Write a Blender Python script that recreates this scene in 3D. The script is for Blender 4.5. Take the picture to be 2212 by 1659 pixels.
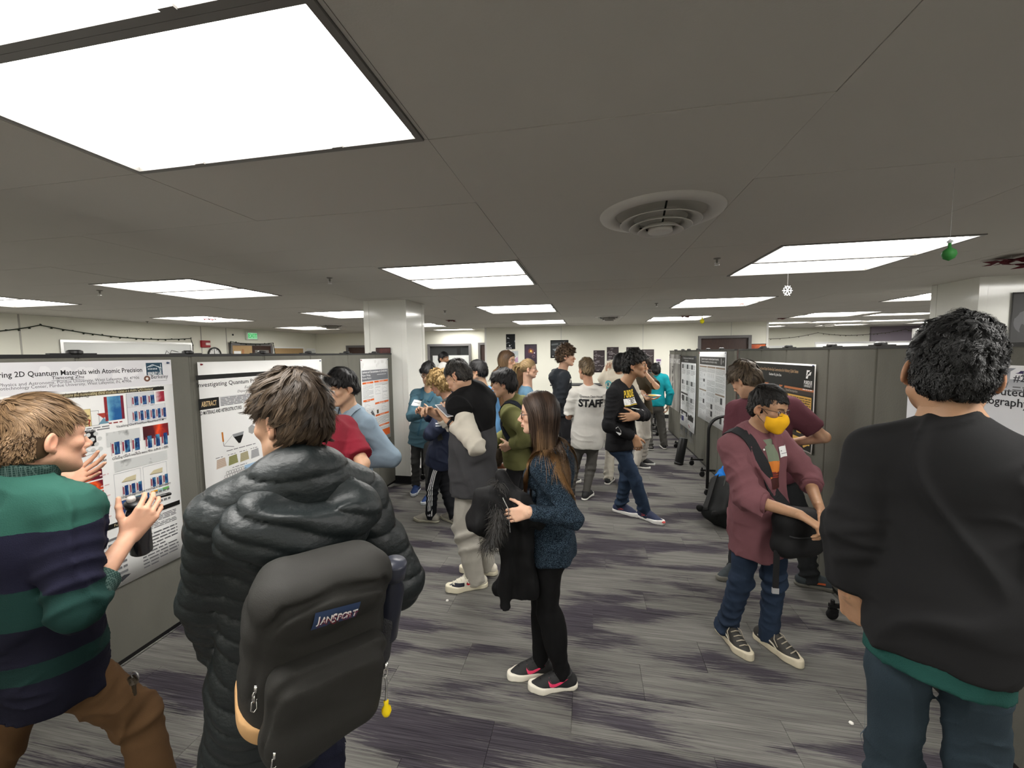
import bpy, bmesh, math, random
import numpy as np
from math import radians as RAD, sin, cos, pi
from mathutils import Vector, Matrix

for o in list(bpy.data.objects): bpy.data.objects.remove(o)
SC = bpy.context.scene; COL = SC.collection
F32 = np.float32

# ------------------------------------------------------------------ camera, world, exposure
CAM_Z = 1.80
cam = bpy.data.cameras.new('camera'); cam.sensor_fit = 'HORIZONTAL'; cam.sensor_width = 36.0
cam.lens = 36.0*871.99/2212; cam.clip_start = 0.02; cam.clip_end = 100
co = bpy.data.objects.new('camera', cam); COL.objects.link(co); SC.camera = co
def _cam():
    pi_, ro, ya = -0.07556061, -0.01164767, 0.18980701
    f = np.array([-sin(ya), cos(ya), 0]); r = np.array([cos(ya), sin(ya), 0]); u = np.array([0, 0, 1.])
    f2 = cos(pi_)*f+sin(pi_)*u; u2 = -sin(pi_)*f+cos(pi_)*u
    r3 = cos(ro)*r+sin(ro)*u2; u3 = -sin(ro)*r+cos(ro)*u2
    M = Matrix(((r3[0], u3[0], -f2[0], 0), (r3[1], u3[1], -f2[1], 0), (r3[2], u3[2], -f2[2], CAM_Z), (0, 0, 0, 1)))
    co.matrix_world = M
_cam()
W = bpy.data.worlds.new('world'); SC.world = W; W.use_nodes = True
W.node_tree.nodes['Background'].inputs[0].default_value = (0.9, 0.93, 1, 1)
W.node_tree.nodes['Background'].inputs[1].default_value = 0.15
LAMP = 15.0                                   # emission of the troffer lenses
SC.view_settings.view_transform = 'Standard'; SC.view_settings.look = 'None'
SC.view_settings.exposure = 0.0; SC.view_settings.gamma = 1.0; SC.view_settings.use_curve_mapping = False
SC.cycles.use_denoising = True; SC.cycles.max_bounces = 7; SC.cycles.diffuse_bounces = 4
SC.cycles.glossy_bounces = 3; SC.cycles.transmission_bounces = 4; SC.cycles.sample_clamp_indirect = 6
SC.cycles.caustics_reflective = False; SC.cycles.caustics_refractive = False

# ------------------------------------------------------------------ object helpers
def tag(o, label=None, cat=None, group=None, kind=None):
    if label: o['label'] = label
    if cat: o['category'] = cat
    if group: o['group'] = group
    if kind: o['kind'] = kind
    return o
def empty(name, loc=(0, 0, 0), rz=0.0, label=None, cat=None, group=None):
    o = bpy.data.objects.new(name, None); COL.objects.link(o); o.empty_display_size = .1
    o.location = loc; o.rotation_euler = (0, 0, rz)
    return tag(o, label, cat, group)
def link(name, me, parent=None, mats=(), smooth=False):
    o = bpy.data.objects.new(name, me); COL.objects.link(o)
    if parent is not None: o.parent = parent
    for m in mats if isinstance(mats, (list, tuple)) else [mats]: me.materials.append(m)
    if smooth: me.shade_smooth()
    return o
class MB:
    """collects shapes into one mesh"""
    def __init__(s): s.v = []; s.f = []; s.m = []
    def add(s, vs, fs, m=0):
        n = len(s.v); s.v += [tuple(float(c) for c in v) for v in vs]; s.f += [tuple(i+n for i in f) for f in fs]; s.m += [m]*len(fs); return s
    def box(s, lo, hi, m=0, M=None):
        x0, y0, z0 = lo; x1, y1, z1 = hi
        vs = [(x0,y0,z0),(x1,y0,z0),(x1,y1,z0),(x0,y1,z0),(x0,y0,z1),(x1,y0,z1),(x1,y1,z1),(x0,y1,z1)]
        if M is not None: vs = [tuple(M @ Vector(v)) for v in vs]
        return s.add(vs, [(0,3,2,1),(4,5,6,7),(0,1,5,4),(1,2,6,5),(2,3,7,6),(3,0,4,7)], m)
    def tube(s, pts, r, n=8, m=0, closed=False, caps=True):
        pts = [Vector(p) for p in pts]; N = len(pts); rs = r if isinstance(r, (list, tuple)) else [r]*N
        t0 = (pts[1]-pts[0]).normalized(); ref = Vector((0,0,1)) if abs(t0.z) < .9 else Vector((1,0,0))
        u = t0.cross(ref).normalized(); vs = []
        for i in range(N):
            if closed: t = (pts[(i+1) % N]-pts[i-1]).normalized()
            else: t = (pts[min(i+1, N-1)]-pts[max(i-1, 0)]).normalized()
            u = (u - t*u.dot(t)).normalized(); w = t.cross(u)
            for k in range(n):
                a = 2*pi*k/n; vs.append(pts[i]+(u*cos(a)+w*sin(a))*rs[i])
        fs = []
        for i in range(N if closed else N-1):
            j = (i+1) % N
            for k in range(n): fs.append((i*n+k, i*n+(k+1) % n, j*n+(k+1) % n, j*n+k))
        if caps and not closed: fs += [tuple(range(n-1, -1, -1)), tuple((N-1)*n+k for k in range(n))]
        return s.add(vs, fs, m)
    def lathe(s, prof, n=32, m=0, M=None):
        vs = []; fs = []
        for r, z in prof:
            for k in range(n):
                a = 2*pi*k/n; v = Vector((r*cos(a), r*sin(a), z)); vs.append(tuple(M @ v) if M is not None else tuple(v))
        for i in range(len(prof)-1):
            for k in range(n): fs.append((i*n+k, i*n+(k+1) % n, (i+1)*n+(k+1) % n, (i+1)*n+k))
        return s.add(vs, fs, m)
    def poly(s, pts, m=0): return s.add(pts, [tuple(range(len(pts)))], m)
    def prism(s, pts, ext, m=0):
        n = len(pts); e = Vector(ext); vs = [Vector(p) for p in pts]+[Vector(p)+e for p in pts]
        return s.add(vs, [tuple(range(n-1,-1,-1)), tuple(range(n, 2*n))]+[(i,(i+1)%n,n+(i+1)%n,n+i) for i in range(n)], m)
    def mesh(s, name='mesh'):
        me = bpy.data.meshes.new(name); me.from_pydata(s.v, [], s.f); me.polygons.foreach_set('material_index', s.m); me.update(); return me
    def build(s, name, mats, parent=None, smooth=False): return link(name, s.mesh(name), parent, mats, smooth)
def bevel(o, w=.004, seg=2):
    b = o.modifiers.new('bevel', 'BEVEL'); b.width = w; b.segments = seg; b.limit_method = 'ANGLE'; return o
def copy_tree(o, parent=None):
    c = o.copy(); COL.objects.link(c)
    if parent is not None: c.parent = parent
    for ch in list(o.children): copy_tree(ch, c)
    return c

# ------------------------------------------------------------------ materials
def nodes(m): return m.node_tree.nodes, m.node_tree.links
def mat(name, col, rough=.6, metal=0., spec=.5, var=0., vscale=8., bump=0., bscale=200., coat=0., sheen=0., attr=False, emit=None, stretch=(1,1,1), alpha=None, trans=0., bdist=.004):
    m = bpy.data.materials.new(name); m.use_nodes = True; N, L = nodes(m); b = N['Principled BSDF']
    c = tuple(col)+(1,) if len(col) == 3 else tuple(col)
    b.inputs['Base Color'].default_value = c; b.inputs['Roughness'].default_value = rough; b.inputs['Metallic'].default_value = metal
    b.inputs['Specular IOR Level'].default_value = spec
    if coat: b.inputs['Coat Weight'].default_value = coat
    if sheen: b.inputs['Sheen Weight'].default_value = sheen
    if trans: b.inputs['Transmission Weight'].default_value = trans
    if emit: b.inputs['Emission Color'].default_value = c; b.inputs['Emission Strength'].default_value = emit
    tc = N.new('ShaderNodeTexCoord'); mp = N.new('ShaderNodeMapping'); mp.inputs['Scale'].default_value = stretch
    L.new(tc.outputs['Object'], mp.inputs['Vector'])
    src = None
    if attr:
        a = N.new('ShaderNodeAttribute'); a.attribute_name = 'Col'; src = a.outputs['Color']; L.new(src, b.inputs['Base Color'])
    if var:
        n = N.new('ShaderNodeTexNoise'); n.inputs['Scale'].default_value = vscale; n.inputs['Detail'].default_value = 4
        L.new(mp.outputs[0], n.inputs['Vector'])
        r = N.new('ShaderNodeMapRange'); r.inputs['From Min'].default_value = .25; r.inputs['From Max'].default_value = .75
        r.inputs['To Min'].default_value = 1-var; r.inputs['To Max'].default_value = 1+var
        L.new(n.outputs['Fac'], r.inputs['Value'])
        x = N.new('ShaderNodeVectorMath'); x.operation = 'SCALE'; L.new(r.outputs[0], x.inputs['Scale'])
        if src is not None: L.new(src, x.inputs[0])
        else: x.inputs[0].default_value = c[:3]
        L.new(x.outputs[0], b.inputs['Base Color'])
    if bump:
        n = N.new('ShaderNodeTexNoise'); n.inputs['Scale'].default_value = bscale; n.inputs['Detail'].default_value = 3
        L.new(mp.outputs[0], n.inputs['Vector'])
        bp = N.new('ShaderNodeBump'); bp.inputs['Strength'].default_value = bump; bp.inputs['Distance'].default_value = bdist
        L.new(n.outputs['Fac'], bp.inputs['Height']); L.new(bp.outputs[0], b.inputs['Normal'])
    return m
def srgb(r, g, b):
    f = lambda c: (c/255/12.92) if c/255 <= .04045 else ((c/255+.055)/1.055)**2.4
    return (f(r), f(g), f(b))
def emat(name, col, strength):
    m = bpy.data.materials.new(name); m.use_nodes = True; N, L = nodes(m); N.clear()
    e = N.new('ShaderNodeEmission'); e.inputs[0].default_value = tuple(col)+(1,); e.inputs[1].default_value = strength
    o = N.new('ShaderNodeOutputMaterial'); L.new(e.outputs[0], o.inputs[0]); return m
_flat = {}
def flat(r, g, b, rough=.55):
    """plain printed / painted colour from sRGB bytes"""
    k = (r, g, b, rough)
    if k not in _flat: _flat[k] = mat('ink', srgb(r, g, b), rough, spec=.3)
    return _flat[k]
# ------------------------------------------------------------------ implicit-surface modeller (smooth unions meshed with surface nets)
def V(*a): return np.array(a[0] if len(a) == 1 else a, dtype=np.float64)
def nrm(v): v = np.asarray(v, float); return v/max(np.linalg.norm(v), 1e-9)
def noise3(p, scale, seed=0, n=5):
    rng = np.random.RandomState(seed); out = np.zeros(len(p), F32)
    for i in range(n):
        k = rng.normal(size=3); k = k/np.linalg.norm(k)*(0.6+.8*rng.rand())*scale
        k2 = rng.normal(size=3); k2 = k2/np.linalg.norm(k2)*.6*scale
        out += np.sin(p @ k.astype(F32) + F32(rng.rand()*6.28) + 1.1*np.sin(p @ k2.astype(F32)+F32(rng.rand()*6.28)))
    return out/F32(n**.5)
def smin(a, b, k):
    h = np.maximum(k-np.abs(a-b), 0)/k
    return np.minimum(a, b)-h*h*k*.25
class Sdf:
    disp = None
    def __init__(s): s.p = []
    def _add(s, fn, c, R, op, k): s.p.append((fn, None if c is None else np.asarray(c, F32), R, op, k)); return s
    def cone(s, a, b, ra, rb, flat=None, op='u', k=.02, capa=False, capb=False, wr=None, cl=None):
        a = V(a); b = V(b); ab = b-a; L = max(np.linalg.norm(ab), 1e-6); ax = (ab/L).astype(F32); a32 = a.astype(F32)
        if flat is not None:
            f = V(flat[0]); f = f-ax*np.dot(f, ax); f = nrm(f).astype(F32); kf = F32(flat[1])
        if wr is not None:
            amp, lam, seed = wr[:3]; u = np.cross(ax, [0.3, .5, .81]); u = nrm(u).astype(F32); w = np.cross(ax, u).astype(F32)
        def fn(p):
            pa = p-a32; x = pa @ ax; t = np.clip(x/F32(L), 0, 1); q = pa-(t*F32(L))[:, None]*ax
            r = F32(ra)+F32(rb-ra)*t
            if wr is not None:
                ql = np.sqrt((q*q).sum(1))+F32(1e-5)
                n1 = noise3(p, 8.5, seed, 3); n2 = noise3(p, 13, seed+5, 3)
                ph = x*F32(6.283/lam)+F32(2.2)*(q @ u)/ql+F32(1.7)*(q @ w)/ql*F32(1 if seed % 2 else -1)+F32(2.4)*n1
                sn = (.5+.5*np.sin(ph))**2; win = np.clip(wr[3](t), 0, 2) if len(wr) > 3 else 1
                r = r+F32(amp)*(1.9*sn-.6)*win*np.clip(.45+.75*n2, 0, 1.4)
            if flat is not None:
                qf = q @ f; d = np.sqrt(np.maximum((q*q).sum(1)-qf*qf, 0)+(qf/kf)**2)-r; d = d*min(1, kf)
            else: d = np.sqrt((q*q).sum(1))-r
            if capa: d = np.maximum(d, -x)
            if capb: d = np.maximum(d, x-F32(L))
            if cl is not None: d = np.maximum(d, p @ cl[0]-cl[1])
            return d
        return s._add(fn, (a+b)/2, L/2+max(ra, rb)*max(1, 1 if flat is None else flat[1])+.02, op, k)
    def ell(s, c, r, R=None, op='u', k=.02, cl=None):
        c = V(c); r = V(r); R = np.eye(3) if R is None else np.asarray(R, float); c32 = c.astype(F32); Rt = R.astype(F32); ri = (1/r).astype(F32)
        def fn(p):
            q = (p-c32) @ Rt; a = q*ri; k0 = np.sqrt((a*a).sum(1)); b = a*ri; k1 = np.sqrt((b*b).sum(1))+F32(1e-9)
            d = k0*(k0-1)/k1
            return d if cl is None else np.maximum(d, p @ cl[0]-cl[1])
        return s._add(fn, c, max(r)*(1.6 if op == 's' else 1)+.01, op, k)
    def rbox(s, c, half, r, R=None, op='u', k=.02):
        c = V(c); h = (V(half)-r).astype(F32); R = np.eye(3) if R is None else np.asarray(R, float); c32 = c.astype(F32); Rt = R.astype(F32)
        def fn(p):
            q = np.abs((p-c32) @ Rt)-h; o = np.maximum(q, 0)
            return np.sqrt((o*o).sum(1))+np.minimum(q.max(1), 0)-F32(r)
        return s._add(fn, c, float(np.linalg.norm(half))+.01, op, k)
    def plane(s, n, pt, k=.004):
        n = nrm(n).astype(F32); c = F32(np.dot(n, V(pt)))
        return s._add(lambda p: p @ n-c, None, 1e9, 'i', k)
    def func(s, fn, c, R, op='u', k=.02): return s._add(fn, c, R, op, k)
    def ev(s, p, blocks=None, br=0.):
        """distance at p (n,3); with blocks=(centres,(nb,m)) prims far from a block are skipped"""
        if blocks is None:
            d = np.full(len(p), 1e3, F32)
            for fn, c, R, op, k in s.p:
                e = fn(p)
                if op == 'u': d = smin(d, e, k)
                elif op == 's': d = -smin(-d, e, k)
                else: d = -smin(-d, -e, k)
            return d
        bc, m = blocks; nb = len(bc); d = np.full((nb, m), 1e3, F32); P = p.reshape(nb, m, 3)
        for fn, c, R, op, k in s.p:
            if c is None: sel = np.arange(nb)
            else: sel = np.nonzero(((bc-c)**2).sum(1) < (R+br+k)**2)[0]
            if op == 'i' and c is not None: sel = np.arange(nb)
            if not len(sel): continue
            e = fn(P[sel].reshape(-1, 3)).reshape(len(sel), m); dd = d[sel]
            if op == 'u': d[sel] = smin(dd, e, k)
            elif op == 's': d[sel] = -smin(-dd, e, k)
            else: d[sel] = -smin(-dd, -e, k)
        return d.reshape(-1)
    def mesh(s, h, disp=None, amp=0., lo=None, hi=None):
        B = 8; bs = h*B
        us = [(c, R) for fn, c, R, op, k in s.p if op == 'u' and c is not None]
        l = np.min([c-R for c, R in us], 0)-amp-.01; u = np.max([c+R for c, R in us], 0)+amp+.01
        if lo is not None: l = np.maximum(l, lo)
        if hi is not None: u = np.minimum(u, hi)
        i0 = np.floor(l/bs).astype(int); i1 = np.ceil(u/bs).astype(int)
        g = np.stack(np.meshgrid(*[np.arange(i0[k], i1[k]) for k in range(3)], indexing='ij'), -1).reshape(-1, 3)
        ctr = ((g+.5)*bs).astype(F32); dc = s.ev(ctr, (ctr, 1), bs*1.3)
        keep = np.abs(dc) < bs*1.25+amp; g = g[keep]; ctr = ctr[keep]
        if not len(g): return np.zeros((0, 3)), np.zeros((0, 4), int)
        ax = np.arange(B+1); lo9 = np.stack(np.meshgrid(ax, ax, ax, indexing='ij'), -1).reshape(-1, 3)
        allk = []; allv = []; quads = []; edges = []
        M = np.array([1, 4096, 4096*4096], np.int64); off = np.array([2048, 2048, 2048])
        CH = 1200
        for st in range(0, len(g), CH):
            gb = g[st:st+CH]; cb = ctr[st:st+CH]; gi = gb[:, None, :]*B+lo9[None]; p = (gi.reshape(-1, 3)*h).astype(F32)
            d = s.ev(p, (cb, len(lo9)), bs*.87+.005)
            if disp is not None: d = d-disp(p)
            D = d.reshape(-1, B+1, B+1, B+1); nb = len(gb); S_ = D < 0
            cnt = np.zeros((nb, B, B, B), np.int8)
            for dx in (0, 1):
                for dy in (0, 1):
                    for dz in (0, 1): cnt += S_[:, dx:dx+B, dy:dy+B, dz:dz+B]
            act = np.nonzero((cnt > 0) & (cnt < 8))
            if len(act[0]):
                bi, x, y, z = act; acc = np.zeros((len(bi), 3), F32); num = np.zeros(len(bi), F32)
                cor = {(a, b_, c): D[bi, x+a, y+b_, z+c] for a in (0, 1) for b_ in (0, 1) for c in (0, 1)}
                for (a, b_, c) in cor:
                    for axi in range(3):
                        e = [a, b_, c]
                        if e[axi]: continue
                        e[axi] = 1; d0 = cor[(a, b_, c)]; d1 = cor[tuple(e)]; cr = (d0 < 0) != (d1 < 0)
                        t = np.where(cr, d0/np.where(cr, d0-d1, 1), 0).astype(F32)
                        pt = np.stack([np.full(len(bi), a, F32), np.full(len(bi), b_, F32), np.full(len(bi), c, F32)], 1); pt[:, axi] += t
                        acc += pt*cr[:, None]; num += cr
                cell = gb[bi]*B+np.stack([x, y, z], 1)
                allv.append(((cell+acc/num[:, None])*h)); allk.append(((cell+off) @ M))
            for axi in range(3):
                a0 = S_[:, :B, :B, :B]; a1 = [S_[:, 1:, :B, :B], S_[:, :B, 1:, :B], S_[:, :B, :B, 1:]][axi]
                bi, x, y, z = np.nonzero(a0 != a1)
                if not len(bi): continue
                cell = gb[bi]*B+np.stack([x, y, z], 1)+off; inside = a0[bi, x, y, z]
                e1 = np.zeros(3, int); e2 = np.zeros(3, int); e1[(axi+1) % 3] = 1; e2[(axi+2) % 3] = 1
                q = np.stack([(cell) @ M, (cell-e1) @ M, (cell-e1-e2) @ M, (cell-e2) @ M], 1)
                q[~inside] = q[~inside][:, ::-1]; quads.append(q)
        if not allv: return np.zeros((0, 3)), np.zeros((0, 4), int)
        K = np.concatenate(allk); Vv = np.concatenate(allv); o = np.argsort(K); K = K[o]; Vv = Vv[o]
        Q = np.concatenate(quads); ix = np.searchsorted(K, Q); ix = np.minimum(ix, len(K)-1); ok = (K[ix] == Q).all(1)
        return Vv.astype(F32), ix[ok]
def npmesh(name, Vv, Q, col=None):
    me = bpy.data.meshes.new(name); n = len(Vv); k = Q.shape[1]
    me.vertices.add(n); me.vertices.foreach_set('co', np.ascontiguousarray(Vv, F32).ravel())
    me.loops.add(len(Q)*k); me.loops.foreach_set('vertex_index', Q.astype(np.int32).ravel())
    me.polygons.add(len(Q)); me.polygons.foreach_set('loop_start', np.arange(0, len(Q)*k, k, dtype=np.int32))
    me.update(calc_edges=True)
    if col is not None:
        a = me.color_attributes.new('Col', 'FLOAT_COLOR', 'POINT'); c = np.ones((n, 4), F32); c[:, :3] = col; a.data.foreach_set('color', c.ravel())
    me.validate(); me.shade_smooth(); return me
def sdf_obj(name, S, h, m, root, disp=None, amp=0., colf=None, smooth_it=0, parent=None):
    """mesh an Sdf given in world space as a child of root (root has a location only)"""
    S.disp = disp; vs, q = S.mesh(h, disp, amp); c = colf(vs) if colf is not None else None
    base = np.array(root.location, F32) if parent is None else np.array(root.location, F32)
    me = npmesh(name, vs-base, q, c); return link(name, me, parent if parent is not None else root, m)
def march(S, p0, d, n=60, maxd=.4):
    """first hit of the surface from points p0 along d"""
    p = np.array(p0, F32); d = np.asarray(d, F32); t = np.zeros(len(p), F32)
    for i in range(n):
        q = p+t[:, None]*d; e = S.ev(q)
        if S.disp is not None: e = e-S.disp(q)
        t = np.minimum(t+np.clip(e*.8, -.02, .03), maxd)
    return p+t[:, None]*d
# ------------------------------------------------------------------ people
UP = V(0, 0, 1)
def fwd_(yaw): a = RAD(yaw); return V(-sin(a), cos(a), 0)
def left_(yaw): a = RAD(yaw); return V(-cos(a), -sin(a), 0)
def ray_yaw(p): return math.degrees(math.atan2(-p[0], p[1]))
def ik(a, b, l1, l2, hint):
    a = V(a); b = V(b); d = b-a; L = np.linalg.norm(d); mx = (l1+l2)*.995
    if L > mx: b = a+d/L*mx; L = mx; d = b-a
    x = (l1*l1-l2*l2+L*L)/(2*L); h = math.sqrt(max(l1*l1-x*x, 1e-6)); ax = d/L
    hv = V(hint); hv = hv-ax*np.dot(hv, ax); hv = nrm(hv)
    return a+ax*x+hv*h, b
M_SKIN = mat('skin', (.6, .4, .3), .5, spec=.35, attr=True, var=.07, vscale=30, bump=.12, bscale=500)
M_SKIN.node_tree.nodes['Principled BSDF'].inputs['Subsurface Weight'].default_value = .12
M_SKIN.node_tree.nodes['Principled BSDF'].inputs['Subsurface Radius'].default_value = (.012, .004, .002)
M_SKIN.node_tree.nodes['Principled BSDF'].inputs['Subsurface Scale'].default_value = .6
M_HAIR = mat('hair', (.1, .1, .1), .5, spec=.28, attr=True)
M_EYEW = flat(225, 220, 215, .25); M_IRIS = flat(45, 30, 22, .15); M_DARK = flat(18, 18, 20, .35)
M_LENS = bpy.data.materials.new('spectacle_lens'); M_LENS.use_nodes = True
def _lens():
    N, L = M_LENS.node_tree.nodes, M_LENS.node_tree.links; N.clear(); o = N.new('ShaderNodeOutputMaterial'); m = N.new('ShaderNodeMixShader'); t = N.new('ShaderNodeBsdfTransparent'); g = N.new('ShaderNodeBsdfGlossy'); g.inputs['Roughness'].default_value = .05; m.inputs[0].default_value = .07; L.new(t.outputs[0], m.inputs[1]); L.new(g.outputs[0], m.inputs[2]); L.new(m.outputs[0], o.inputs[0])
_lens()
SKINS = dict(pale=(.62, .38, .265), light=(.57, .345, .225), tan=(.40, .225, .13), brown=(.33, .17, .10), asian=(.55, .345, .225), rosy=(.60, .335, .225))

def add_head(S, c, R, s, o):
    """face prims in head axes: x right, y forward, z up, metres for a 0.235 m head"""
    R = np.asarray(R); T = lambda x, y, z: V(c)+R @ (V(x, y, z)*s); f = o.get('fem', 0)
    E = lambda ctr, r, op='u', k=.012, RR=None: S.ell(T(*ctr), V(r)*s, R if RR is None else R @ RR, op, k*s)
    C = lambda a, b, ra, rb, op='u', k=.012, fl=None: S.cone(T(*a), T(*b), ra*s, rb*s, None if fl is None else (R @ V(fl[0]), fl[1]), op, k*s)
    E((0, -.012, .034), (.0745, .096, .084)); E((0, .043, .028), (.060, .044, .050), k=.03)
    E((0, .040, -.042), (.055, .047, .072), k=.03)
    jw = .050-.005*f
    for q in (-1, 1):
        C((q*jw, -.002, -.058), (q*.022, .064, -.099+.006*f), .021, .017, k=.03); E((q*.041, .056, -.024), (.021, .022, .017), k=.02)
        C((q*.012, .086, .019), (q*.043, .069, .018), .0075-.002*f, .0075-.002*f, k=.014)
    E((0, .070, -.099+.004*f), (.021-.003*f, .019, .016), k=.022)
    for q in (-1, 1):
        E((q*.0325, .094, .001), (.017, .015, .011), 's', .012); E((q*.0325, .0745, .000), (.0145, .0145, .0135), k=.004)
        C((q*.019, .0865, -.0015), (q*.044, .082, -.0005), .0034, .0030, 's', .003)
    C((0, .086, .008), (0, .1085, -.033), .0085, .0115, k=.012); E((0, .1095, -.035), (.0115, .0125, .010), k=.008)
    for q in (-1, 1):
        E((q*.0125, .100, -.040), (.0085, .011, .0075), k=.006); E((q*.0065, .108, -.0475), (.0035, .005, .004), 's', .002)
    E((0, .088, -.060), (.026, .012, .014), k=.014)
    E((0, .0965, -.0640), (.0205, .0085, .0052), k=.005); E((0, .0945, -.0745), (.018, .0088, .0062), k=.005)
    sm = o.get('smile', 0)
    C((-.024, .0880, -.0685+.004*sm), (0, .1045, -.0690-.002*sm), .0017, .0017, 's', .003); C((.024, .0880, -.0685+.004*sm), (0, .1045, -.0690-.002*sm), .0017, .0017, 's', .003)
    E((0, .0915, -.0855), (.018, .008, .0040), 's', .010)
    for q in (-1, 1):
        a = RAD(-14); ry = np.array([[1, 0, 0], [0, cos(a), -sin(a)], [0, sin(a), cos(a)]]); b = RAD(22*q); rz = np.array([[cos(b), -sin(b), 0], [sin(b), cos(b), 0], [0, 0, 1]])
        E((q*.0790, -.016, -.010), (.0075, .019, .031), k=.006, RR=rz @ ry); E((q*.0855, -.011, -.008), (.0065, .0105, .020), 's', .004, RR=rz @ ry)
        E((q*.0735, -.008, -.036), (.006, .008, .010), k=.006)
    return T
def skin_col(base, s, c, R, o):
    R = np.asarray(R, float); base = np.array(base, F32)
    def f(vs):
        l = ((vs-np.array(c)) @ R)/s; col = np.tile(base, (len(vs), 1)).astype(F32)
        g = lambda ctr, r: np.exp(-(((l-np.array(ctr))/np.array(r))**2).sum(1))[:, None].astype(F32)
        red = base*np.array([1.02, .72, .68], F32)
        for q in (-1, 1):
            col += g((q*.042, .07, -.03), (.025, .03, .022))*(red-col)*.45; col += g((q*.079, -.016, -.01), (.016, .03, .035))*(red-col)*.55
        col += g((0, .115, -.036), (.014, .014, .012))*(red-col)*.45
        lip = base*np.array([.85, .52, .52], F32) if not o.get('fem') else base*np.array([.85, .42, .42], F32)
        m = (g((0, .098, -.0640), (.022, .016, .0052))+g((0, .098, -.0745), (.019, .016, .0062))).clip(0, 1); col += m*(lip-col)*.9
        if o.get('smile'): col += g((0, .100, -.069), (.016, .012, .0025))*(np.array([.75, .72, .68], F32)-col)*.8
        if o.get('stubble'):
            k = o['stubble']; m = np.clip((-.045-l[:, 2])/.02, 0, 1)*np.clip((l[:, 1]+.0)/.03, 0, 1)*np.clip((l[:, 2]+.135)/.02, 0, 1)
            m = np.maximum(m, np.clip(1-np.abs(l[:, 2]+.054)/.008, 0, 1)*(l[:, 1] > .085)*(np.abs(l[:, 0]) < .026)); m = m[:, None].astype(F32)*(1-g((0, .1, -.069), (.019, .02, .009)))
            col += m*(np.array(o.get('beardcol', (.03, .022, .018)), F32)-col)*k
        if o.get('moustache'):
            m = np.clip(1.5-np.abs(l[:, 2]+.055)/.006, 0, 1)*(l[:, 1] > .080)*np.clip((.028-np.abs(l[:, 0]))/.006, 0, 1); col += m[:, None].astype(F32)*(np.array((.02, .015, .012), F32)-col)*.9
        brow = o.get('brow')
        if brow is not None:
            z0 = .0195-.16*np.abs(np.abs(l[:, 0])-.032)
            m = np.clip(1.4-np.abs(l[:, 2]-z0)/.0042, 0, 1)*(l[:, 1] > .05)*np.clip((np.abs(l[:, 0])-.009)/.005, 0, 1)*np.clip((.052-np.abs(l[:, 0]))/.006, 0, 1)
            col += m[:, None].astype(F32)*(np.array(brow, F32)-col)*.85
        if o.get('lash', 1):
            for q in (-1, 1): col += (g((q*.032, .085, -.0015), (.0135, .012, .0028))*.8)*(np.array((.03, .02, .02), F32)-col)
        return np.clip(col, 0, 1)
    return f
def add_hand(S, w, d, n, side, s, curl=.35, spread=1., thumb=.35, fcurl=None):
    d = nrm(d); n = V(n); n = nrm(n-d*np.dot(n, d)); t = np.cross(d, n)*(1 if side == 'R' else -1); w = V(w)
    P = lambda a, b, c: w+(d*a+t*b+n*c)*s
    kn = [(.090, .030), (.095, .0098), (.090, -.0105), (.080, -.029)]; ln = [(.043, .026, .021), (.047, .029, .022), (.043, .027, .021), (.034, .021, .018)]
    for i, (kd, kt) in enumerate(kn):
        S.cone(P(.0, kt*.55, 0), P(kd, kt, 0), .0165*s, .0112*s, (n, .9), k=.012*s)
    S.ell(P(.035, .022, .010), V(.03, .02, .016)*s, np.stack([d, t, n], 1), k=.014*s)
    for i, (kd, kt) in enumerate(kn):
        p = P(kd, kt, 0); dd = nrm(d+t*(.10*spread*(1.5-i))); c = curl if fcurl is None else fcurl[i]; ang = 0
        for j, L in enumerate(ln[i]):
            ang += RAD((70, 88, 55)[j])*c; v = dd*cos(ang)+n*sin(ang); q = p+v*L*s
            r0 = (.0092, .0082, .0073)[j]*(.88 if i == 3 else 1); r1 = (.0082, .0073, .0062)[j]*(.88 if i == 3 else 1)
            S.cone(p, q, r0*s, r1*s, k=.0035*s); p = q
    p = P(.018, .024, .004); v = nrm(d*.62+t*(.75-.35*thumb)+n*(.15+.55*thumb))
    for j, (L, r0, r1) in enumerate(((.046, .014, .0105), (.034, .0105, .0092), (.028, .0092, .0075))):
        q = p+v*L*s; S.cone(p, q, r0*s, r1*s, k=.006*s); p = q; v = nrm(v+d*.18+n*.30*thumb-t*.22*thumb)
    return P
class Rig: pass
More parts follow.
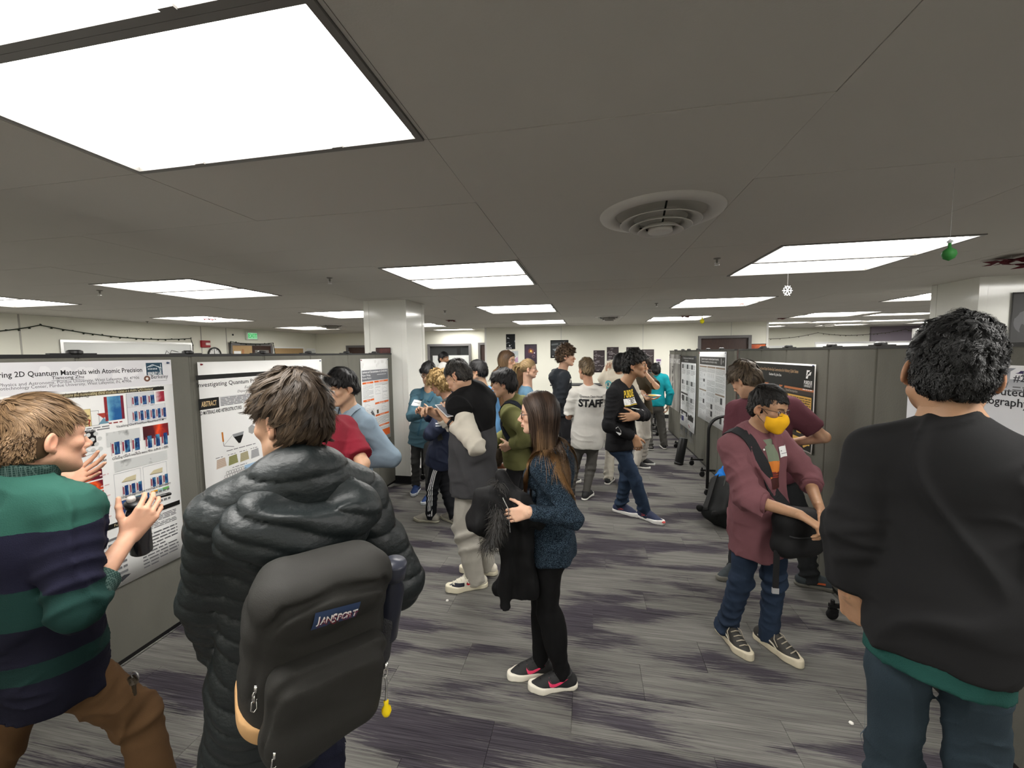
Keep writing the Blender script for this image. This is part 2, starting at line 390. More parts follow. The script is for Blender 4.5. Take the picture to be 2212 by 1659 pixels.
def rig(at, H=1.75, yaw=0, abs_yaw=None, cyaw=None, hyaw=0, hpitch=0, hroll=0, pel=None, neck=None, head=None, lean=(0, 0), fem=0, wide=1., arms=None, legs=None, hs=1., drop=0.):
    """joints in world space. yaw / hyaw are relative to the direction from the lens (0 = back turned, 90 = profile to the left)"""
    r = Rig(); r.H = H; s = H/1.75; r.s = s; r.fem = fem; r.w = wide*(.9 if fem else 1); at = V(at[0], at[1], 0); r.at = at
    ry = ray_yaw(at); r.yaw = (ry+yaw) if abs_yaw is None else abs_yaw; r.cyaw = r.yaw if cyaw is None else ry+cyaw; r.hyaw = ry+hyaw
    F = fwd_(r.yaw); Lf = left_(r.yaw); r.F = F; r.L = Lf
    r.pel = V(pel) if pel is not None else at+UP*.53*H
    r.neck = V(neck) if neck is not None else r.pel+UP*.315*H+fwd_(r.cyaw)*lean[0]+left_(r.cyaw)*lean[1]
    r.up = nrm(r.neck-r.pel); cf = fwd_(r.cyaw); r.CF = nrm(cf-r.up*np.dot(cf, r.up)); r.CL = np.cross(r.up, r.CF); 
    hy, hp, hr = RAD(r.hyaw), RAD(hpitch), RAD(hroll); f0 = fwd_(r.hyaw); l0 = left_(r.hyaw)
    hf = f0*cos(hp)+UP*sin(hp); hu = UP*cos(hp)-f0*sin(hp); x = -l0*cos(hr)+hu*sin(hr); hu = np.cross(x, hf); hu = nrm(hu); x = np.cross(hf, hu)
    r.HR = np.stack([x, hf, hu], 1); r.hs = s*hs*(.955 if fem else 1.)
    r.head = V(head) if head is not None else r.neck+r.up*.085*s+hu*.068*s+hf*.045*s+cf*.012
    r.ch = r.pel+(r.neck-r.pel)*.70; r.waist = r.pel+(r.neck-r.pel)*.38
    sw = .168*s*r.w
    r.sh = {'L': r.neck-r.up*(.06+drop)*s+r.CL*sw, 'R': r.neck-r.up*(.06+drop)*s-r.CL*sw}
    r.hip = {'L': r.pel+Lf*.085*s*r.w-UP*.03*s, 'R': r.pel-Lf*.085*s*r.w-UP*.03*s}
    l1, l2 = .170*H, .148*H; arms = arms or {}; r.el = {}; r.wr = {}; r.hand = {}
    for q in 'LR':
        sg = 1 if q == 'L' else -1; a = arms.get(q, {})
        wdef = r.sh[q]-UP*(l1+l2)*.975+r.CL*sg*.05*s+r.CF*.03
        hint = V(a['hint']) if 'hint' in a else -r.CF*.9+r.CL*sg*.5
        m1, m2 = l1, l2
        if 'rel' in a: x_, y_, z_ = a['rel']; wd = r.sh[q]+r.CF*x_+r.CL*y_*sg+UP*z_
        else: wd = a.get('w', wdef)
        if a.get('straight'): k_ = np.linalg.norm(V(wd)-r.sh[q])*a['straight']/(l1+l2); m1, m2 = l1*k_, l2*k_
        r.el[q], r.wr[q] = ik(r.sh[q], wd, m1, m2, hint)
        fd = nrm(r.wr[q]-r.el[q]); hd = dict(dir=a.get('dir', fd), palm=a.get('palm', -r.CL*sg), curl=a.get('curl', .35), spread=a.get('spread', .8), thumb=a.get('thumb', .35), fcurl=a.get('fcurl'), show=a.get('show', True)); r.hand[q] = hd
    t1, t2 = .232*H, .240*H; legs = legs or {}; r.kn = {}; r.an = {}; r.toe = {}
    for q in 'LR':
        sg = 1 if q == 'L' else -1; g = legs.get(q, {})
        ad = g['at'] if 'at' in g else at+Lf*sg*.11*s
        ank = V(ad[0], ad[1], (ad[2] if len(ad) > 2 else 0)+.085*s); ty = (ry+g['toe']) if 'toe' in g else r.yaw+sg*9
        k_ = np.linalg.norm(r.hip[q]-ank)*g.get('bend', 1.006)/(t1+t2)
        r.kn[q], r.an[q] = ik(r.hip[q], ank, t1*k_, t2*k_, g.get('hint', fwd_(ty))); r.toe[q] = ty
    return r
def torso(S, r, inf, k=.03, hem=0., hemr=None, capa=True, top=True, belly=0., puff=0., wr=None, capw=None):
    """torso prims; hem = how far below the pelvis point the garment ends, along the spine"""
    s, w = r.s, r.w; f = r.fem; P = r.pel-r.up*hem*s
    hip_w, wst, chs = (.150, .116, .128) if f else (.157, .140, .152); hr = (hemr if hemr is not None else hip_w*s*w+inf)
    S.cone(P, r.pel+r.up*.05*s, hr, hip_w*s*w+inf, (r.CF, .80), k=k, capa=capa)
    S.cone(r.pel+r.up*.02*s, r.waist, hip_w*s*w+inf, wst*s*w+inf+belly, (r.CF, .75), k=k, capa=capa)
    S.cone(r.waist, r.ch, wst*s*w+inf+belly, chs*s*w+inf, (r.CF, .71), k=k)
    if capa:
        cl = ((-r.up).astype(F32), F32(np.dot(-r.up, P)))
        S.cone(r.hip['L']-r.L*.024, r.hip['R']+r.L*.024, .088*s*w+inf*.85, .088*s*w+inf*.85, k=k, cl=cl)
        for q in 'LR': S.ell(r.hip[q]-r.F*.040*s-r.L*(1 if q == 'L' else -1)*.015*s-UP*.020*s, V(.072, .072, .085)*s*w+inf*.85, np.stack([-r.L, r.F, UP], 1), k=.04, cl=cl)
    if top:
        S.cone(r.ch, r.neck-r.up*.075*s, chs*s*w+inf, .128*s*w+inf, (r.CF, .66), k=k)
        S.cone(r.sh['L']-r.CL*.02, r.sh['R']+r.CL*.02, .054*s+inf, .054*s+inf, k=k)
        for q in 'LR': S.cone(r.neck+r.up*.005*s-r.CF*.012*s, r.sh[q]+r.up*.012*s, .050*s+inf*.6, .046*s+inf*.8, k=k*1.3)
        S.ell(r.ch-r.CF*.045*s+r.up*.05*s, V(.125*w, .062, .11)*s+inf, np.stack([-r.CL, r.CF, r.up], 1), k=k)
        if f:
            for sg in (1, -1): S.ell(r.ch+r.CF*.082*s+r.CL*sg*.068*s+r.up*.01, V(.062, .058, .06)*s+inf*.6, np.stack([-r.CL, r.CF, r.up], 1), k=.04)
def sleeve(S, r, q, inf, end=1., cuff=None, k=.025, amp=.006, lam=.05, flare=0., seed=1):
    """sleeve to fraction end of the arm (1 = wrist, .5 = elbow)"""
    s = r.s; sh, el, wr = r.sh[q], r.el[q], r.wr[q]; m = .9 if r.fem else 1.
    r0, r1, r2 = .055*s*m+inf, .044*s*m+inf, .032*s*m+inf*.9
    amp = amp*.55; bend = lambda t: .2+1.1*t*t; bend2 = lambda t: 1.2-.8*t
    if end <= .5:
        e = sh+(el-sh)*end*2; S.cone(sh, e, r0, r1+(r0-r1)*(1-end*2)+flare, k=k, capb=True, wr=(amp*.6, lam*1.6, seed)); return
    S.cone(sh, el, r0, r1, k=k, wr=(amp, lam, seed, bend))
    f = (end-.5)*2; e = el+(wr-el)*f
    S.cone(el, e, r1, r1+(r2-r1)*f+flare, k=k, capb=True, wr=(amp, lam, seed+3, bend2))
    if cuff: c0 = e-(wr-el)*f*min(.14, .05/np.linalg.norm(e-el)); S.cone(c0, e+nrm(wr-el)*.012, cuff, cuff, k=.008, capb=True, capa=True)
def trousers(S, r, fit='regular', amp=.007, lam=.07, k=.025, hemz=.03, top=.12, seed=3):
    s = r.s; F = r.F; w = r.w*(1.06 if r.fem else 1); amp = amp*.85
    a, b, c = dict(slim=(.082, .057, .045), regular=(.084, .064, .058), baggy=(.096, .085, .080), jogger=(.092, .082, .068), skinny=(.090, .060, .044))[fit]
    S.cone(r.hip['L']-r.L*.024, r.hip['R']+r.L*.024, .086*s*w, .086*s*w, k=k); S.cone(r.pel-r.up*.03*s, r.pel+r.up*top*s, .146*s*w, .136*s*w, (F, .72), k=k, capb=True)
    for q in 'LR':
        sg = 1 if q == 'L' else -1
        S.ell(r.hip[q]-F*.040*s-r.L*sg*.015*s-UP*.025*s, V(.070, .070, .085)*s*w, np.stack([-r.L, F, UP], 1), k=.05)
        hp, kn, an = r.hip[q]-r.L*sg*.010*s, r.kn[q], r.an[q]; en = an+nrm(an-kn)*(.085*s-hemz)*.8
        S.cone(hp, kn, a*s*w, b*s, k=k, wr=(amp*.8, lam*1.4, seed, lambda t: .35+.5*np.abs(2*t-1)**2+.5*t**6))
        S.cone(kn, en, b*s, c*s, k=k, capb=True, wr=(amp, lam, seed+2, lambda t: .45+.9*t**3+.5*(1-t)**6))
        if fit == 'skinny': S.ell(kn*.68+an*.32-fwd_(r.toe[q])*.018, V(.056, .060, .13), k=.05)
        if fit == 'jogger': S.cone(an-UP*.01, an+nrm(kn-an)*.05, .044*s, .046*s, k=.012); 
def shoe_frame(r, q): a = r.an[q]; return V(a[0], a[1], a[2]-.085*r.s), fwd_(r.toe[q]), left_(r.toe[q])
def shoes(r, root, col, sole=(230, 226, 215), h=.006, size=1., hi=False, lab=None, thick=.026, laces=None, toe_up=0.):
    mu = mat('shoe_upper', srgb(*col), .7, bump=.2, bscale=600); ms = flat(*sole, .6); out = {}
    for q in 'LR':
        g, F, Lf = shoe_frame(r, q); s = r.s*size*(.93 if r.fem else 1); sg = 1 if q == 'L' else -1
        X = lambda f, l, u, g=g, F=F, Lf=Lf, s=s: g+F*f*s+Lf*l*s+UP*u*s
        o = link('shoe', npmesh('shoe', *_shoe_mesh(X, F, s, h, False, hi, thick, sg, g, root)), root, mu); link('sole', npmesh('sole', *_shoe_mesh(X, F, s, h, True, hi, thick, sg, g, root)), o, ms)
        out[q] = (o, X)
        if laces:
            mb = MB(); lm = flat(*laces, .8); b = np.array(root.location)
            for i in range(5):
                f0 = .045+.026*i; z0 = .104-.0105*i; mb.tube([X(f0, -.026, z0-.006)-b, X(f0+.008, 0, z0+.006)-b, X(f0, .026, z0-.006)-b], .0032*s, 5)
            mb.tube([X(.05, .02, .104)-b, X(.06, .045, .085)-b, X(.085, .052, .045)-b], .003*s, 5); mb.tube([X(.05, -.02, .104)-b, X(.065, -.045, .09)-b, X(.09, -.05, .06)-b], .003*s, 5)
            mb.build('laces', lm, o, True)
    return out
def _shoe_mesh(X, F, s, h, sole, hi, thick, sg, g, root):
    S = Sdf()
    if sole:
        fl = (UP, 3.)
        S.cone(X(-.052, 0, .012), X(.05, -sg*.004, .012), .039*s, .037*s, fl, k=.02); S.cone(X(.05, -sg*.004, .012), X(.125, -sg*.002, .012), .039*s, .0475*s, fl, k=.02); S.cone(X(.125, 0, .012), X(.175, sg*(-.008), .012), .0475*s, .034*s, fl, k=.02)
        S.plane(-UP, g+UP*.001); S.plane(nrm(UP+F*-.06), X(0, 0, thick), .006)
    else:
        S.cone(X(-.050, 0, .045), X(.04, 0, .052), .037*s, .036*s, k=.02); S.cone(X(.03, 0, .056), X(.125, -sg*.003, .026), .038*s, .040*s, k=.02); S.cone(X(.12, 0, .022), X(.172, -sg*.008, .018), .042*s, .031*s, k=.02)
        S.cone(X(-.018, 0, .05), X(-.012, 0, .13 if hi else .098), .040*s, .045*s, k=.02, capb=True); S.cone(X(.03, 0, .085), X(.1, 0, .055), .026*s, .028*s, k=.02)
        S.plane(-UP, X(0, 0, thick*.6), .003)
    v, qd = S.mesh(h); return v-np.array(root.location, F32), qd
def cap_sdf(c, R, s, tt=.02, tb=.016, ts=.010, hl=0., nape=0., ear=1., fringe=0., back=1.):
    R = np.asarray(R); S = Sdf(); T = lambda x, y, z: V(c)+R @ (V(x, y, z)*s)
    S.ell(T(0, -.012+tt*.1, .034), V(.0745+ts, .096+tb, .084+tt)*s, R, k=.02*s)
    if back: S.ell(T(0, -.046, -.022-nape*.3), V(.064+ts*.8, .056+tb, .068+nape*.5)*s, R, k=.03*s)
    if fringe: S.ell(T(0, .062, .062-fringe*.3), V(.064+ts, .036+.3*tt, .030+fringe)*s, R, k=.03*s)
    S.ell(T(0, .140, -.050-.02*hl-fringe*.75), V(.124, .127, .112)*s, R, 's', .008*s)
    for q in (-1, 1):
        if ear: S.ell(T(q*.092, .004, -.026), V(.030+ts, .036, .036)*s, R, 's', .008*s); S.ell(T(q*.084, .060, -.012), V(.034+ts, .044, .050)*s, R, 's', .008*s); S.ell(T(q*.084, .030, -.024), V(.034+ts, .034, .036)*s, R, 's', .008*s)
    S.plane(R @ V(0, .42, -1), T(0, -.09, -.080-nape), .012*s)
    return S, T
def normals(S, p, e=.004):
    g = np.zeros((len(p), 3), F32)
    for i in range(3):
        q = p.copy(); q[:, i] += e; q2 = p.copy(); q2[:, i] -= e; g[:, i] = S.ev(q)-S.ev(q2)
    return g/np.maximum(np.linalg.norm(g, axis=1, keepdims=True), 1e-6)
def ribbons(pts, wid, nor, cols, taper=True):
    """pts (n,k,3) -> flat strands; cols (n,k,3)"""
    n, k, _ = pts.shape; t = np.gradient(pts, axis=1); sd = np.cross(t, nor); sd /= np.maximum(np.linalg.norm(sd, axis=2, keepdims=True), 1e-6)
    x = np.linspace(0, 1, k)[None, :, None]; w = np.asarray(wid).reshape(-1, 1, 1)*(np.minimum(1, .55+2*x)*np.sqrt(np.clip(1.03-x, 0, 1)) if taper else 1)
    v = np.stack([pts-sd*w, pts+sd*w], 2).reshape(-1, 3); base = (np.arange(n)*k*2)[:, None]+(np.arange(k-1)*2)[None]
    q = np.stack([base, base+1, base+3, base+2], -1).reshape(-1, 4); c = np.repeat(cols[:, :, None, :], 2, 2).reshape(-1, 3); return v.astype(F32), q, c.astype(F32)
def hair(r, root, col, col2=None, n=1500, L=.045, width=.0022, h=.006, style='short', lift=.35, sweep=(0, 0, 0), crown=(0, -.05, .125), curl=0., amp=.005, fs=120, seed=1, tip=None, cap=None, label=None, cap_dark=.55, down=.35, avoid=None, fwd_top=0., clump=38, swirl=.45, guides=420, tight=.72, cturn=9., side=1.):
    R = r.HR; s = r.hs; C, T = cap_sdf(r.head, R, s, **(cap or {})); rng = np.random.RandomState(seed); col = np.array(col, F32); col2 = np.array(col2 if col2 is not None else col*1.8, F32)
    dsp = lambda p: F32(amp)*noise3(p, fs, seed, 5)
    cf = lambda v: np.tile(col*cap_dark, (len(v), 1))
    vs, qd = C.mesh(h, dsp, amp*2); b = np.array(root.location, F32)
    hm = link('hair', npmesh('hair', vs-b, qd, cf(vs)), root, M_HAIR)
    if label: hm['label'] = label
    if n and len(vs):
        i = rng.choice(len(vs), n); p = vs[i].copy(); nr = normals(C, p); loc = ((p-r.head) @ R)/s
        kp = ~((loc[:, 1] > .05) & (loc[:, 2] < .03)) if not (cap or {}).get('fringe') else np.ones(n, bool)
        p, nr, loc = p[kp], nr[kp], loc[kp]; n = len(p)
        kp = ~((np.abs(loc[:, 0]) > .056) & (loc[:, 2] < .018) & (loc[:, 1] > -.046)) if (cap or {}).get('ear', 1) else np.ones(len(p), bool)
        p, nr, loc = p[kp], nr[kp], loc[kp]; n = len(p)
        k = 8; cr = np.array(crown); fl = loc-cr; fl[:, 2] -= down*.2; top = np.clip(loc[:, 2]/.08, 0, 1)[:, None]
        fl = fl/np.maximum(np.linalg.norm(fl, axis=1, keepdims=True), 1e-5)+np.array(sweep)*(.3+.7*top)+np.array([0, fwd_top, 0])*top+np.array([0, 0, -down])*(1-top)
        fl = fl @ R.T; G = min(n, guides); P_, N_, F_0 = p[:G], nr[:G], fl[:G]+.22*rng.normal(size=(G, 3))
        F_0 = F_0-N_*(F_0*N_).sum(1, keepdims=True); F_0 /= np.maximum(np.linalg.norm(F_0, axis=1, keepdims=True), 1e-5)
        # guide locks first, then every strand follows its nearest lock and closes up towards the tip
        gl = L*(.7+.6*rng.rand(G))*s*(side+(1-side)*np.clip((((P_-r.head) @ R)[:, 2]/s-.01)/.06, 0, 1)); cl = noise3(P_.astype(F32), clump, seed+9, 3)[:, None]; sd0 = np.cross(F_0, N_); d = F_0+N_*lift*(.3+.9*rng.rand(G, 1))+sd0*(swirl*cl)
        ph = rng.rand(G, 1)*6.28; cur = P_-F_0*(gl*.25)[:, None]; gp = [cur]
        for j in range(1, k):
            x = j/(k-1); dd = d-N_*lift*1.4*x+UP*(-.15*x)
            if curl: dd = dd+curl*(sd0*np.sin(ph+x*cturn)+N_*np.cos(ph+x*cturn))
            dd = dd/np.linalg.norm(dd, axis=1, keepdims=True); cur = cur+dd*(gl/(k-1))[:, None]
            e = C.ev(cur.astype(F32))-dsp(cur.astype(F32)); nn_ = normals(C, cur.astype(F32)); cur = cur+nn_*np.clip(.0025-e, 0, .03)[:, None]; gp.append(cur)
        gp = np.stack(gp, 1); gi = np.zeros(n, int)
        for st in range(0, n, 1500): gi[st:st+1500] = ((p[st:st+1500, None]-P_[None])**2).sum(2).argmin(1)
        xs = np.linspace(0, 1, k)[None, :, None]; offs = (p-P_[gi])[:, None]; ln_ = (.75+.4*rng.rand(n, 1, 1))
        pts = gp[gi][:, :1]+(gp[gi]-gp[gi][:, :1])*ln_+offs*(1-tight*xs)+rng.normal(size=(n, 1, 3))*.0016*xs
        e = (C.ev(pts.reshape(-1, 3).astype(F32))-dsp(pts.reshape(-1, 3).astype(F32))).reshape(n, k, 1); nn = np.repeat(nr[:, None], k, 1); lo_ = (-.002+.005*xs+.004*rng.rand(n, 1, 1)*xs)
        pts = pts+nn*np.clip(lo_-e, 0, .03)
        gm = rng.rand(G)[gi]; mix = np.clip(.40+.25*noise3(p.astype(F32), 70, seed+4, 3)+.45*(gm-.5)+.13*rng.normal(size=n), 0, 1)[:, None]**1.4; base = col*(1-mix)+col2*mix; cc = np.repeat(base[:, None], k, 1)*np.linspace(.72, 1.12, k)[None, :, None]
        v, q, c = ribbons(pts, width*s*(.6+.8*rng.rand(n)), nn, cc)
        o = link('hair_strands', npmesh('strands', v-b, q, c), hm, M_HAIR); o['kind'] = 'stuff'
    return hm, C, T
def long_hair(r, root, hm, col, tipc, length, n=2500, S=None, width=.003, seed=3, zmin=-.02, part=0., wave=.006, front=None, tie=None, steps=26, sag=.3, ymax=.045):
    """strands that leave the scalp, run down the head and drape over garment S"""
    R = r.HR; s = r.hs; rng = np.random.RandomState(seed); b = np.array(root.location, F32); H, _ = cap_sdf(r.head, R, s, .008, .008, .005, ear=0); col = np.array(col, F32); tipc = np.array(tipc, F32)
    if tie is None:
        th = rng.rand(n)*2*pi; zz = rng.uniform(-.25, .99, n); rr = np.sqrt(1-zz**2); d = np.stack([rr*np.cos(th), rr*np.sin(th), zz], 1)
        p = np.array([0, -.012, .034])+d*np.array([.080, .102, .090]); kp = ~((p[:, 1] > ymax) & (p[:, 2] < .085-.2*np.abs(p[:, 0]))); p = p[kp]; n = len(p)
        f = np.stack([np.sign(p[:, 0]-part)*.9, -.35*np.ones(n), -.2*np.ones(n)], 1)
        cur = np.array(r.head)+(p*s) @ R.T; mom = f @ R.T
    else:
        pt, dr = tie; cur = V(pt)+rng.normal(size=(n, 3))*.011*s; mom = np.tile(V(dr), (n, 1))+rng.normal(size=(n, 3))*.12
    pts = [cur.copy()]; ds = length*(.72+.36*rng.rand(n))/steps; ph = rng.rand(n)*6.28; nl = []
    pw = rng.normal(size=(n, 3))*np.array([1, 1, .1])
    for j in range(steps):
        p32 = cur.astype(F32); nr = normals(H, p32); g = np.array([0, 0, -1.]); w_ = min(1, j/(steps*.25)) if tie is not None else np.clip((((r.head-cur) @ R)[:, 2]/s+.10)/.12, 0, 1)[:, None]
        d = mom*(1-w_)+g*(sag+.7*w_); 
        if tie is None: d = d-nr*(d*nr).sum(1, keepdims=True)*(1-w_)-nr*.15*w_*(H.ev(p32) < .05)[:, None]
        d = d/np.maximum(np.linalg.norm(d, axis=1, keepdims=True), 1e-5)+.10*np.sin(ph+j*.5)[:, None]*pw*.5
        cur = cur+d*ds[:, None]; e = H.ev(cur.astype(F32)); cur = cur+normals(H, cur.astype(F32))*np.clip(.004+.008*rng.rand(n)-e, 0, .03)[:, None]
        if S is not None:
            for _ in range(2):
                c32 = cur.astype(F32); e = S.ev(c32); near = e < .03; 
                if near.any(): cur[near] += normals(S, c32[near])*np.clip(.004+.012*rng.rand(near.sum())-e[near], 0, .05)[:, None]
        pts.append(cur.copy())
    pts = np.stack(pts, 1); k = pts.shape[1]; nn = normals(H, pts.reshape(-1, 3).astype(F32)).reshape(pts.shape)
    x = np.linspace(0, 1, k)[None, :, None]; cl = noise3(pts[:, 0].astype(F32), 70, seed, 3)[:, None, None]; mx = np.clip((x-.42)/.5, 0, 1)
    base = (col*(1-mx)+tipc*mx)*(.75+.35*cl+.5*rng.rand(n, 1, 1)).clip(.35, 1.7)
    v, q, c = ribbons(pts, width*(.5+.9*rng.rand(n)), nn, base); o = link('hair_strands', npmesh('strands', v-b, q, c), hm, M_HAIR); o['kind'] = 'stuff'; return o
def body(r, root, skin, o, h=.010, hh=.005, hd=.005, arm_from=.0, face=True):
    """one mesh: head, neck, trunk, arms, hands and legs in skin"""
    s, w = r.s, r.w; parts = []; base = SKINS[skin] if isinstance(skin, str) else skin; o = dict(o, fem=r.fem); cf = skin_col(base, r.hs, r.head, r.HR, o); m = .88 if r.fem else 1.
    nk_a = r.head+r.HR @ (V(0, -.026, -.055)*r.hs); nk_b = r.neck-r.up*.02*s+r.CF*.008*s; nr0, nr1 = .051*s*m, .058*s*m
    B = Sdf(); torso(B, r, -.014*s, top=True, capa=False, hem=0., hemr=.08*s); B.cone(nk_a-(nk_a-nk_b)*.2, nk_b, nr0, nr1, k=.05)
    for q in 'LR':
        B.cone(r.sh[q], r.el[q], .046*s*m, .038*s*m); B.cone(r.el[q], r.wr[q], .0395*s*m, .0265*s*m, k=.012); B.cone(r.hip[q], r.kn[q], .060*s, .040*s); B.cone(r.kn[q], r.an[q], .038*s, .028*s)
    vb, qb = B.mesh(h); parts.append((vb, qb))
    Hd = Sdf(); add_head(Hd, r.head, r.HR, r.hs, o); Hd.cone(nk_a, nk_b, nr0, nr1, k=.03); Hd.cone(nk_a+r.HR @ V(0, .03, -.01), nk_b+r.CF*.035*s, .030*s, .028*s, k=.03)
    parts.append(Hd.mesh(hh))
    for q in 'LR':
        hd_ = r.hand[q]
        if not hd_['show']: continue
        A = Sdf(); add_hand(A, r.wr[q], hd_['dir'], hd_['palm'], q, s*m*1.02, hd_['curl'], hd_['spread'], hd_['thumb'], hd_['fcurl']); A.cone(r.wr[q]-nrm(r.wr[q]-r.el[q])*.03, r.wr[q]+nrm(V(hd_['dir']))*.01, .0275*s*m, .022*s*m, k=.012*s); parts.append(A.mesh(hd))
    vs = np.concatenate([p[0] for p in parts]); off = np.cumsum([0]+[len(p[0]) for p in parts]); qs = np.concatenate([p[1]+off[i] for i, p in enumerate(parts)])
    me = npmesh('body', vs-np.array(root.location, F32), qs, cf(vs)); link('body', me, root, M_SKIN)
    T = lambda x, y, z: r.head+r.HR @ (V(x, y, z)*r.hs); b = np.array(root.location)
    if face:
        for q in (-1, 1):
            mb = MB(); c = Vector(T(q*.0325, .0752, -.0008)-b); Mx = Matrix(r.HR.tolist()).to_4x4(); Mx.translation = c; Rx = Mx @ Matrix.Rotation(-pi/2, 4, 'X'); rad = .0130*r.hs
            mb.lathe([(rad*sin(a), rad*cos(a)) for a in np.linspace(0, pi, 10)], 16, 0, Rx)
            ri = .0062*r.hs; mb.lathe([(0, rad*1.012), (ri*.5, rad*1.008), (ri, rad*.925)], 12, 1, Rx); mb.build('eye', [M_EYEW, M_IRIS], root, True)
    return Hd, B
def glasses(r, root, col=(20, 20, 22), rim=.0016, wd=.0215, ht=.0155, rnd=.5, metal=False):
    b = np.array(root.location); T = lambda x, y, z: Vector(r.head+r.HR @ (V(x, y, z)*r.hs)-b); mb = MB(); m = mat('frame', srgb(*col), .3, metal=1. if metal else 0.); lens = MB()
    for q in (-1, 1):
        pts = []
        for i in range(24):
            a = 2*pi*i/24; e = 2/(2+3*rnd); cx = abs(cos(a))**e*(1 if cos(a) > 0 else -1); cz = abs(sin(a))**e*(1 if sin(a) > 0 else -1); x = q*.033+cx*wd; pts.append(T(x, .0985-abs(x)*.13, -.004+cz*ht))
        mb.tube(pts, rim*r.hs, 6, closed=True); lens.poly(pts)
        mb.tube([T(q*(.033+wd), .0905, .003), T(q*.0715, .083, .004), T(q*.080, .02, .004), T(q*.0815, -.008, .006), T(q*.079, -.028, -.008)], rim*.9*r.hs, 6)
    mb.tube([T(-.012, .0985, .0), T(0, .102, .002), T(.012, .0985, .0)], rim*r.hs, 6)
    g = mb.build('glasses', m, root, True); lens.build('lens', M_LENS, g); return g
def text_mesh(txt, bold=0., sx=1., shear=0., res=3, align='CENTER', spacing=1., sub=0):
    cu = bpy.data.curves.new('text', 'FONT'); cu.body = txt; cu.align_x = align; cu.align_y = 'CENTER'; cu.offset = bold; cu.shear = shear; cu.resolution_u = res; cu.space_character = spacing; cu.fill_mode = 'FRONT'
    ob = bpy.data.objects.new('text', cu); me = bpy.data.meshes.new_from_object(ob)
    if sub:
        bm = bmesh.new(); bm.from_mesh(me); bmesh.ops.triangulate(bm, faces=bm.faces)
        for _ in range(sub): bmesh.ops.subdivide_edges(bm, edges=[e for e in bm.edges if e.calc_length() > .16], cuts=1); bmesh.ops.triangulate(bm, faces=bm.faces)
        bm.to_mesh(me); bm.free()
    v = np.zeros(len(me.vertices)*3, F32); me.vertices.foreach_get('co', v); v = v.reshape(-1, 3); v[:, 0] *= sx
    f = [tuple(p.vertices) for p in me.polygons]; bpy.data.objects.remove(ob); bpy.data.curves.remove(cu); bpy.data.meshes.remove(me); return v, f
def decal(S, root, name, c, n, up, polys, off=.004, parent=None, maxd=.4, back=.12):
    """lay flat 2D pieces [(verts2d (m,2) metres, faces, material)] on the surface S, seen from direction n"""
    n = nrm(n); up = V(up); up = nrm(up-n*np.dot(up, n)); rt = np.cross(up, n); b = np.array(root.location, F32); vs = []; fs = []; ms = []; mats = []
    for k, (v2, f, m) in enumerate(polys):
        v2 = np.asarray(v2, F32); p = V(c)+n*back+v2[:, :1]*rt+v2[:, 1:2]*up; hit = march(S, p, -n, maxd=maxd)+(n*(off+.0006*k)).astype(F32); o = len(vs)
        if m not in mats: mats.append(m)
        vs += list(hit-b); fs += [tuple(i+o for i in q) for q in f]; ms += [mats.index(m)]*len(f)
    mb = MB(); mb.v = [tuple(map(float, v)) for v in vs]; mb.f = fs; mb.m = ms; return mb.build(name, mats, parent if parent is not None else root, True)
def grid2(w, h, nx=6, ny=5, cx=0, cy=0):
    x = np.linspace(-w/2, w/2, nx+1)+cx; y = np.linspace(-h/2, h/2, ny+1)+cy; v = np.array([(a, b) for b in y for a in x]); f = [(j*(nx+1)+i, j*(nx+1)+i+1, (j+1)*(nx+1)+i+1, (j+1)*(nx+1)+i) for j in range(ny) for i in range(nx)]; return v, f
def txt2(t, hgt, m, cx=0, cy=0, bold=0., sx=1., wid=None, rot=0., **k):
    v, f = text_mesh(t, bold, sx, sub=2, **k); v = v[:, :2]*hgt
    if wid: v[:, 0] *= wid/max(np.ptp(v[:, 0]), 1e-6)
    v[:, 0] -= (v[:, 0].max()+v[:, 0].min())/2; v[:, 1] -= (v[:, 1].max()+v[:, 1].min())/2
    if rot: a = RAD(rot); v = v @ np.array([[cos(a), sin(a)], [-sin(a), cos(a)]], F32)
    return v+np.array([cx, cy], F32), f, m
def name_tag(S, root, parent, c, n, up=UP, w=.085, h=.06, txt=None):
    pol = [grid2(w, h)+(flat(238, 238, 236),)]; ink = flat(60, 60, 70)
    pol.append(grid2(w*.62, .004, 1, 1, 0, .005)+(ink,)); pol.append(grid2(w*.42, .0025, 1, 1, -.006, -.010)+(ink,))
    return decal(S, root, 'name_tag', c, n, up, pol, parent=parent)
def collar(S, r, hgt=.04, r0=.066, r1=.062, tilt=.25):
    a = r.neck-r.up*.02*r.s+r.CF*.008*r.s; d = nrm(r.head+r.HR @ (V(0, -.026, -.055)*r.hs)-a); S.cone(a, a+d*(hgt+.02)*r.s, r0*r.s, r1*r.s, k=.015, capb=True)
def hood(S, r, inf=.03, drop=.11, wid=.115):
    s = r.s
    for q in (1, -1):
        S.cone(r.neck+r.CL*q*.070*s+r.CF*.055*s-r.up*.01*s, r.neck+r.CL*q*.082*s-r.CF*.055*s+r.up*.020*s, .034*s, .044*s, k=.025)
    S.cone(r.neck+r.CL*.075*s-r.CF*.075*s+r.up*.022*s, r.neck-r.CL*.075*s-r.CF*.075*s+r.up*.022*s, .042*s, .042*s, k=.025)
    S.ell(r.neck-r.CF*.110*s-r.up*(.02+drop*.40)*s, V(wid, .060, drop)*s, np.stack([-r.CL, r.CF, r.up], 1), k=.025)
def proot(at, label):
    return empty('person', (float(at[0]), float(at[1]), 0), 0, label, 'person')
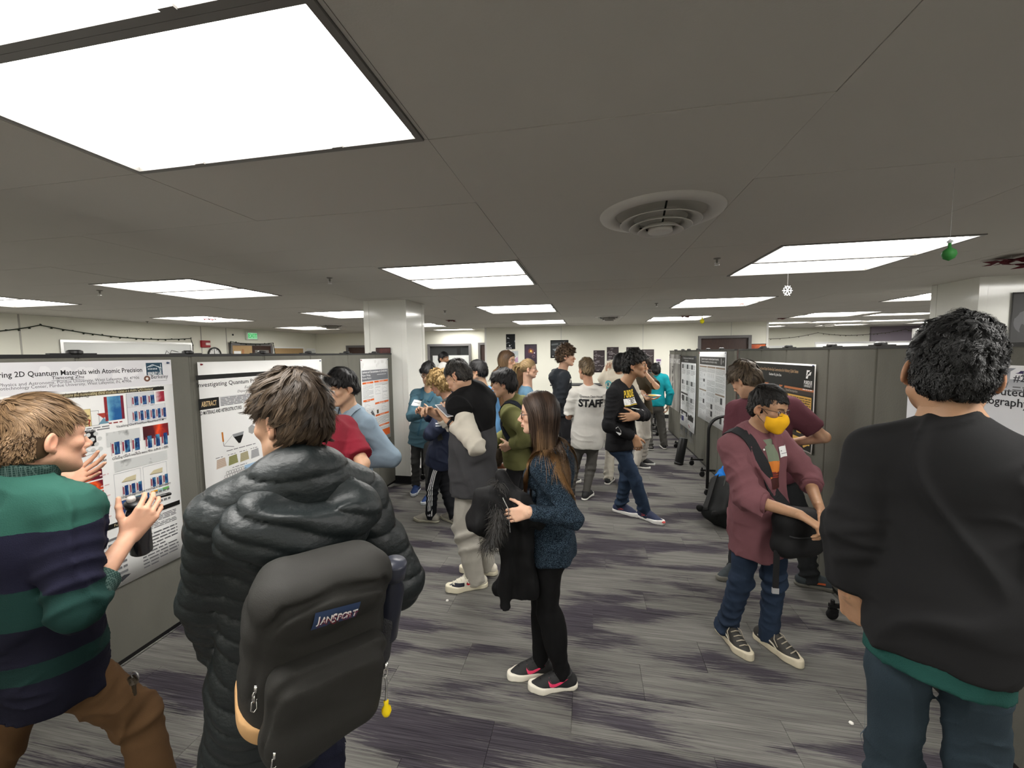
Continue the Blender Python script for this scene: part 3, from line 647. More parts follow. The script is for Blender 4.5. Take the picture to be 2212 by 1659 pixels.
# ------------------------------------------------------------------ the room
CEIL = 2.545
XL, XR, YN, YF = -9.3, 13.0, -4.0, 11.45            # left wall, right wall, rear wall behind the lens, far wall
wall_m = mat('wall_paint', srgb(230, 229, 216), .75, spec=.3, var=.02, vscale=2, bump=.05, bscale=120)
gloss_m = mat('column_laminate', srgb(228, 228, 222), .12, spec=.6, var=.015, vscale=3)
ceil_m = mat('ceiling_board', srgb(190, 187, 180), .9, spec=.2, var=.02, vscale=1.2, bump=.08, bscale=180)
base_m = flat(22, 22, 24, .5); black_m = mat('black_powdercoat', srgb(17, 17, 18), .38, spec=.5); rubber = flat(20, 20, 21, .7)
frame_m = flat(108, 106, 106, .45); wood_m = mat('dark_wood', srgb(58, 38, 32), .45, var=.25, vscale=14, stretch=(6, 6, .5)); alu = mat('aluminium', (.72, .72, .72), .3, 1.)
white_m = flat(236, 236, 234, .5); purple_m = flat(150, 141, 152, .7)

def carpet():
    m = bpy.data.materials.new('carpet'); m.use_nodes = True; N, L = nodes(m); b = N['Principled BSDF']; b.inputs['Roughness'].default_value = .95; b.inputs['Specular IOR Level'].default_value = .1
    g = N.new('ShaderNodeNewGeometry'); oi = N.new('ShaderNodeObjectInfo')
    def noise(scale, detail, rough=.55, off=0., pr=0.):
        mp = N.new('ShaderNodeMapping'); mp.inputs['Scale'].default_value = scale; L.new(g.outputs['Position'], mp.inputs['Vector'])
        sh = N.new('ShaderNodeVectorMath'); sh.operation = 'MULTIPLY_ADD'; cmb = N.new('ShaderNodeCombineXYZ'); L.new(oi.outputs['Random'], cmb.inputs[0]); L.new(oi.outputs['Random'], cmb.inputs[1])
        L.new(cmb.outputs[0], sh.inputs[0]); sh.inputs[1].default_value = (pr, pr*1.7, 0); L.new(mp.outputs[0], sh.inputs[2])
        n = N.new('ShaderNodeTexNoise'); n.inputs['Scale'].default_value = 1; n.inputs['Detail'].default_value = detail; n.inputs['Roughness'].default_value = rough
        ad = N.new('ShaderNodeVectorMath'); ad.operation = 'ADD'; ad.inputs[1].default_value = (off, off*.7, 0); L.new(sh.outputs[0], ad.inputs[0]); L.new(ad.outputs[0], n.inputs['Vector']); return n.outputs['Fac']
    def ramp(src, stops):
        r = N.new('ShaderNodeValToRGB'); e = r.color_ramp.elements
        while len(e) < len(stops): e.new(.5)
        for q, (p, c) in zip(e, stops): q.position = p; q.color = tuple(c)+(1,)
        L.new(src, r.inputs[0]); return r.outputs[0]
    def mix(a, b_, f, mode='MIX'):
        x = N.new('ShaderNodeMix'); x.data_type = 'RGBA'; x.blend_type = mode
        L.new(a, x.inputs[6]) ; L.new(b_, x.inputs[7])
        if isinstance(f, float): x.inputs[0].default_value = f
        else: L.new(f, x.inputs[0])
        return x.outputs[2]
    def mth(op, a, b_):
        x = N.new('ShaderNodeMath'); x.operation = op
        for i, q in enumerate((a, b_)):
            if isinstance(q, (int, float)): x.inputs[i].default_value = q
            else: L.new(q, x.inputs[i])
        return x.outputs[0]
    thread = noise((2.6, 210, 1), 3, .6, 3.1, 4.0); comb = noise((4.5, 120, 1), 4, .7, 9.1, 0)
    base = mix(ramp(noise((1.6, 26, 1), 5, .65, 0, 3.0), [(.32, srgb(78, 77, 75)), (.66, srgb(126, 124, 119))]), ramp(thread, [(.3, srgb(60, 59, 58)), (.7, srgb(152, 150, 144))]), .42)
    patch = noise((1.05, 4.3, 1), 2, .5, 7.3, .22); jit = mth('MULTIPLY_ADD', comb, .46); jit.node.inputs[2].default_value = -.23
    msk = ramp(mth('ADD', patch, jit), [(.50, (0, 0, 0)), (.58, (1, 1, 1))])
    pur = ramp(thread, [(.32, srgb(32, 29, 37)), (.68, srgb(76, 70, 80))])
    s1 = N.new('ShaderNodeRGBToBW'); L.new(msk, s1.inputs[0]); fin = mix(base, pur, mth('MULTIPLY', s1.outputs[0], .88))
    pl = N.new('ShaderNodeMapRange'); pl.inputs['To Min'].default_value = .92; pl.inputs['To Max'].default_value = 1.08; L.new(oi.outputs['Random'], pl.inputs['Value'])
    sc = N.new('ShaderNodeVectorMath'); sc.operation = 'SCALE'; L.new(fin, sc.inputs[0]); L.new(pl.outputs[0], sc.inputs['Scale']); L.new(sc.outputs[0], b.inputs['Base Color'])
    bp = N.new('ShaderNodeBump'); bp.inputs['Strength'].default_value = .35; bp.inputs['Distance'].default_value = .003; L.new(noise((170, 240, 1), 2), bp.inputs['Height']); L.new(bp.outputs[0], b.inputs['Normal'])
    return m
carpet_m = carpet()
def slab(name, lo, hi, m, kind='structure', parent=None):
    o = MB().box(lo, hi).build(name, m, parent)
    if parent is None: o['kind'] = kind
    return o
floor = slab('floor', (XL-.3, YN-.3, -.12), (XR+.3, 16.2, -.004), carpet_m)
_pm = MB().box((0, 0, -.0045), (.998, .2486, 0)).mesh('carpet_plank'); _pm.materials.append(carpet_m)
rng0 = random.Random(4)
for j in range(28):
    y = .30+j*.25; x0 = -3.3+(j*.37 % 1.0)-1.0
    for i in range(9):
        x = x0+i*1.0
        if x > 3.4 or x < -4.0 or (j > 16 and (x < -3.0 or x > 2.4)): continue
        p = bpy.data.objects.new('carpet_plank', _pm); COL.objects.link(p); p.parent = floor; p.location = (x, y, 0)
# lamps first: the ceiling boards are cut around them
LX = [-11.2, -8.08, -4.92, -1.76, 1.365, 4.49, 7.6]; LY = [-2.76, .22, 3.268, 6.247, 9.253]; LWX, LWY = 1.171, .547
troffers = []
for cx_, x in enumerate(LX):
    for cy_, y in enumerate(LY):
        if x < XL: continue
        for k in (0, 1): troffers.append((x, y+k*.592, cx_, cy_, k))
for x, y, n in ((-4.65, 11.65, 0), (4.62, 12.05, 1), (5.90, 12.05, 2), (7.18, 12.05, 3), (4.70, 13.7, 4), (6.9, 13.7, 5), (6.0, 9.9, 6), (9.1, 13.4, 7), (9.0, 12.05, 8)): troffers.append((x, y, 9, n, 0))  # last two troffers are added to brighten the purple wall section
def minus(r, h):
    x0, y0, x1, y1 = r; a0, b0, a1, b1 = h
    if a0 >= x1 or a1 <= x0 or b0 >= y1 or b1 <= y0: return [r]
    out = []
    if a0 > x0: out.append((x0, y0, a0, y1))
    if a1 < x1: out.append((a1, y0, x1, y1))
    m0, m1 = max(x0, a0), min(x1, a1)
    if b0 > y0: out.append((m0, y0, m1, b0))
    if b1 < y1: out.append((m0, b1, m1, y1))
    return out
holes = [(x-.024, y-.024, x+LWX+.024, y+LWY+.024) for x, y, *_ in troffers]
ceiling = slab('ceiling', (XL-.3, YN-.3, CEIL+.10), (XR+.3, 16.2, CEIL+.2), ceil_m)
TX, TY = 1.252, .600
back = MB()
for i in range(-8, 11):
    for j in range(-8, 25):
        x0, y0 = -.552+i*TX, 1.385+j*TY; near = (-5 <= i <= 4 and -2 <= j <= 14) or (i in (-6, 5) and j > 3 and j < 12)
        if not (XL-.6 < x0 < XR and YN-.6 < y0 < 16): continue
        g = .0013; rs = [(x0+g, y0+g, x0+TX-g, y0+TY-g)]
        for h in holes: rs = [q for r_ in rs for q in minus(r_, h)]
        rs = [q for q in rs if q[2]-q[0] > .006 and q[3]-q[1] > .006]
        if not rs: continue
        dz = rng0.uniform(-.0012, .0012); mb = MB() if near else back
        for q in rs: mb.box((q[0], q[1], CEIL+dz), (q[2], q[3], CEIL+.018+dz))
        if near: mb.build('ceiling_tile', ceil_m, ceiling)
bk = back.build('far_tiles', ceil_m, ceiling); bk['kind'] = 'stuff'
slab('wall_left', (XL-.2, YN-.3, 0), (XL, 16.2, CEIL+.1), wall_m)
slab('wall_rear', (XL, YN-.3, 0), (XR, YN, CEIL+.1), wall_m)
slab('wall_right', (XR, YN-.3, 0), (XR+.2, 16.2, CEIL+.1), wall_m)
FX0, FX1 = -2.99, 4.50
slab('wall_far', (FX0, YF, 0), (FX1, YF+1.25, CEIL+.1), wall_m)
slab('wall_far_left', (XL, 12.5, 0), (FX0, 12.7, CEIL+.1), wall_m)
slab('wall_far_right', (FX1, 15.5, 0), (XR, 15.7, CEIL+.1), wall_m)
slab('trim_1', (9.15, 15.42, 0), (10.6, 15.52, CEIL+.08), purple_m); slab('trim_2', (10.6, 13.2, 0), (10.75, 15.5, CEIL+.08), flat(128, 120, 128, .7))
for n, (lo, hi) in {'far': ((FX0-.01, YF-.012, 0), (FX1, YF, .10)), 'left': ((XL, YN, 0), (XL+.012, 12.5, .10)), 'far_left': ((XL, 12.488, 0), (FX0, 12.5, .1)), 'far_right': ((FX1, 15.488, 0), (XR, 15.5, .1))}.items(): slab('baseboard_'+n, lo, hi, base_m)
# wall panel joints on the far and left walls, metal corner guards
for n, x in enumerate((-.78, 1.42, 3.62)): slab('trim_%d' % (3+n), (x-.009, YF-.004, .1), (x+.009, YF+.002, CEIL), flat(206, 206, 198))
for n, y in enumerate((4.55, 5.1, 8.3, 9.0)): slab('trim_%d' % (6+n), (XL-.002, y-.011, .1), (XL+.005, y+.011, CEIL), flat(176, 174, 166))
for n, (x, y) in enumerate(((FX0, YF), (FX1, YF))): slab('trim_%d' % (10+n), (x-.004 if n == 0 else x-.05, y-.006, .1), (x+.05 if n == 0 else x+.004, y+.05, CEIL), gloss_m)
def column(nm, x0, y0, w, d, lab):
    t = empty(nm, (x0+w/2, y0+d/2, 0)); t['kind'] = 'structure'; t['label'] = lab; b = MB()
    b.box((-w/2, -d/2, 0), (w/2, d/2, CEIL+.05)); bevel(b.build('shaft', gloss_m, t), .012, 3)
    for sx in (-1, 1):
        for sy in (-1, 1):
            g = MB().prism([(sx*(w/2+.006), sy*(d/2+.006), .11), (sx*(w/2-.075), sy*(d/2+.006), .11), (sx*(w/2-.075), sy*(d/2-.001), .11), (sx*(w/2-.001), sy*(d/2-.001), .11), (sx*(w/2-.001), sy*(d/2-.075), .11), (sx*(w/2+.006), sy*(d/2-.075), .11)], (0, 0, CEIL-.11)); bevel(g.build('corner_guard', gloss_m, t), .003, 2)
    k = MB(); k.box((-w/2-.008, -d/2-.008, 0), (w/2+.008, d/2+.008, .11)); k.build('base_strip', base_m, t); return t
column('column', -3.06, 5.15, .62, .60, 'white glossy square column behind end of the left partition')
column('column', 4.02, 5.15, .62, .60, 'white glossy square column behind the right partition')

# ------------------------------------------------------------------ ceiling lights
lens_m = emat('lens_glow', (1.0, .975, .93), LAMP); tro_m = flat(112, 110, 106, .45)
rowname = ['behind the viewer', 'nearest row overhead', 'second row', 'third row', 'fourth row']; colname = ['', 'leftmost column', 'second column from left', 'third column from left', 'fourth column from left', 'fifth column from left', 'rightmost column']
_fr = MB(); a, b_, w_ = LWX, LWY, .022
_fr.box((-w_, -w_, -.006), (a+w_, 0, .05)); _fr.box((-w_, b_, -.006), (a+w_, b_+w_, .05)); _fr.box((-w_, 0, -.006), (0, b_, .05)); _fr.box((a, 0, -.006), (a+w_, b_, .05)); _fr.box((-w_, -w_, .05), (a+w_, b_+w_, .06))
_frm = _fr.mesh('frame'); _frm.materials.append(tro_m)
_le = MB(); nx = 1
_le.box((0, 0, .012), (a, b_, .018)); _lem = _le.mesh('diffuser'); _lem.materials.append(lens_m)
_clip = MB().box((-.02, -.004, -.009), (.02, .006, -.003)).mesh('clip'); _clip.materials.append(tro_m)
for x, y, cx_, cy_, k in troffers:
    lab = '%s white troffer light panel, %s, %s' % (('far', 'near')[1-k] if cx_ < 9 else 'slim', rowname[cy_] if cx_ < 9 else 'beyond the far wall', colname[cx_] if cx_ < 9 else 'number %s from left' % ['one', 'two', 'three', 'four', 'five', 'six', 'seven', 'eight', 'nine'][cy_])
    t = empty('ceiling_light', (x, y, CEIL), 0, lab, 'light', 'recessed troffer lights')
    link('frame', _frm, t); link('diffuser', _lem, t)
    if cy_ == 1 and cx_ < 9:
        for q in (.25, .75): c = link('clip', _clip, t); c.location = (a*q, b_-.006, 0)
def diffuser(x, y, r, lab):
    t = empty('air_diffuser', (x, y, CEIL), 0, lab, 'vent', 'round air diffusers'); dm = flat(196, 193, 188, .5); dk = flat(10, 10, 10, .8)
    MB().lathe([(r*1.02, 0), (r, -.012), (r*.80, -.020), (r*.74, -.004), (r*.72, .03)], 48, 0).build('outer_ring', dm, t, True)
    for k, (rr, z) in enumerate(((.66, -.046), (.51, -.070), (.37, -.092))): MB().lathe([(rr*r*.70, z+.026), (rr*r, z), (rr*r*1.015, z-.003), (rr*r*.985, z-.004), (rr*r*.66, z+.020), (rr*r*.70, z+.026)], 48).build('cone_ring', dm, t, True)
    MB().lathe([(0, -.100), (.19*r, -.100), (.205*r, -.096), (.19*r, -.07), (0, -.07)], 32).build('hub', dm, t, True)
    mb = MB()
    for k in range(3):
        an = k*2*pi/3+.5; mb.tube([(.15*r*cos(an), .15*r*sin(an), -.085), (.74*r*cos(an), .74*r*sin(an), .0)], .005, 6)
    mb.build('bracket', dk, t); MB().lathe([(0, .018), (.74*r, .018)], 32).build('duct', dk, t)
diffuser(.375, 2.36, .315, 'large round grey air diffuser with stepped rings on the ceiling'); diffuser(.40, 8.77, .29, 'small far round air diffuser above the middle wall posters'); diffuser(-6.2, 8.95, .35, 'dark round air diffuser left of the left column'); diffuser(6.6, 12.9, .3, 'far round air diffuser between slim lights on the right')
def sprinkler(x, y, lab):
    t = empty('sprinkler', (x, y, CEIL), 0, lab, 'sprinkler', 'ceiling sprinklers'); MB().lathe([(.0, 0), (.028, 0), (.026, -.006), (.009, -.010), (.008, -.035), (0, -.036)], 16).build('body', flat(120, 118, 112, .4), t, True)
    MB().lathe([(0, -.058), (.020, -.056), (.020, -.054), (0, -.053)], 12).build('deflector', alu, t); MB().tube([(-.012, 0, -.03), (-.016, 0, -.045), (0, 0, -.056), (.016, 0, -.045), (.012, 0, -.03)], .0022, 5).build('yoke', alu, t)
for p, l in (((1.008, 3.573, 2.545), 'small sprinkler head on ceiling left of the right double light'), ((-2.452, 3.545, 2.545), 'small sprinkler head between left and middle double lights'), ((-5.290, 3.572, 2.545), 'small sprinkler head left of the left double light'), ((-8.913, 6.804, 2.545), 'tiny sprinkler head near the left wall ceiling edge'), ((-2.435, 6.655, 2.545), 'tiny sprinkler head right of the left column'), ((1.011, 6.598, 2.545), 'tiny sprinkler head left of the third row right light')): sprinkler(p[0], p[1], l)

# ------------------------------------------------------------------ hanging decorations
def maple(at, label, s=.09, col=(70, 14, 18), n=1, seed=0):
    rr = random.Random(seed); t = empty('paper_leaf', at, rr.random()*6, label, 'decoration', 'paper leaves hung from ceiling')
    for k in range(n):
        mb = MB(); cx_, cy_, cz = (rr.uniform(-1, 1)*s*(n-1)*.5, rr.uniform(-1, 1)*s*.8*(n > 1), rr.uniform(-.04, -.01)-.02*k*(n > 1)); pts = []
        for i in range(22):
            an = 2*pi*i/22; rad = s*(1 if i % 4 == 0 else .45 if i % 2 else .7); pts.append((cx_+rad*cos(an), cy_+rad*sin(an)*.8, cz+.015*sin(an*3+k)))
        mb.add(pts+[(cx_, cy_, cz+.012)], [(i, (i+1) % 22, 22) for i in range(22)]); o = mb.build('leaf', flat(*col, .7), t); o.modifiers.new('s', 'SOLIDIFY').thickness = .0015
    MB().tube([(0, 0, 0), (0, 0, -.03)], .0012, 4).build('thread', flat(200, 200, 200), t)
maple(tuple((3.362, 4.048, 2.545)), 'dark red paper leaf cluster hanging at right image edge', .15, (84, 14, 26), 3, 1)
maple(tuple((-7.061, 6.523, 2.545)), 'dark red paper leaf hanging under far left light', .10, (96, 20, 26), 2, 2); maple(tuple((-2.959, 8.479, 2.545)), 'brown red paper leaf hanging right of left column', .16, (86, 26, 26), 1, 3)
maple(tuple((1.921, 8.940, 2.545)), 'brown paper leaf hanging under fourth row right light', .16, (104, 52, 40), 2, 4); maple(tuple((4.365, 10.442, 2.545)), 'dark red paper leaf hanging near slim lights', .14, (88, 24, 30), 1, 5); maple(tuple((2.280, 6.790, 2.545)), 'small pink paper leaf hanging under third row right light', .05, (150, 80, 70), 1, 6)
def drop(at, zb, label, col, s, kind):
    t = empty('paper_pendant', (at[0], at[1], CEIL), 0, label, 'decoration', 'paper pendants hung from ceiling'); L_ = CEIL-zb
    MB().tube([(0, 0, 0), (0, 0, -L_)], .0008, 4).build('thread', flat(150, 150, 148), t)
    mb = MB(); n = 26
    if kind == 'curl': pts = [(.55*s*sin(k*.26)*(1-.010*k)+(.12*s if k < 8 else 0), .012*sin(k), -L_-.0-k*s*.088) for k in range(n)]; mb.tube(pts, [s*(.05+.34*min(1, max(0, k-6)/9)*min(1, (n-k)/6)) for k in range(n)], 6)
    else: mb.lathe([(0, -L_), (.10*s, -L_-.08*s), (.12*s, -L_-.5*s), (.42*s, -L_-.75*s), (.5*s, -L_-1.05*s), (.36*s, -L_-1.4*s), (0, -L_-1.6*s)], 12)
    mb.build('ornament', flat(*col, .6), t, True)
    MB().lathe([(0, -L_+.012), (.012, -L_), (0, -L_-.012)], 8).build('clip', flat(205, 210, 212), t)
drop((1.485, 2.050, 2.250), (1.485, 2.050, 2.247)[2], 'bright green paper pendant on a thread before right double light', (44, 112, 50), .050, 'bulb')
drop((2.107, 8.300, 2.474), (2.107, 8.300, 2.456)[2], 'yellow paper pendant hanging in front of far wall', (226, 214, 20), .085, 'bulb')
def snow(at, label):
    t = empty('paper_snowflake', (at[0], at[1], CEIL), .3, label, 'decoration'); zc = at[2]-CEIL; mb = MB()
    for k in range(6):
        an = k*pi/3; e = Vector((cos(an), 0, sin(an)))*.050; mb.tube([(0, 0, zc), (e.x, 0, zc+e.z)], .0035, 5)
        for q in (-1, 1): f_ = Vector((cos(an+q*.45), 0, sin(an+q*.45)))*.044; mb.tube([(e.x*.55, 0, zc+e.z*.55), (f_.x, 0, zc+f_.z)], .003, 5)
    mb.build('flake', flat(225, 225, 228), t); MB().tube([(0, 0, 0), (0, 0, zc)], .0008, 4).build('thread', flat(150, 150, 148), t)
snow((1.797, 4.200, 2.349), 'white paper snowflake hanging below the right double light')

# ------------------------------------------------------------------ left wall and far wall fittings
def on_left(y, z): return (XL, y, z)
def frame_rect(nm, o, u, v, w, h, t_, m, root, dep=.02, n=None):
    """four bars around a rectangle spanned by unit vectors u, v from corner o"""
    o, u, v = Vector(o), Vector(u), Vector(v); nn = u.cross(v); mb = MB()
    def bar(a0, a1, b0, b1): mb.prism([o+u*a0+v*b0, o+u*a1+v*b0, o+u*a1+v*b1, o+u*a0+v*b1], nn*dep)
    bar(0, w, 0, t_); bar(0, w, h-t_, h); bar(0, t_, t_, h-t_); bar(w-t_, w, t_, h-t_); return mb.build(nm, m, root)
def board(nm, lab, cat, o, u, v, w, h, fm, pm, ft=.03, dep=.02, group=None):
    t = empty(nm, o, 0, lab, cat, group); uu, vv = Vector(u), Vector(v); nn = uu.cross(vv)
    frame_rect('frame', (0, 0, 0), u, v, w, h, ft, fm, t, dep); MB().prism([uu*ft*.5+vv*ft*.5, uu*(w-ft*.5)+vv*ft*.5, uu*(w-ft*.5)+vv*(h-ft*.5), uu*ft*.5+vv*(h-ft*.5)], nn*dep*.5).build('surface', pm, t); return t
wb = mat('whiteboard', srgb(226, 228, 226), .12, spec=.6); cork = mat('cork', srgb(176, 146, 104), .85, var=.12, vscale=60)
U, Z = (0, 1, 0), (0, 0, 1)
t_ = board('whiteboard', 'aluminium framed whiteboard on left wall under the drooping string lights', 'whiteboard', (XL, 5.60, .95), U, Z, 2.45, 1.19, alu, wb, .045)
MB().tube([(.025, 1.8, .92), (.025, 1.84, 1.0), (.025, 1.9, .93), (.025, 1.95, 1.01), (.025, 2.1, .97)], .006, 5).build('marker_scribble', flat(90, 90, 90), t_)
board('whiteboard', 'framed whiteboard cut by the left image edge', 'whiteboard', (XL, 2.6, .95), U, Z, 1.75, 1.19, alu, wb, .045)
board('notice_board', 'tan cork notice board right of the left wall doorway', 'notice board', (XL, 10.55, 1.0), U, Z, 1.35, 1.09, white_m, cork, .05)
board('whiteboard', 'small white framed board beside the cork board', 'whiteboard', (XL, 12.0, 1.0), U, Z, .45, 1.05, white_m, wb, .05)
# doorway
d = empty('door_1', (XL, 9.05, 0)); d['kind'] = 'structure'; frame_rect('frame', (0, 0, 0), U, Z, 1.45, 2.17, .07, frame_m, d, .05)
MB().box((0, .07, 0), (.03, .72, 2.1)).build('cork_panel', cork, d); MB().box((0, .72, 0), (.035, 1.38, 2.1)).build('door_leaf', wood_m, d); MB().box((.035, .8, 1.7), (.045, 1.3, 1.98)).build('sign_plate', flat(120, 118, 114), d); MB().box((.03, .12, 1.62), (.036, .34, 1.95)).build('paper', white_m, d); MB().box((.03, .38, 1.5), (.036, .44, 2.0)).build('paper', flat(170, 120, 80), d)
# fire alarm, clock, exit sign
t = empty('fire_alarm', (XL, 8.38, 2.12), 0, 'red wall fire alarm strobe above the clock on left wall', 'alarm'); bevel(MB().box((0, -.12, -.085), (.05, .12, .085)).build('housing', flat(150, 22, 30, .4), t), .012); MB().box((.05, -.02, -.03), (.07, .09, .03)).build('strobe', flat(245, 225, 220, .2), t)
t = empty('wall_clock', (XL, 8.62, 1.86), 0, 'round black rimmed wall clock on left wall', 'clock'); M_ = Matrix.Rotation(pi/2, 4, 'Y')
MB().lathe([(.155, 0), (.18, 0), (.185, .03), (.165, .04), (.150, .03)], 40, 0, M_).build('rim', black_m, t, True); MB().lathe([(0, .012), (.155, .012)], 32, 0, M_).build('dial', white_m, t)
MB().box((.014, -.006, -.01), (.018, .006, .11)).box((.014, -.08, -.06), (.018, 0, -.048)).build('hand', black_m, t)
for k in range(12): an = k*pi/6; c = MB().box((.013, -.005, .115), (.017, .005, .14)).build('hour_mark', black_m, t); c.rotation_euler = (an, 0, 0)
t = empty('exit_sign', (XL, 9.78, 2.37), 0, 'white exit sign with green lettering above the doorway', 'sign'); bevel(MB().box((0, -.20, -.11), (.06, .20, .11)).build('housing', flat(212, 220, 208, .4), t), .01)
MB().box((.06, -.155, -.08), (.064, .155, .08)).build('panel', emat('exit_panel', srgb(150, 215, 165), .9), t)
tv, tf = text_mesh('EXIT', .02); tv[:, :2] *= .15; mbx = MB(); mbx.add([(.066, a[0], a[1]) for a in tv], tf); mbx.build('lettering', emat('exit_green', srgb(60, 190, 95), .8), t)
t = empty('wall_sensor', (XL, 9.2, 2.38), 0, 'small black round wall sensor left of exit sign', 'sensor'); MB().lathe([(0, .02), (.022, .015), (.025, 0)], 16, 0, M_).build('cap', black_m, t)
def string_lights(nm, pts, lab, step=.12, r=.009, drop=.02, col=(48, 54, 44), group='christmas string lights'):
    t = empty('string_lights', pts[0], 0, lab, 'string lights', group); o = Vector(pts[0]); P = [Vector(p)-o for p in pts]; MB().tube(P, r, 5).build('cord', flat(*col, .7), t); mb = MB(); k = 0
    for a, b in zip(P[:-1], P[1:]):
        n = max(1, int((b-a).length/step))
        for i in range(n): q = a+(b-a)*(i/n); s_ = 1 if k % 3 else -.6; mb.tube([q, q+Vector((0, .012*(k % 2), -drop*s_*1.4))], [r*1.1, r*1.9], 5); k += 1
    c = mb.build('bulbs', flat(*col, .3), t); c['kind'] = 'stuff'
def sag(a, b, dip, n=9): a, b = Vector(a), Vector(b); return [tuple(a+(b-a)*(i/n)-Vector((0, 0, dip*4*(i/n)*(1-i/n)))) for i in range(n+1)]
xs = XL+.02
string_lights('a', sag((xs, 4.1, 2.2), (xs, 5.35, 2.38), .06)[:-1]+sag((xs, 5.35, 2.38), (xs, 8.02, 2.24), .10)+[(xs, 8.06, 2.1), (xs, 8.05, 1.9), (xs, 8.08, 1.6)], 'black string lights drooping over the left wall whiteboard')
string_lights('b', [(xs+.05, 9.0, 1.4), (xs+.05, 9.02, 1.9), (xs+.05, 9.05, 2.18)]+sag((xs+.05, 9.05, 2.2), (xs+.05, 10.5, 2.2), .06)+[(xs+.05, 10.55, 1.9), (xs+.05, 10.55, 1.4)], 'black string lights looped around the left wall doorway', .1)
yr = 15.46
string_lights('c', sag((4.5, yr, 2.22), (5.0, yr, 2.34), .03)[:-1]+sag((5.0, yr, 2.34), (7.6, yr, 2.38), .16)[:-1]+sag((7.6, yr, 2.38), (9.1, yr, 2.3), .06)[:-1]+sag((9.1, yr-.06, 2.3), (10.1, yr-.06, 2.44), .03)[:-1]+sag((10.1, yr-.06, 2.44), (10.9, yr-.06, 2.3), .05), 'thin string lights strung along the far right wall', .16, .008, .02, (110, 108, 96))
Ub, Zb = (1, 0, 0), (0, 0, 1)
for n, (x, w, h, lab) in enumerate(((4.45, .35, 2.0, 'narrow white board at left end of the far right wall'), (4.95, .95, 2.02, 'middle white board on the far right wall'), (6.0, .85, 1.96, 'small framed white board right of the pair on the far right wall'))): board('whiteboard', lab, 'whiteboard', (x, 15.498, .11), Ub, Zb, w, h-.11, alu, wb, .03)
board('whiteboard', 'wide freestanding whiteboard before the purple wall section', 'whiteboard', (6.9, 14.2, .0), Ub, Zb, 2.9, 2.04, alu, wb, .04); slab('trim_12', (9.55, 14.1, 0), (9.68, 14.3, 2.4), white_m)
# far wall doors and glass
def door(n, o, w, h, leaf, lab=None, glass=False):
    d = empty('door_%d' % n, o); d['kind'] = 'structure'; frame_rect('frame', (0, -.03, 0), Ub, (0, 0, 1), w, h, .07, frame_m, d, .05)
    MB().box((.07, -.02, 0), (w-.07, .0, h-.07)).build('door_leaf', leaf, d); MB().tube([(w-.16, -.02, 1.0), (w-.16, -.07, 1.0), (w-.27, -.07, 1.0)], .011, 8).build('door_handle', alu, d)
    return d
door(2, ((2.804, 11.450, 2.188)[0], YF-.005, 0), 1.28, 2.20, wood_m); door(3, ((-8.096, 12.500, 2.155)[0], 12.495, 0), 1.05, 2.13, wood_m); door(4, ((-3.468, 12.500, 2.128)[0], 12.495, 0), .95, 2.15, wood_m)
w1 = empty('window_1', ((-5.173, 12.500, 2.156)[0], 12.49, .9)); w1['kind'] = 'structure'; ww = (-3.713, 12.500, 2.132)[0]-(-5.173, 12.500, 2.156)[0]; frame_rect('frame', (0, -.02, 0), Ub, Zb, ww, 1.23, .07, frame_m, w1, .05)
MB().box((.07, -.01, .07), (ww-.07, 0, 1.16)).build('pane', mat('dark_glass', srgb(40, 42, 44), .08, spec=.6), w1); MB().box((.16, -.03, .07), (ww-.08, -.012, .86)).build('blind', mat('blind', srgb(205, 208, 206), .6, var=.08, vscale=10), w1); MB().box((ww*.68, -.028, .9), (ww*.75, -.012, 1.12)).build('frame_post', flat(20, 20, 20), w1)

# posters on the far wall
def poster(o, u, v, w, h, lab, draw, name='poster', cat='poster', group=None, sheet=(240, 240, 238), thick=.002):
    """flat sheet spanned by u (right) and v (up) from its lower left corner; draw(D) prints on it"""
    t = empty(name, o, 0, lab, cat, group); uu, vv = Vector(u), Vector(v); nn = uu.cross(vv); mb = MB(); nx_, ny_ = 10, 8; rr = random.Random(int(o[1]*100))
    ph = rr.random()*6
    bend = lambda a, b: .0022*(1+sin(a*7+ph)*cos(b*5+ph))+.004*max(0, .12-b)/.12
    P = lambda a, b, z=0: tuple(uu*(a*w)+vv*(b*h)+nn*(thick+bend(a, b)+z))
    vs = [P(i/nx_, j/ny_) for j in range(ny_+1) for i in range(nx_+1)]; mb.add(vs, [(j*(nx_+1)+i, j*(nx_+1)+i+1, (j+1)*(nx_+1)+i+1, (j+1)*(nx_+1)+i) for j in range(ny_) for i in range(nx_)])
    s = mb.build('sheet', flat(*sheet, .45), t, True); so = s.modifiers.new('s', 'SOLIDIFY'); so.thickness = .0006; so.offset = -1
    D = Draw(P, w, h, rr); draw(D); pr = D.build('printing', t); return t
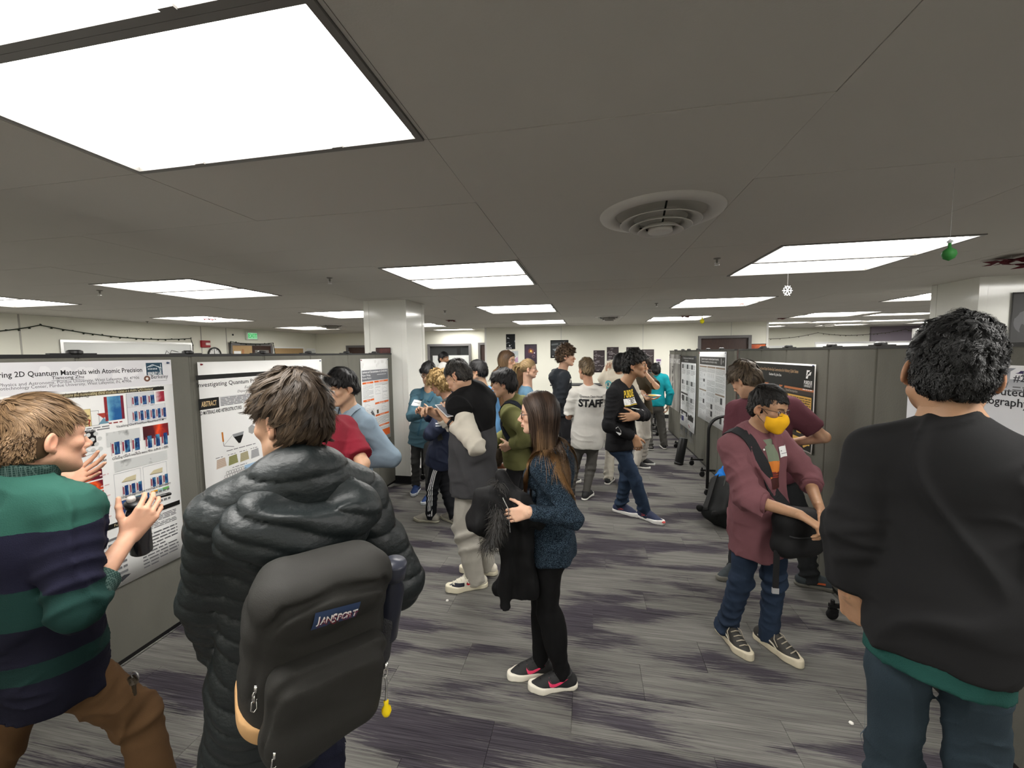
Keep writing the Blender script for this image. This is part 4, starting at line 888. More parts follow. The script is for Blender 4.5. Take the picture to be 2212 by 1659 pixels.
class Draw:
    def __init__(s, P, w, h, rr): s.P, s.w, s.h, s.rr = P, w, h, rr; s.mb = MB(); s.mats = []; s.z = .0005
    def mi(s, c):
        m = flat(*c, .5) if isinstance(c, tuple) else c
        if m not in s.mats: s.mats.append(m)
        return s.mats.index(m)
    def rect(s, x, y, w, h, c, nx=4, ny=3):
        """fractions of the sheet, y measured from the top"""
        y = 1-y-h; k = s.mi(c); nx = max(1, min(10, int(w*10+.9))); ny = max(1, min(8, int(h*8+.9)))
        vs = [s.P(x+w*i/nx, y+h*j/ny, s.z) for j in range(ny+1) for i in range(nx+1)]; s.mb.add(vs, [(j*(nx+1)+i, j*(nx+1)+i+1, (j+1)*(nx+1)+i+1, (j+1)*(nx+1)+i) for j in range(ny) for i in range(nx)], k); s.z += .00001
    def poly(s, pts, c): s.mb.add([s.P(a, 1-b, s.z) for a, b in pts], [tuple(range(len(pts)))], s.mi(c)); s.z += .00001
    def text(s, x, y, hgt, txt, c, wid=None, bold=0., align='L', sx=1., shear=0.):
        """hgt = letter size as a fraction of sheet height; wid forces the width (fraction)"""
        v, f = text_mesh(txt, bold, sx, shear, 2); v = v[:, :2]*(hgt*1.35)*s.h
        W_ = np.ptp(v[:, 0])
        if wid: v[:, 0] *= wid*s.w/max(W_, 1e-6)
        v[:, 0] -= v[:, 0].min() if align == 'L' else (v[:, 0].max()+v[:, 0].min())/2; v[:, 1] -= (v[:, 1].max()+v[:, 1].min())/2
        s.mb.add([s.P(x+a/s.w, 1-y+b/s.h, s.z+.0002) for a, b in v], f, s.mi(c))
    def lines(s, x, y, w, h, n, c=(120, 120, 122), fill=.45, words=True):
        """small print: rows of word-long strokes"""
        lh = h/n; k = s.mi(c)
        for i in range(n):
            yy = 1-(y+i*lh+lh*(.5+fill/2)); xx = x; end = x+w*(1 if i % 5 != 4 else s.rr.uniform(.4, .9))
            while xx < end-.004:
                ww = min(s.rr.uniform(.02, .07)*min(1, w*2.5+.25), end-xx); s.mb.add([s.P(xx, yy, s.z), s.P(xx+ww, yy, s.z), s.P(xx+ww, yy+lh*fill, s.z), s.P(xx, yy+lh*fill, s.z)], [(0, 1, 2, 3)], k); xx += ww+.006
        s.z += .00001
    def curve(s, pts, wd, c, closed=False):
        k = s.mi(c); n = len(pts)
        for i in range(n if closed else n-1):
            (x0, y0), (x1, y1) = pts[i], pts[(i+1) % n]; dx, dy = (x1-x0)*s.w, (y1-y0)*s.h; L_ = math.hypot(dx, dy) or 1e-6; ox, oy = -dy/L_*wd/2/s.w, dx/L_*wd/2/s.h
            s.mb.add([s.P(x0+ox, 1-y0-oy, s.z), s.P(x1+ox, 1-y1-oy, s.z), s.P(x1-ox, 1-y1+oy, s.z), s.P(x0-ox, 1-y0+oy, s.z)], [(0, 1, 2, 3)], k)
        s.z += .00001
    def frame(s, x, y, w, h, c, wd=.002): s.curve([(x, y), (x+w, y), (x+w, y+h), (x, y+h)], wd, c, True)
    def circle(s, x, y, r, c, n=20, rx=None): s.poly([(x+(rx or r*s.h/s.w)*cos(2*pi*i/n), y+r*sin(2*pi*i/n)) for i in range(n)], c)
    def build(s, name, root): return s.mb.build(name, s.mats, root)
def grad(name, stops, axis='X', lo=0., hi=1., nz=.0, nscale=8, rough=.4):
    """printed picture: colour ramp along a direction of the sheet, broken by noise"""
    m = bpy.data.materials.new(name); m.use_nodes = True; N, L = nodes(m); b = N['Principled BSDF']; b.inputs['Roughness'].default_value = rough; tc = N.new('ShaderNodeTexCoord'); sp = N.new('ShaderNodeSeparateXYZ'); L.new(tc.outputs['Object'], sp.inputs[0])
    r = N.new('ShaderNodeMapRange'); r.inputs['From Min'].default_value = lo; r.inputs['From Max'].default_value = hi; L.new(sp.outputs[axis], r.inputs['Value']); n = N.new('ShaderNodeTexNoise'); n.inputs['Scale'].default_value = nscale; n.inputs['Detail'].default_value = 4; L.new(tc.outputs['Object'], n.inputs['Vector'])
    ma = N.new('ShaderNodeMath'); ma.operation = 'MULTIPLY_ADD'; L.new(n.outputs['Fac'], ma.inputs[0]); ma.inputs[1].default_value = nz; ad = N.new('ShaderNodeMath'); ad.operation = 'SUBTRACT'; L.new(r.outputs[0], ad.inputs[0]); ad.inputs[1].default_value = nz*.5; L.new(ad.outputs[0], ma.inputs[2])
    cr = N.new('ShaderNodeValToRGB'); e = cr.color_ramp.elements
    while len(e) < len(stops): e.new(.5)
    for q, (p, c) in zip(e, stops): q.position = p; q.color = srgb(*c)+(1,)
    L.new(ma.outputs[0], cr.inputs[0]); L.new(cr.outputs[0], b.inputs['Base Color']); return m
def wall_poster(u0, v0, u1, v1, lab, draw, sheet, Y=YF):
    a = A_P(u0, v1, Y); b = A_P(u1, v0, Y); return poster((a[0], Y-.002, a[2]), (1, 0, 0), (0, 0, 1), b[0]-a[0], b[2]-a[2], lab, draw, 'wall_poster', 'poster', 'posters on the far wall', sheet)
def wall_poster(rc, lab, draw, sheet):
    x0, z0, x1, z1, Y = rc; return poster((x0, Y-.002, z0), (1, 0, 0), (0, 0, 1), x1-x0, z1-z0, lab, draw, 'wall_poster', 'poster', 'posters on the far wall', sheet)
def d_probe(D):
    D.poly([(.25, .25), (1, .42), (1, .55), (.3, .3)], (210, 214, 220)); D.circle(.2, .26, .035, (240, 240, 245)); D.rect(.05, .0, .9, .02, (60, 62, 66)); D.curve([(0, .62), (.3, .55), (.6, .72)], .012, (150, 155, 160)); D.circle(.4, .77, .05, (225, 225, 228)); D.text(.06, .93, .07, 'HOPE', (235, 235, 238), .55, .02); D.text(.85, .94, .04, '2', (200, 200, 205))
def d_galaxy(D):
    g = grad('galaxy_print', [(0, (36, 24, 40)), (.45, (66, 44, 66)), (.7, (40, 30, 46))], 'Z', 0, .8, .7, 9); D.rect(.04, .03, .92, .93, g); 
    for r_, c in ((.20, (120, 70, 60)), (.16, (196, 112, 50)), (.10, (246, 176, 60)), (.05, (255, 226, 140))): D.circle(.52, .36, r_*.8, c)
    D.circle(.8, .44, .03, (230, 220, 235)); D.circle(.72, .62, .08, (110, 86, 90)); D.circle(.25, .72, .06, (90, 66, 84))
def d_grey(D):
    D.rect(.05, .06, .9, .75, (38, 40, 42)); D.poly([(.1, .5), (.95, .38), (.95, .62), (.35, .70)], (120, 124, 126)); D.poly([(.05, .2), (.95, .12), (.95, .2), (.05, .3)], (90, 94, 96)); D.text(.1, .9, .06, 'N. A. GRAVITY', (230, 230, 230), .7, .01)
def d_pink(D): D.rect(.06, .05, .88, .35, (190, 200, 200)); D.poly([(.06, .95), (.9, .5), (.94, .95)], (188, 150, 180)); D.poly([(.06, .5), (.7, .42), (.1, .9)], (120, 134, 128)); D.circle(.5, .2, .08, (160, 150, 190))
def d_chalk(seed):
    def f(D):
        D.rr.seed(seed); c = (214, 208, 208)
        for i in range(9):
            y = .07+i*.105; x = D.rr.uniform(.05, .3)
            t = D.rr.choice(['1-R-M', 'x+2y', 'V = iR', 'E-mc', 'Q+O-n', 'f(x)-dx', '1.3M', '= 0', 'a-b-c', 'Phys', 'Ampg', 'n-dim-cos']); D.text(x, y, D.rr.uniform(.035, .055), t, c, None, .0, 'L', .9, .35)
            if i % 3 == 1: D.curve([(.02, y+.05), (.55, y+.05)], .006, c)
            if i % 4 == 2: D.curve([(.4, y), (.6, y-.03), (.75, y+.02), (.9, y-.02)], .005, c)
    return f
def d_red(D): g = grad('nebula_print', [(0, (40, 12, 14)), (.45, (110, 40, 36)), (.7, (70, 20, 24)), (1, (150, 90, 80))], 'X', 0, .8, 1.2, 8); D.rect(.03, .04, .94, .9, g); D.circle(.55, .72, .14, (200, 180, 176)); D.circle(.55, .72, .08, (236, 226, 224))
def d_sun(D): D.rect(.03, .05, .94, .9, grad('sun_print', [(0, (150, 50, 20)), (.5, (214, 100, 30)), (1, (90, 26, 12))], 'X', 0, .9, .8, 7)); D.circle(.5, 1.0, .42, (40, 16, 10), 26); D.circle(.5, 1.06, .42, (226, 150, 60), 26) if False else None
wall_poster((-2.359, 1.925, -2.093, 2.353, 11.450), 'dark space probe poster high on far wall', d_probe, (24, 26, 30))
wall_poster((-1.823, 1.495, -1.467, 2.053, 11.450), 'purple poster of a glowing orange galaxy on far wall', d_galaxy, (30, 24, 32))
wall_poster((-2.216, 1.539, -2.003, 1.873, 11.450), 'small pale pink and green poster beside the long haired man', d_pink, (206, 206, 206))
wall_poster((-1.081, 1.658, -0.577, 2.158, 11.450), 'black and grey landscape poster on far wall', d_grey, (16, 17, 18))
wall_poster((0.110, 1.252, 0.414, 1.857, 11.450), 'leftmost dark chalkboard formula poster on far wall', d_chalk(1), (62, 54, 56)); wall_poster((0.472, 1.251, 0.787, 1.941, 11.450), 'tallest dark chalkboard formula poster, second from left', d_chalk(2), (62, 54, 56)); wall_poster((0.989, 1.250, 1.325, 1.934, 11.450), 'dark chalkboard formula poster behind the man in black sweatshirt', d_chalk(5), (62, 54, 56)); wall_poster((1.390, 1.249, 1.710, 1.865, 11.450), 'rightmost dark chalkboard formula poster on far wall', d_chalk(3), (62, 54, 56))
wall_poster((1.765, 1.448, 1.898, 1.611, 11.450), 'tiny purple and white flyer above the teal sweater person', lambda D: (D.rect(.05, .1, .9, .3, (120, 90, 130)), D.circle(.5, .7, .2, (60, 60, 64)), D.lines(.1, .45, .8, .2, 3)), (222, 218, 224))
wall_poster((3.942, 1.647, 4.454, 1.975, 11.450), 'orange eclipse poster above the right partition', d_sun, (30, 14, 10))
poster(((-2.894, 5.130, 1.933)[0], 5.14, 1.60), (1, 0, 0), (0, 0, 1), .22, .30, 'small red nebula poster on the left column', d_red, 'wall_poster', 'poster', None, (34, 14, 16))
poster((4.30, 5.14, 1.75), (1, 0, 0), (0, 0, 1), .30, .62, 'dark poster on the right column behind the curly haired man', lambda D: (D.rect(.04, .03, .92, .94, (60, 60, 60)), D.circle(.5, .5, .2, (90, 90, 92))), 'wall_poster', 'poster', None, (70, 70, 70))
poster((4.95, 5.14, 1.72), (1, 0, 0), (0, 0, 1), .34, .42, 'orange poster at the right image edge on column', lambda D: (D.rect(.12, .08, .76, .84, grad('amber_print', [(0, (190, 110, 20)), (1, (245, 190, 60))], 'Z', 0, .4, .6, 9)),), 'wall_poster', 'poster', None, (222, 212, 190))

# ------------------------------------------------------------------ folding display partitions
fabric_m = mat('panel_fabric', srgb(110, 109, 101), .92, spec=.15, var=.07, vscale=7, bump=.35, bscale=260, stretch=(1, 1, .35))
PH, PZ = 1.775, .035
def caster(root, x, y, z0=0., m=None):
    c = MB(); c.lathe([(0, -.012), (.030, -.012), (.036, -.006), (.036, .006), (.030, .012), (0, .012)], 16, 0, Matrix.Translation((x, y, .036)) @ Matrix.Rotation(pi/2, 4, 'X')); w = c.build('caster', rubber, root, True)
    MB().tube([(x, y, .03), (x+.015, y, .07), (x+.015, y, .11)], .008, 6).box((x-.02, y-.016, .055), (x+.03, y+.016, .075)).build('fork', black_m, w); return w
def partition(lab, X, seams, side, zig, hoops, feet):
    """side = +1 when the aisle is on the +x side"""
    t = empty('display_partition', (X, seams[0], 0), 0, lab, 'partition')
    for i in range(len(seams)-1):
        a, b = seams[i]-seams[0], seams[i+1]-seams[0]; xa, xb = zig*((i % 2)*2-1), zig*(((i+1) % 2)*2-1); d = Vector((xb-xa, b-a, 0)); L_ = d.length; an = math.atan2(-d.x, d.y)
        M_ = Matrix.Translation((xa, a, 0)) @ Matrix.Rotation(an, 4, 'Z')
        p = MB().box((-.017, .006, PZ), (.017, L_-.006, PZ+PH)).build('panel', fabric_m, t); p.matrix_local = M_; bevel(p, .012, 3)
        c = MB().box((-.019, .0, PZ+PH-.006), (.019, L_, PZ+PH+.012)).box((-.019, 0, PZ-.012), (.019, L_, PZ+.012)).build('edge_trim', black_m, p)
        if i: 
            h = MB().box((xa-.011, a-.006, PZ), (xa+.011, a+.006, PZ+PH)).build('hinge_strip', fabric_m, t)
            k = MB().lathe([(0, PZ+PH+.012), (.028, PZ+PH+.012), (.033, PZ+PH+.018), (.032, PZ+PH+.030), (.022, PZ+PH+.036), (0, PZ+PH+.036)], 20, 0, Matrix.Translation((xa, a, 0))).box((xa-.014, a-.11, PZ+PH+.008), (xa+.014, a+.09, PZ+PH+.018)).build('top_hinge', black_m, t, False)
    for yy, sd in hoops:
        y = yy-seams[0]; pts = []; R_ = .18; zt = 1.0; xo = sd*.34
        pts.append((sd*.0, y, zt)); pts += [(xo-sd*R_+sd*R_*sin(a), y, zt-R_+R_*cos(a)) for a in np.linspace(0, pi/2, 9)]; pts += [(xo, y, .5), (xo, y, .09)]
        MB().tube(pts, .019, 10).build('end_hoop', black_m, t, True); MB().box((-.02, y-.02, .03), (.02, y+.02, PZ+PH+.012)).build('end_post', black_m, t); caster(t, xo, y)
        MB().tube([(0, y, .16), (xo, y, .16)], .012, 6).build('hoop_brace', black_m, t)
    for yy in feet:
        y = yy-seams[0]; xo = side*.21; MB().box((-.21, y-.012, .085), (.21, y+.012, .108)).tube([(0, y, .10), (0, y, .2)], .014, 8).build('foot_bar', black_m, t)
        for q in (-1, 1): caster(t, q*.19, y); MB().lathe([(0, .108), (.012, .108), (.012, .135), (0, .138)], 8, 0, Matrix.Translation((q*.19, y, 0))).build('foot_knob', black_m, t)
    return t
partition('long grey fabric display partition along the left aisle', -2.69, [-.20, .42, 1.05, 1.675, 2.302, 2.926, 3.51, 4.12, 4.74, 5.34], 1, .006, [(5.35, 1)], [])
partition('near grey fabric display partition on right with the gold poster', 1.79, [.55, 1.14, 1.73, 2.32, 2.913, 3.463, 4.10, 4.69, 5.28], -1, .008, [(5.30, -1)], [2.93])
partition('far grey fabric display partition on right with three pale posters', 1.785, [5.44, 6.03, 6.64, 7.25, 7.86, 8.38, 9.0, 9.62], -1, .004, [], [6.1, 6.7, 7.9])

# posters on the partitions
def LEFT_POSTER(): pass
def panel_poster(side, X, y0, w, z0, h, lab, draw, sheet=(240, 240, 238)):
    left = side is LEFT_POSTER; t = poster((X, y0, z0), (0, 1 if left else -1, 0), (0, 0, 1), w, h, lab, draw, 'research_poster', 'poster', None, sheet)
    for fx in (.02, .98):
        n = 1 if left else -1; c = MB().lathe([(0, .012), (.005, .011), (.004, .004), (.007, .0)], 10, 0, Matrix.Translation((n*.007, fx*w*n, h*.985)) @ Matrix.Rotation(n*pi/2, 4, 'Y')).build('push_pin', flat(120, 20, 30) if fx < .5 else flat(80, 90, 120), t)
    return t
def RIGHT_POSTER(): pass
BLUE = grad('blue_map', [(0, (20, 40, 96)), (.35, (44, 110, 160)), (.6, (200, 220, 230)), (.8, (90, 160, 190)), (1, (20, 60, 120))], 'Y', 0, .09, .9, 30)
FIRE = grad('fire_map', [(0, (24, 6, 10)), (.4, (90, 14, 24)), (.55, (250, 80, 30)), (.7, (140, 20, 26)), (1, (20, 4, 8))], 'Y', .95, 1.2, .5, 14)
GREYM = grad('grey_scan', [(.2, (20, 20, 20)), (.5, (110, 112, 110)), (.8, (210, 212, 210))], 'Y', 0, 1, 1.6, 16)
def plot3(D, x, y, w, h, n=3):
    for i in range(n):
        xx = x+i*w/n; D.curve([(xx+w/n*.05, y), (xx+w/n*.05, y+h)], .0015, (120, 60, 70)); D.rect(xx+w/n*.12, y+h*.1, w/n*.16, h*.7, (150, 60, 76)); D.rect(xx+w/n*.36, y, w/n*.5, h*.95, BLUE); D.poly([(xx+w/n*.46, y+h*.1), (xx+w/n*.58, y+h*.4), (xx+w/n*.5, y+h*.9), (xx+w/n*.42, y+h*.5)], (18, 34, 70)); D.lines(xx+w/n*.3, y+h*1.05, w/n*.5, h*.12, 1)
def d_p1(D):
    k = (22, 22, 24); g = (96, 96, 100)
    D.rect(0, 0, 1, .120, (222, 221, 224)); 
    for i in range(14): D.circle(D.rr.uniform(.05, .9), D.rr.uniform(.035, .085), D.rr.uniform(.008, .03), (232, 231, 233), 10)
    xs, ys = 0.2899, 0.0498; xe, ye = 0.8521, 0.0467; D.text(xs, ye, .021, 'Exploring 2D Quantum Materials with Atomic Precision', k, xe-xs, .012)
    x_, y_ = 0.5564, 0.0644; D.text(x_, y_, .0125, 'Tiancong Zhu', k, .11, .008, 'C'); D.curve([(x_-.056, y_+.009), (x_+.056, y_+.009)], .0016, k)
    x_, y_ = 0.5363, 0.0812; D.text(x_, y_, .0125, 'Department of Physics and Astronomy, Purdue University, West Lafayette, IN, 47906', g, .60, .002, 'C'); x_, y_ = 0.5397, 0.0943; D.text(x_, y_, .0125, 'Birck Nanotechnology Center, Purdue University, West Lafayette, IN, 47906', g, .52, .002, 'C')
    x_, y_, w_, h_ = 0.8722, 0.0130, 0.0802, 0.0582; D.rect(x_, y_, w_, h_, (26, 62, 82)); D.curve([(x_+w_*.06, y_+h_*.35), (x_+w_*.4, y_+h_*.15), (x_+w_*.95, y_+h_*.45)], .004, (220, 228, 232)); D.curve([(x_+w_*.2, y_+h_*.34), (x_+w_*.5, y_+h_*.2), (x_+w_*.8, y_+h_*.4)], .003, (190, 204, 210))
    for i in range(6): D.rect(x_+w_*(.1+.1*i), y_+h_*.45, w_*.06, h_*.1, (230, 235, 238))
    D.curve([(x_+w_*.78, y_+h_*.3), (x_+w_*.86, y_+h_*.75)], .003, (220, 228, 232)); D.curve([(x_+w_*.9, y_+h_*.1), (x_+w_*.9, y_+h_*.75)], .003, (220, 228, 232)); D.text(x_+w_*.5, y_+h_*.86, .014, 'BERKELEY LAB', (240, 244, 246), w_*.84, .02, 'C')
    x_, y_ = 0.8730, 0.0866; D.circle(x_, y_, .014, (110, 72, 56)); D.circle(x_, y_, .006, (232, 226, 220)); D.text(x_+.02, y_-.004, .020, 'Berkeley', (60, 62, 70), .085, .004); D.curve([(x_+.02, y_+.013), (x_+.1, y_+.013)], .0015, g)
    x_, y_, w_, h_ = 0.4612, 0.1065, 0.4912, 0.0169; y_ = .128; D.rect(x_, y_, w_, h_, (84, 72, 44)); D.rect(x_+w_*.55, y_, w_*.45, h_, (34, 30, 24)); D.text(x_+w_*.5, y_+h_*.5, .015, 'Visualizing and manipulating chiral interface states in a moire QAH insulator', (222, 210, 170), w_*.78, .004, 'C')
    h_ = .022; xb = x_; D.rect(.02, .130, xb-.06, .022, (110, 92, 52)); D.text(.2, .141, .014, 'Introduction', (226, 214, 180), .12, .004, 'C'); D.lines(.03, .19, xb-.08, .06, 4, k, .35)
    x_, y_ = 0.5464, 0.1318; D.text(x_, y_, .011, 'Twisted graphene: flatbands', k, .17, .004, 'C'); x_, y_ = 0.5564, 0.1433; D.text(x_, y_, .011, 'with nontrivial topology', k, .14, .004, 'C'); x_, y_ = 0.8154, 0.1326; D.text(x_, y_, .011, 'Correlation-driven Chern insulating states in tMBLG', k, .25, .004, 'C')
    for i in range(3): xx = xb+.05+i*.08; D.poly([(xx-.025, .222), (xx+.025, .222), (xx, .245)], (170, 66, 52)); D.poly([(xx-.022, .268), (xx+.022, .268), (xx, .242)], (110, 150, 170))
    D.lines(xb+.03, .275, .2, .02, 2)
    x_, y_, w_, h_ = 0.6901, 0.1540, 0.0560, 0.1050; D.rect(x_-.012, y_, .014, h_, (140, 40, 44)); D.rect(x_+w_, y_, .012, h_, (120, 30, 50)); D.rect(x_, y_, w_, h_, grad('chern_map', [(0, (20, 70, 130)), (.4, (50, 140, 190)), (.55, (220, 235, 240)), (.75, (120, 190, 215)), (1, (24, 90, 150))], 'Y', .72, .86, .6, 14)); D.lines(x_, y_+h_+.005, w_, .012, 1, (150, 60, 60))
    x_, y_, w_, h_ = 0.7711, 0.1494, 0.1270, 0.0697; D.rect(x_, y_, w_, h_, (206, 208, 212)); D.frame(x_, y_, w_, h_, (140, 142, 146)); plot3(D, x_+.02, y_+.015, w_*.9, h_*.62)
    x_, y_, w_, h_ = 0.9081, 0.1510, 0.0476, 0.0498; D.rect(x_, y_, w_*.9, h_, grad('crimson_print', [(0, (230, 210, 214)), (.4, (160, 24, 50)), (1, (90, 10, 30))], 'Y', 1.08, 1.17, 1.2, 20))
    x_, y_, w_, h_ = 0.7703, 0.2123, 0.1813, 0.0774; D.rect(x_, y_, w_, h_, (214, 215, 218)); D.frame(x_, y_, w_, h_, (150, 152, 156)); plot3(D, x_+.02, y_+.02, w_*.92, h_*.62, 6)
    x_, y_, w_, h_ = 0.5982, 0.1985, 0.0251, 0.0713; D.rect(x_-.07, y_-.0, w_+.07, h_, (226, 206, 150)); D.frame(x_-.07, y_, w_+.07, h_, (150, 136, 96)); D.text(x_+w_*.5, y_+h_*.8, .03, '?', (150, 40, 30), None, .01); D.lines(x_-.05, y_+.02, .07, .05, 3, (110, 96, 70)); D.curve([(x_+w_, y_+.01), (x_+w_+.03, y_+.01), (x_+w_+.03, y_+h_), (x_+w_, y_+h_)], .0015, g)
    D.text(x_, y_+h_+.022, .014, 'in tMBLG', k, .06, .006, 'C'); x_, y_, w_, h_ = 0.5931, 0.2935, 0.0426, 0.0613; D.rect(x_-.08, y_, w_+.08, h_, (22, 22, 24))
    for i in range(5):
        for j in range(4): D.circle(x_-.07+i*.028+(j % 2)*.014, y_+.012+j*.022, .0085, (206, 208, 206), 12)
    D.frame(x_-.08, y_+h_+.02, w_+.085, .055, (160, 162, 166)); D.curve([(x_-.07, y_+h_+.065), (x_-.02, y_+h_+.04), (x_+w_-.01, y_+h_+.03)], .0015, g)
    x_, y_ = 0.8279, 0.2904; D.text(x_, y_, .011, 'Visualizing Chern interface states with STM', k, .22, .004, 'C')
    x_, y_, w_, h_ = 0.6750, 0.3088, 0.1445, 0.0628; D.rect(x_, y_, w_, h_, GREYM); x_, y_, w_, h_ = 0.8329, 0.3088, 0.1261, 0.0628; D.rect(x_, y_, w_, h_, FIRE)
    x_, y_, w_, h_ = 0.6884, 0.3556, 0.1312, 0.0728; plot3(D, x_, y_, w_, h_*.8); x_, y_, w_, h_ = 0.8379, 0.3556, 0.1186, 0.0759; plot3(D, x_, y_, w_, h_*.8)
    x_, y_ = 0.8212, 0.4284; D.text(x_, y_, .011, 'Creating Chern interface states with desired circuits', k, .26, .004, 'C')
    x_, y_, w_, h_ = 0.6967, 0.4414, 0.2456, 0.0467; D.rect(x_, y_, w_, h_, GREYM); yb = y_+h_+.008
    for x0 in (x_-.005, x_+w_*.5): 
        ww = w_*.47; D.frame(x0, yb, ww, .148, (180, 182, 184)); D.poly([(x0+.03, yb+.043), (x0+.05, yb+.028), (x0+ww*.82, yb+.025), (x0+ww*.8, yb+.046)], (206, 196, 160)); D.curve([(x0+.03, yb+.044), (x0+ww*.8, yb+.048)], .003, (150, 140, 110)); plot3(D, x0+.03, yb+.062, ww*.8, .048); D.rect(x0+.03, yb+.125, ww*.28, .015, (226, 160, 30)); D.rect(x0+.03+ww*.28, yb+.125, ww*.22, .015, (150, 190, 190)); D.rect(x0+.03+ww*.5, yb+.125, ww*.28, .015, (110, 180, 90))
    x4, y4 = 0.6174, 0.4222; D.text(x4, y4, .012, 'interface states', k, .10, .006, 'C')
    for i in range(5):
        xx, y0_ = 0.5163, 0.4644; xr, yr0 = 0.6466, 0.4575; _, yr1 = 0.6483, 0.6897; st = (yr1-yr0)/5; yy = yr0+i*st; D.rect(xx, yy, xr-xx, st*.86, grad('fire_%d' % i, [(0, (26, 6, 14)), (.35, (70, 14, 30)), (.5, (250, 96, 40)), (.65, (120, 22, 40)), (1, (44, 10, 30))], 'Y', .52+.05*i, .86+.05*i, .5, 16)); D.lines(xx+.12, yy+.024, .035, .01, 1, (220, 190, 190)); D.lines(xx+.06, yy+.016, .04, .006, 1, (230, 220, 220))
    x5, y5 = 0.8195, 0.6084; D.text(x5, y5, .011, 'Visualizing topological phase transition at the boundary', k, .26, .004, 'C'); yq = y5+.014
    D.rect(x_-.01, yq, w_*.62, .030, grad('band_map', [(0, (16, 40, 100)), (.5, (60, 140, 190)), (.7, (220, 230, 236)), (1, (20, 70, 130))], 'Z', .25, .30, .2, 6)); D.rect(x_-.01, yq+.030, w_*.62, .012, (90, 40, 60)); D.rect(x_-.01, yq+.042, w_*.62, .022, BLUE); D.lines(x_+w_*.66, yq, w_*.34, .07, 3); x6, y6 = 0.9524, 0.7310; D.rect(.02, y6-.022, .97, .022, (20, 18, 16)); D.text(x_-.02, y6-.011, .012, 'Future Directions', (214, 200, 160), .12, .006)
    D.text(x_-.20, y6+.018, .013, 'Energy Center and', k, .14, .006); D.lines(x_-.20, y6+.035, .22, 1-y6-.06, 9); D.lines(x_+.07, y6+.012, .20, .06, 8, g, .35); D.lines(x_+.09, y6+.085, .18, 1-y6-.11, 10, g, .35); D.poly([(x_-.04, .97), (x_, .955), (x_+.03, .962), (x_-.01, .98)], (60, 60, 64)); D.lines(.03, y6+.015, .38, 1-y6-.04, 12)
panel_poster(LEFT_POSTER, -2.668, 0.960, 1.197, 0.480, 1.305, 'large pale research poster about 2D quantum materials at the left image edge', d_p1)
